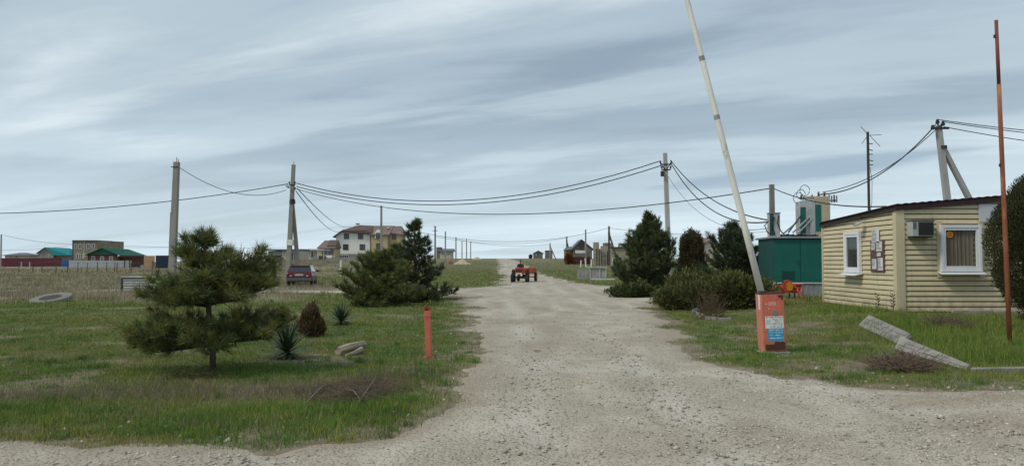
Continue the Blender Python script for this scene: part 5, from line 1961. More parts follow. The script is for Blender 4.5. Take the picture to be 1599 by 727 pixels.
pD = upole('leaning concrete pole with strut standing behind the hut roof', D0, D1, .118, .095, m_poleg, strut=(on_ground(1590, 30.5), P(1472, 230, 30)), cross=[(.12, .34)])
dD = D1 - D0
MB().tube([dD * .995, dD + Vector((-.03, 0, .22))], .03, 6).build('pin', m_iron, pD)
for (px, py) in ((1456.5, 199), (1464, 190), (1472.5, 193)):
    c = P(px, py, 29.85) - D0
    MB().lathe([(.03, -.09), (.075, -.06), (.08, 0), (.05, .02), (.065, .06), (.03, .10)], 10, 'z', tuple(c)).build('insulator', m_porc, pD)
E1 = P(1205, 290, 33)     # top of the kiosk stub pole

# far poles: (px, py_top, Y, half width, cross, label, strut px)
far = [(2, 366, 215, .16, None, 'far pole at the left edge above the red fence', None), (347, 376, 260, .14, None, 'far thin pole just right of the layered pine top', None),
       (595.5, 321, 120, .17, None, 'grey pole in front of the yellow half of the big house', None),
       (654.5, 341, 125, .15, [(.05, .55), (.85, .55)], 'pole with two crossarms just behind the tall dark pine top', None),
       (679.5, 353, 150, .15, [(.05, .4), (.9, .55)], 'second pole with crossarms right of the tall dark pine', None),
       (695.5, 361, 165, .15, None, 'plain pole in front of the pale small house', None),
       (712, 370, 190, .16, None, 'plain pole standing behind the sand heap', None), (721.5, 376.5, 230, .15, None, 'shorter far pole right of the sand heap', None),
       (728.5, 372.5, 215, .15, None, 'taller of the two far poles left of the road crest', None), (735, 376.5, 235, .15, None, 'last far pole left of the road crest', None),
       (859, 379, 185, .16, None, 'far pole with strut beside the small block houses', 869), (885, 369, 175, .17, None, 'dark pole with strut left of the grey gabled house', 893),
       (914.5, 358, 150, .16, None, 'tall grey pole in front of the grey gabled house', None), (951, 353, 138, .18, None, 'dark pole with strut at the unfinished block walls', 966)]
FT = {}
for (px, py, Y, w, cr, lab, sp_) in far:
    g0 = on_ground(px, Y)
    t_ = P(px, py, Y)
    FT[px] = t_
    st_ = None
    if sp_:
        st_ = (on_ground(sp_, Y), g0.lerp(t_, .82))
    upole(lab, g0, t_, w, w * .8, m_wood_pole if px in (951, 885, 654.5, 679.5, 347) else m_polec, group='far utility poles', cross=cr, strut=st_)


# ------------------------------------------------------------------ wires
def wire(label, p0, p1, sag, r=0.022, mat=None, n=26, group='overhead wires', mid=None):
    p0, p1 = Vector(p0), Vector(p1)
    pts = []
    for i in range(n + 1):
        t = i / n
        q = p0.lerp(p1, t)
        q.z -= 4 * sag * t * (1 - t)
        pts.append(q)
    base = p0.copy()
    o = MB().tube([q - base for q in pts], r, 6).build('overhead_wire', mat or m_wire, None, smooth=True, loc=base)
    return tag(o, label, 'wire', group)


wire('dark wire sagging from the pole behind the car to the left edge', P(450, 287, Y2 - .2), P(-520, 300, 62), 2.05, .030)
wire('thin wire between the thick pole behind the layered pine and the next pole', P(281, 262, Y1 - .2), P(447, 296.5, Y2 - .2), .95, .020)
wire('upper of the bundled wires crossing the road between the two tall poles', P(463, 286, Y2 - .2), P(1030, 251.5, Y3 - .2), 1.95, .030)
wire('middle bundled wire crossing the road between the two tall poles', P(463, 291, Y2 - .3), P(1032, 258.5, Y3 - .25), 1.95, .030)
wire('long low wire from the strutted pole over the road to the kiosk', P(463, 295, Y2 - .25), E1 + Vector((0, 0, -.1)), 1.52, .022)
wire('upper wire dropping from the strutted pole to the big house', P(464, 294, Y2), P(549, 353, 196), 1.3, .035)
wire('lower wire dropping from the strutted pole to the big house', P(462, 298, Y2), P(538, 356, 196), 1.9, .035)
wire('upper bundled wire falling from the light grey pole to the kiosk', P(1047, 250, Y3 - .2), P(1203, 344, 31.6), .75, .028)
wire('lower bundled wire falling from the light grey pole to the kiosk', P(1049, 257, Y3 - .25), P(1201, 346, 31.5), 1.15, .028)
wire('thin slack cable from the light grey pole to the kiosk', P(1043, 275, Y3), P(1200, 356, 31.8), 1.15, .012, m_wire_g)
wire('wire from the kiosk stub pole to the hut roof', E1 + Vector((.05, 0, -.1)), P(1384, 322, 22.5), .25, .020)
wire('lowest of the three wires rising to the leaning pole behind the hut', P(1278, 304, 31.8), P(1457, 200, 29.85), .62, .016)
wire('middle of the three wires rising to the leaning pole behind the hut', P(1281, 303, 31.9), P(1464, 191, 29.85), .66, .016)
wire('upper of the three wires rising to the leaning pole behind the hut', P(1284, 300, 32.0), P(1472, 192, 29.85), .52, .016)
wire('upper wire leaving the leaning pole to the right edge', P(1466, 187, 29.85), P(1800, 216, 29.0), .12, .016)
wire('second wire leaving the leaning pole just below the upper one', P(1473, 190, 29.85), P(1800, 222, 29.0), .12, .016)
wire('lower wire leaving the leaning pole to the right edge', P(1474, 198, 29.85), P(1800, 242, 29.0), .12, .016)
# far distribution lines
wire('far wire running behind the left houses from the edge pole', FT[2], P(113, 381, 240), .6, .04, m_wire_g)
wire('faint lower far wire behind the turquoise roofed house', P(-40, 388, 250), P(113, 382, 240), 1.0, .035, m_wire_g)
wire('far wire level above the carport and fields', P(170, 385, 265), FT[347] + Vector((0, 0, -1.5)), .5, .04, m_wire_g)
wire('second far wire level above the carport and fields', P(170, 382, 265), P(450, 386, 265), .6, .04, m_wire)
wire('far wire from the crossarm pole across to the pole at the block walls', FT[654.5] + Vector((0, 0, -2.2)), FT[951] + Vector((0, 0, -.3)), 2.0, .030, m_wire_g)
wire('lower far wire across the road crest', FT[679.5] + Vector((0, 0, -2.0)), FT[885] + Vector((0, 0, -.3)), 1.4, .030, m_wire_g)
wire('lowest far wire across the road crest', FT[712] + Vector((0, 0, -.5)), FT[859] + Vector((0, 0, -.3)), 1.0, .030, m_wire_g)
wire('far wire from the block wall pole to behind the column thuja', FT[951] + Vector((0, 0, -.3)), P(1200, 361, 120), .8, .030, m_wire_g)


# ------------------------------------------------------------------ far houses and fences
m_wallw = M('white_render', (0.76, 0.75, 0.71), (0.70, 0.69, 0.65), .6, .9, .1)
m_wally = M('yellow_render', (0.50, 0.40, 0.235), (0.44, 0.345, 0.20), .6, .9, .1)
m_wallb = M('beige_render', (0.50, 0.455, 0.355), (0.42, 0.38, 0.30), .6, .9, .1)
m_shell = M('shell_rock', (0.33, 0.285, 0.20), (0.26, 0.22, 0.15), 1.5, .95, .3, brick=(.8, .38, .03))
m_lime = M('limestone_block', (0.44, 0.395, 0.31), (0.36, 0.32, 0.25), 1.5, .95, .3, brick=(.8, .38, .03))
m_brown_tile = M('brown_roof_tile', (0.125, 0.085, 0.075), (0.095, 0.065, 0.058), 2, .7, .2, stretch=(1, 4, 1))
m_tile_l = M('weathered_roof_tile', (0.20, 0.145, 0.13), (0.155, 0.115, 0.105), 2, .7, .2, stretch=(1, 4, 1))
m_turq = M('turquoise_roof', (0.015, 0.24, 0.25), (0.012, 0.20, 0.21), 2, .5)
m_groof = M('green_roof', (0.012, 0.095, 0.065), (0.010, 0.075, 0.052), 2, .55)
m_greyroof = M('grey_roof', (0.15, 0.16, 0.175), (0.11, 0.118, 0.13), 2, .7)
m_redbr = M('red_brick', (0.155, 0.06, 0.048), (0.11, 0.045, 0.038), 3, .9, .2)
m_greyw = M('grey_block', (0.24, 0.225, 0.20), (0.18, 0.17, 0.152), 1.5, .95, .2, brick=(.6, .3, .02))
m_plinth = M('plinth', (0.27, 0.26, 0.245), (0.21, 0.2, 0.19), 2, .9)
m_pink = M('pink_render', (0.52, 0.42, 0.38), (0.46, 0.37, 0.335), 1, .9)
m_winf = M('window_white', (0.62, 0.63, 0.63), None, 2, .5)
m_glassf = glass_mat('far_window_glass', (0.06, 0.07, 0.085), .12)


class House:
    def __init__(self, name, label, px0, px1, Y, rz=0.0, cat='house', group='houses'):
        xm = ((px0 + px1) / 2 - 799.5) / F_PX * Y
        z = min(H(xm - 4, Y), H(xm + 4, Y), H(xm, Y))
        self.root = thing(name, label, cat, (xm, Y, z - .05), rz, group)
        self.w = (px1 - px0) / F_PX * Y
        self.Y, self.z, self.xm = Y, z - .05, xm

    def x(self, px):
        return (px - 799.5) / F_PX * self.Y - self.xm

    def h(self, py):
        return P(800, py, self.Y).z - self.z

    def box_walls(self, x0, x1, y0, y1, z1, mat, z0=0.0, name='wall'):
        return MB().box(x0, x1, y0, y1, z0, z1).build(name, mat, self.root)

    def gable_front(self, x0, x1, y0, y1, eave, ridge, mat, roofm, over=.4, th=.14, xr=None):
        """gable facing the camera, ridge runs along y"""
        xr = (x0 + x1) / 2 if xr is None else xr
        wall = MB().prism([(x0, 0), (x1, 0), (x1, eave), (xr, ridge - .02), (x0, eave)], 'y', y0, y1).build('wall', mat, self.root)
        b = MB()
        sl = (ridge - eave) / (xr - x0)
        sr = (ridge - eave) / (x1 - xr)
        b.prism([(x0 - over, eave - sl * over + .01), (xr, ridge + .01), (x1 + over, eave - sr * over + .01), (x1 + over, eave - sr * over + th), (xr, ridge + th), (x0 - over, eave - sl * over + th)], 'y', y0 - over, y1 + over)
        rf = b.build('roof', roofm, self.root)
        return wall, rf

    def gable_side(self, x0, x1, y0, y1, eave, ridge, mat, roofm, over=.4, th=.14, hip=0.0):
        """roof slope faces the camera, ridge along x; hip > 0 cuts the ends"""
        ym = (y0 + y1) / 2
        wall = MB().box(x0, x1, y0, y1, 0, eave).build('wall', mat, self.root)
        a, c = x0 - over, x1 + over
        s = (ridge - eave) / (ym - y0)
        ez = eave - s * over * .0 + .01
        b = MB()
        v = [(a, y0 - over, ez), (c, y0 - over, ez), (c, y1 + over, ez), (a, y1 + over, ez), (a + hip, ym, ridge), (c - hip, ym, ridge),
             (a, y0 - over, ez + th), (c, y0 - over, ez + th), (c, y1 + over, ez + th), (a, y1 + over, ez + th), (a + hip, ym, ridge + th), (c - hip, ym, ridge + th)]
        b.add(v, [(0, 3, 2, 1), (6, 7, 11, 10), (8, 9, 10, 11), (7, 8, 11), (9, 6, 10), (0, 1, 7, 6), (1, 2, 8, 7), (2, 3, 9, 8), (3, 0, 6, 9)])
        rf = b.build('roof', roofm, self.root)
        if hip == 0:
            g = MB().prism([(y0, eave), (y1, eave), (ym, ridge - .03)], 'x', x0 + .01, x1 - .01).build('gable', mat, self.root)
        return wall, rf

    def win(self, px0, px1, py0, py1, y, frame=None, mull=(.5,), glass=None, fw=.12, name='window'):
        w, hgt = (px1 - px0) / F_PX * self.Y, (py1 - py0) / F_PX * self.Y
        return window_part(self.root, w, hgt, name, fw, .08, (self.x(px0), y - .003, self.h(py1)), 0, frame or m_winf, glass or m_glassf, mull)


# big white and yellow house
hs = House('big_house', 'big three storey house, white on the left and yellow on the right, brown roof', 523, 637, 200)
x0, xm_, x1 = hs.x(524.5), hs.x(578.5), hs.x(626)
ev, rg = hs.h(363), hs.h(352.5)
MB().prism([(x0, hs.h(396)), (xm_, hs.h(396)), (xm_, hs.h(362)), (hs.x(571), hs.h(359)), (hs.x(534), hs.h(359)), (x0, hs.h(368))], 'y', 0, 9).build('white_wall', m_wallw, hs.root)
MB().box(x0 - .1, hs.x(579), -.12, 9, 0, hs.h(396) - .01).build('plinth', m_plinth, hs.root)
MB().box(hs.x(579), hs.x(607), -.6, 9, hs.h(398), hs.h(364)).build('yellow_wall', m_wally, hs.root)
MB().box(hs.x(607.1), hs.x(626), .8, 9, hs.h(398), hs.h(362)).build('yellow_wall', m_wally, hs.root)
MB().box(hs.x(579.2), hs.x(627), -.5, 9, 0, hs.h(398) - .01).build('plinth', m_plinth, hs.root)
# roofs
b = MB()
b.add([(hs.x(521), -.9, hs.h(369)), (hs.x(534.5), -.9, hs.h(359.5)), (hs.x(571), -.9, hs.h(359.5)), (hs.x(581), -.9, hs.h(363.5)), (hs.x(554), 4.2, hs.h(350)), (hs.x(579), 4.2, hs.h(351)), (hs.x(521), 9.8, hs.h(369)), (hs.x(581), 9.8, hs.h(363.5)),
       (hs.x(521), -.9, hs.h(371)), (hs.x(534.5), -.9, hs.h(361.5)), (hs.x(571), -.9, hs.h(361.5)), (hs.x(581), -.9, hs.h(365.5)), (hs.x(521), 9.8, hs.h(371)), (hs.x(581), 9.8, hs.h(365.5)), (hs.x(536), 9.8, hs.h(357))],
      [(0, 1, 4, 6), (1, 2, 5, 4), (2, 3, 5), (3, 7, 5), (4, 5, 7, 6), (0, 8, 9, 1), (1, 9, 10, 2), (2, 10, 11, 3), (0, 6, 12, 8), (3, 11, 13, 7), (8, 12, 13, 11, 10, 9)])
rf = b.build('roof', m_brown_tile, hs.root)
b = MB()
b.add([(hs.x(577.5), -1.1, hs.h(366)), (hs.x(609), -1.1, hs.h(366)), (hs.x(612), 4.2, hs.h(351)), (hs.x(578.5), 4.2, hs.h(351)), (hs.x(577.5), 9.6, hs.h(366)), (hs.x(609), 9.6, hs.h(366)), (hs.x(577.5), -1.1, hs.h(367.3)), (hs.x(609), -1.1, hs.h(367.3))],
      [(0, 1, 2, 3), (3, 2, 5, 4), (0, 6, 7, 1), (0, 3, 4), (1, 5, 2), (6, 0, 4), (7, 5, 1), (6, 4, 5, 7)])
b.build('roof', m_tile_l, hs.root)
b = MB()
b.add([(hs.x(609.2), .3, hs.h(363)), (hs.x(630), .3, hs.h(366)), (hs.x(623.5), 4.2, hs.h(351.5)), (hs.x(612.2), 4.2, hs.h(351.5)), (hs.x(609.2), 9.6, hs.h(363)), (hs.x(630), 9.6, hs.h(366)), (hs.x(609.2), .3, hs.h(364)), (hs.x(630), .3, hs.h(367))],
      [(0, 1, 2, 3), (3, 2, 5, 4), (0, 6, 7, 1), (0, 3, 4), (1, 5, 2), (6, 4, 5, 7)])
b.build('roof', m_tile_l, hs.root)
chm = MB().box(hs.x(551.5), hs.x(555.5), 3.6, 4.4, hs.h(356), hs.h(348.5)).build('chimney', m_wallw, rf)
MB().box(hs.x(550.8), hs.x(556.2), 3.5, 4.5, hs.h(348.4), hs.h(347.3)).build('chimney_cap', m_iron, rf)
MB().prism([(hs.x(602), hs.h(356)), (hs.x(606), hs.h(356)), (hs.x(604), hs.h(354))], 'y', 1.5, 3.0).build('roof_vent', m_wallw, rf)
dm = MB().prism([(hs.x(586.5), hs.h(372)), (hs.x(595), hs.h(372)), (hs.x(595), hs.h(362)), (hs.x(590.7), hs.h(358)), (hs.x(586.5), hs.h(362))], 'y', -.95, 2).build('dormer', m_wallw, hs.root)
for (a, c, d_, e) in ((537, 545, 364, 373), (559, 567, 364, 373), (535.5, 544, 381, 390), (561.5, 570, 381, 390)):
    hs.win(a, c, d_, e, 0, frame=m_iron, fw=.10)
hs.win(588, 594, 363.5, 372, -.955, frame=m_iron, fw=.10, mull=())
hs.win(588, 594, 379.5, 389, -.6, frame=m_iron, fw=.10, mull=())
hs.win(611.5, 618, 363.8, 373, .8, frame=m_iron, fw=.10, mull=())
hs.win(531, 545, 397.5, 404, -.13, mull=(.25, .5, .75))
hs.win(563, 568, 398.5, 401.5, -.13, frame=m_iron, mull=())
MB().tube([(hs.x(579), -.66, hs.h(398)), (hs.x(579), -.66, hs.h(365))], .08, 6).build('downpipe', m_brown_tile, hs.root)
MB().tube([(hs.x(606.6), -.66, hs.h(398)), (hs.x(606.6), -.66, hs.h(366))], .08, 6).build('downpipe', m_brown_tile, hs.root)

# low wing to its left
hw = House('annex_house', 'low yellow house with brown tiled roof left of the big house', 496, 524, 190)
hw.box_walls(hw.x(497), hw.x(523), 0, 6, hw.h(386), m_wally)
b = MB()
b.add([(hw.x(495.5), -.6, hw.h(387)), (hw.x(524.5), -.6, hw.h(387)), (hw.x(524.5), 3, hw.h(374.5)), (hw.x(502.5), 3, hw.h(374.5)), (hw.x(495.5), 6.6, hw.h(387)), (hw.x(524.5), 6.6, hw.h(387)), (hw.x(495.5), -.6, hw.h(388)), (hw.x(524.5), -.6, hw.h(388))],
      [(0, 1, 2, 3), (3, 2, 5, 4), (0, 3, 4), (0, 6, 7, 1), (1, 5, 2), (6, 4, 5, 7)])
rf = b.build('roof', m_tile_l, hw.root)
b = MB().add([(hw.x(510.5), -.1, hw.h(384) + .12), (hw.x(524.5), -.1, hw.h(384) + .12), (hw.x(524.5), 3, hw.h(374.5) + .1), (hw.x(510.5), 3, hw.h(374.5) + .1), (hw.x(510.5), -.1, hw.h(384.5)), (hw.x(524.5), -.1, hw.h(384.5))], [(0, 1, 2, 3), (0, 4, 5, 1)])
b.build('dark_roof_patch', m_brown_tile, rf)
hw.win(503, 511.5, 388, 398, 0, mull=(.5,), frame=m_plinth)
hw.win(512.5, 521, 388, 398, 0, mull=(.5,), frame=m_plinth)
MB().box(hw.x(507), hw.x(519), -.3, -.01, 0, hw.h(398.5)).build('white_parapet', m_wallw, hw.root)
# open concrete frame
fr = House('unfinished_building', 'unfinished flat concrete frame building left of the low yellow house', 469, 506, 165, cat='building')
MB().box(fr.x(469), fr.x(506), 0, 6, fr.h(391), fr.h(388.5)).build('roof_slab', m_conc_l, fr.root)
for px in (470, 481, 484.5, 496, 504.5):
    MB().box(fr.x(px), fr.x(px + 1.2), .2, .4, 0, fr.h(391) - .01).build('column', m_conc_l, fr.root)
MB().box(fr.x(470), fr.x(490), 3, 3.3, 0, fr.h(391) - .02).build('back_wall', m_wallw, fr.root)
fr.win(480, 482.5, 393, 401, 2.99, mull=(), frame=m_iron)
MB().box(fr.x(491), fr.x(504), 3, 3.3, 0, fr.h(399)).build('low_wall', m_shell, fr.root)
# long dark roofed house
ld = House('long_house', 'long low beige house with dark flat roof behind the strutted pole', 418, 470, 150)
ld.box_walls(ld.x(419), ld.x(440.5), 0, 6, ld.h(391.5), m_greyw)
ld.box_walls(ld.x(440.6), ld.x(469), -.3, 6, ld.h(391), m_wallb)
MB().box(ld.x(417.5), ld.x(470), -.8, 6.5, ld.h(391) + .02, ld.h(388.7)).build('roof', m_greyroof, ld.root)
ld.win(426.5, 432, 393, 398, 0, mull=(.5,))
ld.win(433.5, 438.5, 393, 398, 0, mull=(.5,))
ld.win(452.5, 463.5, 392.5, 412, -.3, mull=(.33, .66))
MB().box(ld.x(418), ld.x(441), -.6, -.1, ld.h(400.5), ld.h(399)).build('canopy', m_dark, ld.root)
wf = thing('board_fence', 'dark weathered board fence below the long low house', 'fence', on_ground(430, 146))
for i in range(14):
    x = (419 - 430 + i * 1.75) / F_PX * 146
    MB().box(x, x + .19, 0, .04, 0, 1.75 + random.uniform(-.08, .08)).build('board', m_wood_pole, wf)
wl_ = thing('block_fence', 'beige block yard wall beside the dark board fence', 'fence', on_ground(450, 144))
MB().box(-(450 - 441) / F_PX * 144, (512 - 450) / F_PX * 144, 0, .3, -.2, 1.35).build('block_course', m_shell, wl_)
gf = thing('slab_fence', 'long low grey fence in front of the big house', 'fence', on_ground(520, 175))
for i in range(13):
    x = (492 - 520 + i * 6.6) / F_PX * 175
    MB().box(x, x + .93, 0, .08, -.2, 1.0 + random.uniform(-.06, .06)).build('fence_panel', m_conc, gf)
    MB().box(x - .04, x - .002, -.03, .1, -.2, 1.15).build('post', m_conc_l, gf)
wp = on_ground(532.5, 78)
o = MB().box(-.085, .085, -.1, .1, -.1, P(532, 406, 78).z - wp.z, .02).build('white_marker_post', m_white, None, loc=wp)
tag(o, 'white concrete marker post in the dry grass right of the maroon car', 'post')
wp = on_ground(433.5, 70)
o = MB().box(-.1, .1, -.1, .1, -.1, 1.55, .02).build('white_marker_post', m_white, None, loc=wp)
tag(o, 'white leaning marker post left of the strutted pole', 'post')

# pale small house and heaps
ph = House('pale_house', 'small pale two part house with grey roof beyond the tall dark pine', 683, 707, 235)
ph.gable_side(ph.x(687), ph.x(705.5), 0, 7, ph.h(392.5), ph.h(388.5), m_wallb, m_greyroof, .5)
MB().box(ph.x(681), ph.x(688), .5, 6, 0, ph.h(385.5)).build('stair_tower', m_greyw, ph.root)
ph.win(690, 694, 394.5, 398, 0)
ph.win(698, 702, 394.5, 398, 0)


def heap(name, label, base, rx, ry, h, mat, seed):
    v, f = [], []
    n, rings = 22, 7
    r_ = random.Random(seed)
    for i in range(rings + 1):
        t = i / rings
        for k_ in range(n):
            a = 2 * pi * k_ / n
            j = 1 + r_.uniform(-.10, .10)
            v.append((rx * (1 - t) * cos(a) * j, ry * (1 - t) * sin(a) * j, h * t ** 1.05 + r_.uniform(-.03, .03) * h - .05))
    for i in range(rings):
        for k_ in range(n):
            f.append((i * n + k_, i * n + (k_ + 1) % n, (i + 1) * n + (k_ + 1) % n, (i + 1) * n + k_))
    o = MB().add(v, f).build(name, mat, None, loc=base)
    return tag(o, label, 'heap')


m_sand = M('sand', (0.46, 0.37, 0.27), (0.38, 0.30, 0.215), 2, .95, .3)
heap('sand_heap', 'larger pale sand heap left of the road crest', on_ground(722, 150), 1.9, 1.8, 1.15, m_sand, 1)
heap('sand_heap', 'smaller far sand heap near the road crest', on_ground(745, 215), 1.6, 1.4, .7, m_sand, 2)
heap('brick_heap', 'low heap of red bricks beside the larger sand heap', on_ground(703, 152), .75, .8, .9, M('brick_rubble', (0.30, 0.10, 0.06), (0.2, .07, .045), 4, .9, .5), 3)

# houses on the right
gh = House('gabled_house', 'grey brown gabled house with loft window right of the road', 882, 926, 168)
gh.gable_front(gh.x(894.5), gh.x(924.5), 0, 8, gh.h(388), gh.h(374.5), m_greyw, m_greyroof, .45, .18, gh.x(908))
gh.win(905, 911.5, 380, 386, 0, frame=m_iron)
MB().box(gh.x(904), gh.x(912), -.5, -.02, gh.h(388.5), gh.h(388)).build('balcony_slab', m_iron, gh.root)
MB().box(gh.x(884), gh.x(894), 1, 7, 0, gh.h(389)).build('side_wing', m_shell, gh.root)
MB().add([(gh.x(882.5), .5, gh.h(390)), (gh.x(895), .5, gh.h(388)), (gh.x(895), 5, gh.h(384)), (gh.x(887), 5, gh.h(384.5)), (gh.x(882.5), .5, gh.h(390.8)), (gh.x(895), .5, gh.h(389)), (gh.x(882.5), 8, gh.h(390))],
         [(0, 1, 2, 3), (0, 4, 5, 1), (0, 3, 6)]).build('side_roof', m_greyroof, gh.root)
mf = thing('maroon_fence', 'maroon profiled sheet fence in front of the grey gabled house', 'fence', on_ground(910, 150))
m_maroon = M('maroon_sheet', (0.095, 0.035, 0.042), (0.075, 0.028, 0.035), 3, .6)
for i in range(7):
    x = (889 - 910 + i * 4.9) / F_PX * 150
    MB().box(x, x + .60, 0, .05, -.1, 1.42 + random.uniform(-.05, .05)).build('fence_sheet', m_maroon, mf)
    MB().box(x - .035, x - .003, -.02, .06, -.1, 1.5).build('post', m_iron, mf)
sg = on_ground(906, 149)
sb = thing('banner', 'blank white banner on two posts above the maroon fence', 'banner', sg)
zs = P(906, 395, 149).z - sg.z
MB().box(-.98, .98, 0, .04, zs, zs + .55).build('sheet', m_white, sb)
for x in (-.8, .8):
    MB().tube([(x, .06, 0), (x, .06, zs + .4)], .04, 6).build('post', m_iron, sb)
for i, px in enumerate((906.5, 915, 956, 923)):
    wp = on_ground(px, 128)
    hgt = (1.15, 1.5, 1.6, 1.3)[i]
    o = MB().box(-.09, .09, -.09, .09, -.1, hgt, .01).build('white_stake', m_wallw, None, loc=wp, rot=(0, radians((4, -6, 2, 1)[i]), 0))
    tag(o, ('white stake before the maroon fence, leftmost of the four', 'leaning white stake before the right end of the maroon fence', 'white stake in front of the unfinished block walls', 'white stake between the maroon fence and the block walls')[i], 'stake', 'white stakes on the right')
rb = foliage_shrub('red_bush', 'rust red bush at the left end of the maroon fence', 'bush', on_ground(889, 148), [(0, 0, .9, .7, .6, .9), (.3, 0, .5, .8, .6, .6), (-.1, 0, 1.5, .5, .5, .6)], 3500, .3, m_redcon, trunk=True, up=.4, tints=((2.2, 1.1, .8), (1.6, .9, .7)))
# unfinished limestone walls
uw = House('block_ruin', 'unfinished roofless limestone block walls right of the grey gabled house', 926, 992, 142, cat='building')
T = .4
MB().box(uw.x(926.5), uw.x(935.5), 0, T, 0, uw.h(378)).build('wall_pier', m_lime, uw.root)
MB().box(uw.x(935.6), uw.x(938), 0, T, 0, uw.h(388)).build('wall_pier', m_lime, uw.root)
for i, px in enumerate((929, 933, 937, 940.5)):
    MB().box(uw.x(px), uw.x(px + 1.1), -.35, -.05, 0, uw.h(386 + 1.5 * i)).build('column', m_lime, uw.root)
MB().box(uw.x(938.1), uw.x(952), .05, T, 0, uw.h(384)).build('wall', m_lime, uw.root)
MB().box(uw.x(944.5), uw.x(961), 3, 3.4, 0, uw.h(378.5)).build('wall_back', m_lime, uw.root)
MB().box(uw.x(947.5), uw.x(954), 2.8, 2.98, uw.h(380.5), uw.h(378)).build('lintel', m_lime, uw.root)
MB().box(uw.x(952.1), uw.x(992), 0, T, 0, uw.h(386.5)).build('wall', m_lime, uw.root)
MB().box(uw.x(953), uw.x(985), -.3, 2.9, uw.h(386.4), uw.h(385.2)).build('slab', m_wood_pole, uw.root)
MB().box(uw.x(968), uw.x(992), 2, 2.4, 0, uw.h(379)).build('wall_back', m_lime, uw.root)
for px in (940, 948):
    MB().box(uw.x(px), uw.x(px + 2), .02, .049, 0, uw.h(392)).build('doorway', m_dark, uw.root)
# small houses near the crest
s1h = House('block_cottage', 'small block cottage with grey roof near the road crest', 832, 848, 240)
s1h.gable_front(s1h.x(833.5), s1h.x(847.5), 0, 6, s1h.h(395.5), s1h.h(391.8), m_greyw, m_greyroof, .3, .2)
s1h.win(836, 838, 396, 399, 0, mull=())
s2h = House('block_cube', 'small flat roofed block house right of the block cottage', 852, 863, 240)
s2h.box_walls(s2h.x(852), s2h.x(862.8), 0, 5, s2h.h(391.5), m_greyw)
MB().box(s2h.x(851.7), s2h.x(863.1), -.2, 5.2, s2h.h(391.5) + .01, s2h.h(390.7)).build('roof', m_greyroof, s2h.root)
s3h = House('low_shed', 'tiny dark low shed left of the block cottage', 826, 832, 240, cat='shed')
s3h.gable_front(s3h.x(826), s3h.x(831.5), 0, 4, s3h.h(398.5), s3h.h(396.8), m_dark, m_dark, .2, .1)
s4h = House('pink_house', 'pale pink gabled house seen between the thuja and the dark pine', 1096, 1124, 150)
s4h.gable_front(s4h.x(1097), s4h.x(1124), 0, 8, s4h.h(383), s4h.h(371), m_pink, m_tile_l, .4, .2, s4h.x(1114))
s4h.win(1114.5, 1117.5, 377.5, 382, 0, mull=())
s4h.win(1104, 1109, 388, 395, 0)
# concrete cistern box by the road
cz = on_ground(933.5, 69)
cw = thing('concrete_cistern', 'pale concrete cistern box with framed hatch right of the tractor', 'cistern', cz)
hz_ = P(933, 416.5, 69).z - cz.z
MB().box(-.75, .75, 0, 1.1, -.1, hz_ - .10).build('box', m_conc, cw)
MB().box(-.83, .83, -.1, 1.2, hz_ - .098, hz_, .01).build('cover_slab', m_conc_l, cw)
for x in (-.75, .1, .64):
    MB().box(x, x + .11, -.06, -.002, 0, hz_ - .1).build('frame_post', m_conc_l, cw)
MB().box(-1.72, -.77, .2, 1.1, -.1, hz_ * .78).build('side_block', m_conc, cw)
MB().box(-.7, 1.35, -1.6, -.1, -.04, .10, .02).build('apron_slab', m_conc_l, cw)

# left houses
lh = House('turquoise_roof_house', 'grey house with bright turquoise roof behind the red fence', 57, 110, 250)
MB().prism([(lh.x(59), 0), (lh.x(84), 0), (lh.x(84), lh.h(395)), (lh.x(71.5), lh.h(386.5)), (lh.x(59), lh.h(395))], 'y', 0, 9).build('wall', m_plinth, lh.root)
MB().box(lh.x(84.1), lh.x(106), 1, 9, 0, lh.h(397.5)).build('wall', m_plinth, lh.root)
MB().add([(lh.x(57), -.6, lh.h(395.8)), (lh.x(71.5), -.6, lh.h(385.8)), (lh.x(84), -.6, lh.h(397.5)), (lh.x(71.5), 9, lh.h(385.8)), (lh.x(57), 9, lh.h(395.8)), (lh.x(98), 4, lh.h(387)), (lh.x(109.5), -.2, lh.h(398)), (lh.x(109.5), 9, lh.h(398)),
          (lh.x(84), -.6, lh.h(398.2)), (lh.x(109.5), -.2, lh.h(398.8))],
         [(0, 1, 3, 4), (1, 2, 6, 5), (1, 5, 3), (5, 6, 7), (3, 5, 7), (2, 8, 9, 6)]).build('roof', m_turq, lh.root)
lh.win(63, 66, 397, 402, 0, mull=())
lh.win(76, 79, 397, 402, 0, mull=())
fh = House('grey_roof_house', 'low white house with grey roof at the far left', 5, 47, 300)
fh.gable_side(fh.x(8), fh.x(45), 0, 8, fh.h(399), fh.h(395), m_wallb, m_greyroof, .8, .2, 4)
fh.win(14, 18, 400, 402.5, 0)
fh.win(24, 30, 400, 402.5, 0)
th = House('shell_rock_building', 'two storey flat roofed shell rock building with white windows', 113, 171, 235)
MB().box(th.x(113.3), th.x(151), 0, 9, 0, th.h(376)).build('wall', m_shell, th.root)
MB().prism([(th.x(151.1), .0), (th.x(170), 2.5), (th.x(170), 9), (th.x(151.1), 9)], 'z', 0, th.h(376)).build('wall', m_shell, th.root)
MB().box(th.x(112.8), th.x(151.5), -.2, 9, th.h(376) + .01, th.h(374.8)).build('parapet', m_dark, th.root)
MB().box(th.x(113), th.x(114.2), -.1, -.01, 0, th.h(376)).build('corner_strip', M('blue_strip', (.05, .10, .17), None, 3, .6), th.root)
MB().box(th.x(114.3), th.x(151), -.12, -.01, th.h(379), th.h(378.3)).build('cornice', m_dark, th.root)
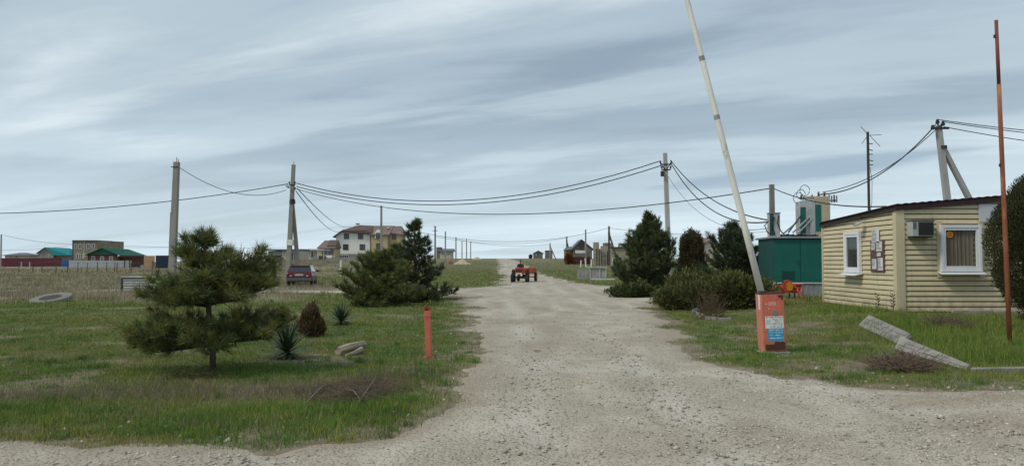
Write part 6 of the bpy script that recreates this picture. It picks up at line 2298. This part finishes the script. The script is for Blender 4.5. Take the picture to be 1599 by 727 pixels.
MB().box(th.x(131), th.x(132.2), -.1, -.01, th.h(404), th.h(377)).build('vent_pipe', m_wallb, th.root)
for (a, c, d_, e) in ((116.5, 120, 380, 388.5), (122.5, 128.3, 380, 388.5), (135, 141, 380, 388.5), (144, 148, 380, 388.5), (119.5, 123, 395.5, 404), (123.6, 126.5, 395.5, 404), (129, 131, 395.5, 403), (132.3, 135, 395.5, 400)):
    th.win(a, c, d_, e, 0, mull=(.5,) if c - a > 4 else ())
gg = House('green_roof_house', 'brick red house with dark green gable and white windows', 135, 210, 205)
gg.box_walls(gg.x(137), gg.x(185), 0, 9, gg.h(397.5), m_redbr)
MB().box(gg.x(185.1), gg.x(200), 1.5, 9, 0, gg.h(398)).build('wall', m_redbr, gg.root)
MB().prism([(gg.x(135.5), gg.h(397.4)), (gg.x(187), gg.h(397.4)), (gg.x(161), gg.h(387.2))], 'y', -.3, .3).build('green_gable', m_groof, gg.root)
MB().add([(gg.x(133.5), -.7, gg.h(398.2)), (gg.x(161), -.7, gg.h(386.6)), (gg.x(188.5), -.7, gg.h(398.2)), (gg.x(161), 4, gg.h(386.6)), (gg.x(133.5), 9, gg.h(398.2)), (gg.x(188), 4.5, gg.h(388.5)), (gg.x(211), 1, gg.h(398.5)), (gg.x(205), 9, gg.h(398.5)),
          (gg.x(188.5), -.7, gg.h(398.9)), (gg.x(211), 1, gg.h(399.3)), (gg.x(133.5), -.7, gg.h(398.9)), (gg.x(161), -.7, gg.h(387.6))],
         [(0, 1, 3, 4), (1, 2, 5, 3), (2, 6, 5), (5, 6, 7), (3, 5, 7, 4), (2, 8, 9, 6), (0, 10, 11, 1), (1, 11, 8, 2)]).build('roof', m_groof, gg.root)
for px in (143, 157, 171):
    gg.win(px, px + 6, 400, 409, 0, mull=(.5,))
MB().lathe([(.28, -.05), (.3, .02)], 14, 'y', (gg.x(188), -.8, gg.h(399.5))).build('satellite_dish', m_white, gg.root)
cpt = House('carport', 'dark flat carport between the green gabled house and the plywood panel', 196, 228, 185, cat='carport')
MB().box(cpt.x(188), cpt.x(226), -1, 5, cpt.h(401), cpt.h(399.2)).build('roof', m_dark, cpt.root)
for px in (196, 204, 210.5, 218):
    MB().box(cpt.x(px), cpt.x(px + 1.3), -.6, -.4, 0, cpt.h(401) - .01).build('post', m_iron, cpt.root)
MB().box(cpt.x(217), cpt.x(223), 1, 2, 0, .75).build('crate', m_white, cpt.root)
pw = on_ground(233.5, 180)
o = thing('plywood_hoarding', 'tan plywood hoarding beside the dark blue container', 'hoarding', pw)
hp_ = P(233, 399, 180).z - pw.z
for i in range(2):
    MB().box(-1.28 + 1.29 * i, 0.0 + 1.29 * i, 0, .05, -.2, hp_).build('sheet', M('plywood', (.40, .265, .165), (.33, .215, .13), 2, .8, stretch=(1, 1, .3)), o)
MB().box(1.0, 1.08, -.08, -.01, 0, hp_ * .55).build('brace', m_iron, o)
bc = on_ground(256, 178)
o = thing('blue_container', 'dark blue ribbed steel container behind the thick pole', 'container', bc)
hc = P(255, 398.5, 178).z - bc.z
m_navy = M('navy_steel', (.022, .038, .075), (.018, .03, .06), 3, .6)
MB().box(-1.9, 1.9, 0, 2.4, 0, hc).build('body', m_navy, o)
for i in range(16):
    MB().box(-1.88 + i * .235, -1.78 + i * .235, -.04, -.002, .08, hc - .08).build('rib', m_navy, o)
# fences on the left
rf_ = thing('red_fence', 'long dark red profiled sheet fence at the far left', 'fence', on_ground(48, 225))
m_redf = M('dark_red_sheet', (.115, .022, .035), (.09, .018, .028), 3, .6)
for i in range(14):
    x = (-6 - 48 + i * 7.35) / F_PX * 225
    MB().box(x, x + 1.36, 0, .05, -.3, P(48, 402.6, 225).z - rf_.location.z + random.uniform(-.05, .05)).build('fence_sheet', m_redf, rf_)
bf = thing('blue_fence', 'short bright blue sheet fence at the end of the red fence', 'fence', on_ground(104, 224))
for i in range(2):
    x = (97.5 - 104 + i * 7) / F_PX * 224
    MB().box(x, x + 1.28, 0, .05, -.3, 1.75).build('fence_sheet', M('blue_sheet', (.012, .09, .34), (.01, .075, .29), 3, .5), bf)
gy = thing('grey_sheet_fence', 'pale grey profiled sheet fence before the green gabled house', 'fence', on_ground(156, 190))
m_gsh = M('pale_grey_sheet', (.36, .39, .41), (.31, .335, .355), 3, .5)
for i in range(9):
    x = (108 - 156 + i * 10.9) / F_PX * 190
    MB().box(x, x + 1.70, 0, .05, .1, P(156, 406.5, 190).z - gy.location.z + random.uniform(-.04, .04)).build('fence_sheet', m_gsh, gy)
    MB().box(x - .06, x - .005, .06, .12, -.2, 1.9).build('post', m_iron, gy)
wfn = thing('wire_fence', 'row of thin dark stakes with wire across the dry field', 'fence', on_ground(100, 112))
tops = []
for i, (px, py, Y) in enumerate(((30, 408, 116), (52, 410, 114), (66, 408, 114), (88, 405.5, 108), (106, 410, 103), (122, 409, 118), (136.5, 410, 118), (152.5, 409, 117), (167, 409, 117), (179.5, 409, 116), (183, 410, 114), (205, 410, 112), (238, 407, 110))):
    g0 = on_ground(px, Y) - wfn.location
    t_ = P(px, py, Y) - wfn.location
    MB().tube([g0 - Vector((0, 0, .1)), t_], .055, 5).build('stake', m_iron if i % 3 else m_wood_pole, wfn)
    tops.append((g0, t_))
for fr_ in (.55, .92):
    for (a, b_) in zip(tops[:-1], tops[1:]):
        MB().tube([a[0].lerp(a[1], fr_), b_[0].lerp(b_[1], fr_)], .012, 4).build('strand', m_wire_g, wfn)
for i, px in enumerate((34, 47)):
    wp = on_ground(px, 150)
    o = MB().box(-.08, .08, -.08, .08, -.1, 1.5).build('pale_stake', m_conc_l, None, loc=wp)
    tag(o, ('pale stake before the red fence, left of the pair', 'pale stake before the red fence, right of the pair')[i], 'stake', 'pale stakes in the far field')


# ------------------------------------------------------------------ car
m_carp = M('maroon_car_paint', (0.085, 0.018, 0.024), (0.07, 0.015, 0.02), 2, .32, spec=.5)
m_tail = M('tail_light_red', (0.22, 0.012, 0.012), (0.16, .01, .01), 10, .3)
m_plate = M('number_plate', (.50, .48, .42), (.42, .40, .35), 30, .6)
m_bump = M('grey_bumper', (.11, .11, .115), (.09, .09, .095), 4, .6)
m_rim = M('steel_rim', (.28, .28, .29), (.20, .20, .21), 6, .4, metal=.5)
m_cglass = glass_mat('car_glass', (.03, .035, .04), .04)


def wheel(parent, x, y, z, r, w, axis='x', rim=m_rim, rr=.62, lug=False):
    prof = [(r * .55, -w / 2), (r * .93, -w / 2), (r, -w * .32), (r, w * .32), (r * .93, w / 2), (r * .55, w / 2)]
    t = MB().lathe(prof, 24, axis).build('wheel', m_black, parent, smooth=False, loc=(x, y, z))
    if lug:
        for k_ in range(16):
            a = 2 * pi * k_ / 16
            b = MB().box(-w * .42, w * .42, -.02, .02, r - .004, r + .022, 0, mat=Matrix.Rotation(a, 4, 'X') @ Matrix.Rotation(.35 if k_ % 2 else -.35, 4, 'Z'))
            b.build('tread_lug', m_black, t)
    MB().lathe([(r * rr, -w * .52), (r * .2, -w * .46), (r * .12, -w * .56), (r * .12, w * .56), (r * .2, w * .46), (r * rr, w * .52)], 20, axis).build('rim', rim, t)
    return t


cg = on_ground(467.5, 50.3)
car = thing('parked_car', 'old maroon station wagon parked in the dry grass by the strutted pole', 'car', cg, radians(9))
W = .82
# lower body: loft of cross sections along y (rear at y=0)
secs = [(0.0, .80, .42, .86), (.06, .82, .34, .93), (.5, .83, .30, .95), (2.0, .84, .28, .95), (3.1, .83, .30, .93), (3.9, .79, .33, .82), (4.18, .72, .38, .68)]
v, f = [], []
for (y, w, zb_, zt) in secs:
    ring = [(-w * .92, zb_), (-w, zb_ + .12), (-w * 1.0, zt * .72), (-w * .95, zt - .02), (-w * .90, zt), (w * .90, zt), (w * .95, zt - .02), (w, zt * .72), (w, zb_ + .12), (w * .92, zb_)]
    v += [(x, y, z) for x, z in ring]
n = 10
for i in range(len(secs) - 1):
    for k_ in range(n):
        f.append((i * n + k_, i * n + (k_ + 1) % n, (i + 1) * n + (k_ + 1) % n, (i + 1) * n + k_))
f.append(tuple(range(n)))
f.append(tuple(reversed(range((len(secs) - 1) * n, len(secs) * n))))
body = MB().add(v, f).build('body', m_carp, car)
# greenhouse
cab_s = [(.03, .74, .93, .93), (.42, .62, .93, 1.38), (.9, .63, .94, 1.42), (2.0, .63, .94, 1.42), (2.35, .62, .94, 1.38), (3.05, .74, .93, .94)]
v, f = [], []
for (y, w, zb_, zt) in cab_s:
    wb = .76
    v += [(-wb, y if zt < 1 else y, zb_), (-w, y, zt), (w, y, zt), (wb, y, zb_)]
for i in range(len(cab_s) - 1):
    for k_ in range(3):
        f.append((i * 4 + k_, i * 4 + k_ + 1, (i + 1) * 4 + k_ + 1, (i + 1) * 4 + k_))
MB().add(v, f).build('cabin', m_carp, car)


def panel(pts, off_, mat, name, parent=car):
    """thin plate through 4 points pushed out along its normal"""
    p = [Vector(q) for q in pts]
    nn = (p[1] - p[0]).cross(p[2] - p[0]).normalized()
    a = [q + nn * off_ for q in p]
    b_ = [q + nn * (off_ - .008) for q in p]
    k_ = len(p)
    return MB().add([tuple(q) for q in a + b_], [tuple(range(k_)), tuple(reversed(range(k_, 2 * k_)))] + [(i, k_ + i, k_ + (i + 1) % k_, (i + 1) % k_) for i in range(k_)]).build(name, mat, parent)


panel([(-.66, .075, .965), (.66, .075, .965), (.57, .385, 1.34), (-.57, .385, 1.34)], .012, m_cglass, 'rear_window')
MB().tube([(-.1, .10, .97), (.18, .16, 1.06)], .012, 5).build('rear_wiper', m_black, car)
for s in (-1, 1):
    for (ya, yb, yc, yd) in ((.36, .95, .95, .52), (1.02, 1.75, 1.75, 1.02), (1.83, 2.72, 2.30, 1.83)):
        q = [(s * .755, ya, .97), (s * .755, yb, .97), (s * .638, yc, 1.345), (s * .638, yd, 1.345)]
        if s < 0:
            q = q[::-1]
        panel(q, .012, m_cglass, 'side_window')
    tl = MB().box(s * .60 - .20, s * .60 + .20, -.035, -.004, .66, .84, .01).build('tail_light', m_tail, car)
    MB().box(s * .52 - .07, s * .52 + .07, -.039, -.0355, .68, .73).build('reversing_lens', m_white, tl)
    mr_ = MB().box(s * .95 - .09, s * .95 + .09, 2.35, 2.45, .93, 1.06, .02).build('wing_mirror', m_black, car)
    for yy_ in (1.6, 2.5):
        MB().box(s * .832 - .012, s * .832 + .012, yy_ - .2, yy_, .80, .83).build('door_handle', m_black, car)
    MB().box(s * .838 - .008, s * .838 + .008, .35, 3.7, .56, .61).build('side_moulding', m_bump, car)
    for yy_ in (.78, 3.25):
        wheel(car, s * .74, yy_, .29, .29, .18)
MB().box(-.80, .80, -.11, -.005, .36, .56, .02).build('bumper', m_bump, car)
MB().box(-.36, .36, -.020, -.004, .68, .86, .004).build('plate_panel', m_bump, car)
pl_ = MB().box(-.26, .26, -.032, -.021, .70, .82).build('number_plate', m_plate, car)
MB().tube([(-.45, -.10, .28), (-.45, .3, .28)], .025, 8).build('exhaust_pipe', m_iron, car)
MB().box(-.6, .6, .28, .34, 1.36, 1.395, .008).build('rear_spoiler_lip', m_carp, car)
for s in (-1, 1):
    MB().tube([(s * .56, .55, 1.45), (s * .56, 1.95, 1.45)], .016, 6).build('roof_rail', m_black, car)

# ------------------------------------------------------------------ tractor, trailer and driver
m_tred = M('tractor_red', (0.42, 0.055, 0.035), (0.34, .042, .03), 4, .45, spec=.4)
m_torg = M('trailer_orange', (0.42, 0.085, 0.032), (0.35, .07, .028), 4, .5)
tg = on_ground(812.5, 61)
tg.z += .02
TR = radians(180 - 5)     # faces the camera, nose turned a little to its right
tra = thing('tractor', 'small red tractor driving towards the camera on the gravel road', 'tractor', tg, TR)
# local: +y is forward (towards camera)
hood = MB().box(-.31, .31, .35, 1.35, .62, 1.12, .04).build('hood', m_tred, tra)
MB().box(-.29, .29, 1.352, 1.38, .50, 1.08, .01).build('radiator_grille', M('dark_red_grille', (.26, .035, .025), None, 12, .6), tra)
MB().box(-.23, .23, 1.382, 1.395, .80, .98).build('grille_mesh', m_iron, tra)
MB().box(-.24, .24, 1.382, 1.40, .62, .74, .005).build('white_plate', m_plate, tra)
for s in (-1, 1):
    hl = MB().lathe([(.075, 0), (.08, .03), (.07, .05)], 14, 'y', (s * .19, 1.385, .56)).build('headlight', m_pvc, tra)
    MB().box(s * .36 - .17, s * .36 + .17, -.55, .12, .92, .97, .01).build('fender', m_tred, tra)
    MB().box(s * .52 - .012, s * .52 + .012, -.55, .12, .62, .919).build('fender_side', m_tred, tra)
    wheel(tra, s * .56, 1.05, .31, .31, .19, rim=m_tred, rr=.5, lug=True)
    wheel(tra, s * .55, -.25, .48, .48, .28, rim=m_tred, rr=.5, lug=True)
    MB().tube([(s * .19, .5, 1.12), (s * .19, .35, 1.19)], .02, 6).build('hood_rail', m_iron, tra)
MB().box(-.17, .17, -.45, 1.3, .38, .62, .02).build('engine_block', m_iron, tra)
MB().tube([(-.55, 1.05, .33), (.55, 1.05, .33)], .05, 8).build('front_axle', m_iron, tra)
MB().tube([(-.58, -.25, .46), (.58, -.25, .46)], .07, 8).build('rear_axle', m_iron, tra)
MB().tube([(-.15, .7, 1.04), (-.15, .7, 1.42)], .025, 8).build('exhaust_stack', m_iron, tra)
MB().tube([(0, .35, .95), (0, .14, 1.16)], .02, 6).build('steering_column', m_iron, tra)
pts = [(.19 * cos(a), .14 + .11 * sin(a), 1.17 + .13 * sin(a)) for a in np.linspace(0, 2 * pi, 21)]
MB().tube(pts, .018, 6, cap=False).build('steering_wheel', m_black, tra)
MB().box(-.2, .2, -.48, -.08, .80, .86, .02).box(-.2, .2, -.54, -.47, .862, 1.15, .02).build('seat', m_black, tra)
MB().box(-.30, .30, .02, .34, .55, .60).build('footplate', m_iron, tra)

trl = thing('trailer', 'orange box trailer hitched behind the small red tractor', 'trailer', tg + Matrix.Rotation(TR, 4, 'Z') @ Vector((-.30, -1.0, 0)), TR - radians(6))
m_in = m_torg
MB().box(-.62, .62, -1.9, 0, .62, .66).build('floor', m_torg, trl)
MB().box(-.62, .62, -.04, 0, .661, 1.08).build('front_board', m_torg, trl)
MB().box(-.62, .62, -1.9, -1.86, .661, 1.08).build('tail_board', m_torg, trl)
for s in (-1, 1):
    MB().box(s * .605 - .015, s * .605 + .015, -1.859, -.041, .661, 1.08).build('side_board', m_torg, trl)
    for k_ in range(4):
        MB().box(s * .635 - .012, s * .635 + .012, -1.8 + k_ * .56, -1.74 + k_ * .56, .6, 1.08).build('stanchion', m_torg, trl)
    wheel(trl, s * .72, -.95, .36, .36, .18, rim=m_tred, rr=.5)
MB().tube([(-.7, -.95, .36), (.7, -.95, .36)], .04, 8).build('axle', m_iron, trl)
MB().box(-.05, .05, -1.2, .62, .5, .58).build('drawbar', m_iron, trl)


def skinned(name, verts_, edges_, radii, mat, parent, root=0, levels=2):
    me = bpy.data.meshes.new(name)
    me.from_pydata(verts_, edges_, [])
    o = bpy.data.objects.new(name, me)
    COL.objects.link(o)
    sk = o.modifiers.new('skin', 'SKIN')
    for i, r in enumerate(radii):
        sv = me.skin_vertices[0].data[i]
        sv.radius = r if isinstance(r, tuple) else (r, r)
        sv.use_root = (i == root)
    ss = o.modifiers.new('sub', 'SUBSURF')
    ss.levels = ss.render_levels = levels
    dg = bpy.context.evaluated_depsgraph_get()
    ev_ = bpy.data.meshes.new_from_object(o.evaluated_get(dg))
    bpy.data.objects.remove(o)
    o = bpy.data.objects.new(name, ev_)
    COL.objects.link(o)
    ev_.materials.clear()
    ev_.materials.append(mat)
    ev_.polygons.foreach_set('use_smooth', [True] * len(ev_.polygons))
    o.parent = parent
    return o


m_cloth = M('dark_jacket', (.022, .022, .026), (.032, .03, .032), 12, .9)
m_trous = M('dark_trousers', (.03, .03, .035), (.04, .04, .045), 12, .9)
m_skin = M('skin', (.36, .20, .135), (.32, .175, .115), 6, .6)
drv = thing('person', 'driver in dark jacket seated on the small red tractor with hands on the wheel', 'person', tg, TR)
drv.location = tg
V = [(0, -.28, .90), (0, -.29, 1.08), (0, -.27, 1.30), (0, -.25, 1.42), (0, -.235, 1.50),
     (-.10, -.26, .90), (-.15, .10, .93), (-.15, .16, .62), (-.15, .26, .60),
     (.10, -.26, .90), (.15, .10, .93), (.15, .16, .62), (.15, .26, .60),
     (-.19, -.26, 1.36), (-.26, -.10, 1.16), (-.16, .10, 1.19),
     (.19, -.26, 1.36), (.26, -.10, 1.16), (.16, .10, 1.19)]
E = [(0, 1), (1, 2), (2, 3), (3, 4), (0, 5), (5, 6), (6, 7), (7, 8), (0, 9), (9, 10), (10, 11), (11, 12), (2, 13), (13, 14), (14, 15), (2, 16), (16, 17), (17, 18)]
R_ = [.13, (.15, .11), (.15, .11), .06, .055, .095, .075, .055, .05, .095, .075, .055, .05, .07, .052, .036, .07, .052, .036]
bd = skinned('body', V, E, R_, m_cloth, drv)
# head
hv, hf = [], []
nn, rr_ = 16, 12
for i in range(rr_ + 1):
    ph = -pi / 2 + pi * i / rr_
    for k_ in range(nn):
        a = 2 * pi * k_ / nn
        x, y, z = .078 * cos(ph) * cos(a), .095 * cos(ph) * sin(a), .118 * sin(ph)
        if z < 0:
            x *= 1 + z * 2.0
        if y > .07 and -.03 < z < .02 and abs(x) < .02:
            y += .022
        hv.append((x, y - .22, z + 1.60))
for i in range(rr_):
    for k_ in range(nn):
        hf.append((i * nn + k_, i * nn + (k_ + 1) % nn, (i + 1) * nn + (k_ + 1) % nn, (i + 1) * nn + k_))
hd = MB().add(hv, hf).build('head', m_skin, drv, smooth=True)
for s in (-1, 1):
    MB().lathe([(.011, 0), (.008, .008)], 8, 'y', (s * .03, -.136, 1.61)).build('eye', m_black, hd)
    MB().tube([(s * .078, -.22, 1.585), (s * .086, -.225, 1.60), (s * .078, -.225, 1.625)], .012, 6).build('ear', m_skin, hd)
MB().box(-.024, .024, -.142, -.134, 1.545, 1.553).build('mouth', m_tail, hd)
MB().lathe([(.085, 1.635), (.092, 1.66), (.085, 1.70), (.05, 1.73), (.01, 1.735)], 16, 'z', (0, -.225, 0)).build('knit_cap', m_cloth, hd)
# hands: palm, four fingers curled round the rim, thumb
for s in (-1, 1):
    b = MB().tube([(s * .165, .08, 1.185), (s * .175, .14, 1.20)], [.030, .036], 8)
    b.build('hand', m_skin, drv, smooth=True)
    hnd = drv.children[-1]
    for k_ in range(4):
        zz_ = 1.165 + .02 * k_
        MB().tube([(s * .175, .135, zz_), (s * .195, .175, zz_ + .01), (s * .185, .195, zz_ - .01), (s * .16, .185, zz_ - .02)], [.010, .0095, .009, .008], 6).build('finger', m_skin, hnd)
    MB().tube([(s * .15, .11, 1.20), (s * .14, .15, 1.225), (s * .15, .18, 1.225)], [.011, .010, .008], 6).build('thumb', m_skin, hnd)
    MB().box(s * .15 - .045, s * .15 + .045, .14, .38, .565, .65, .02).build('boot', m_black, drv)
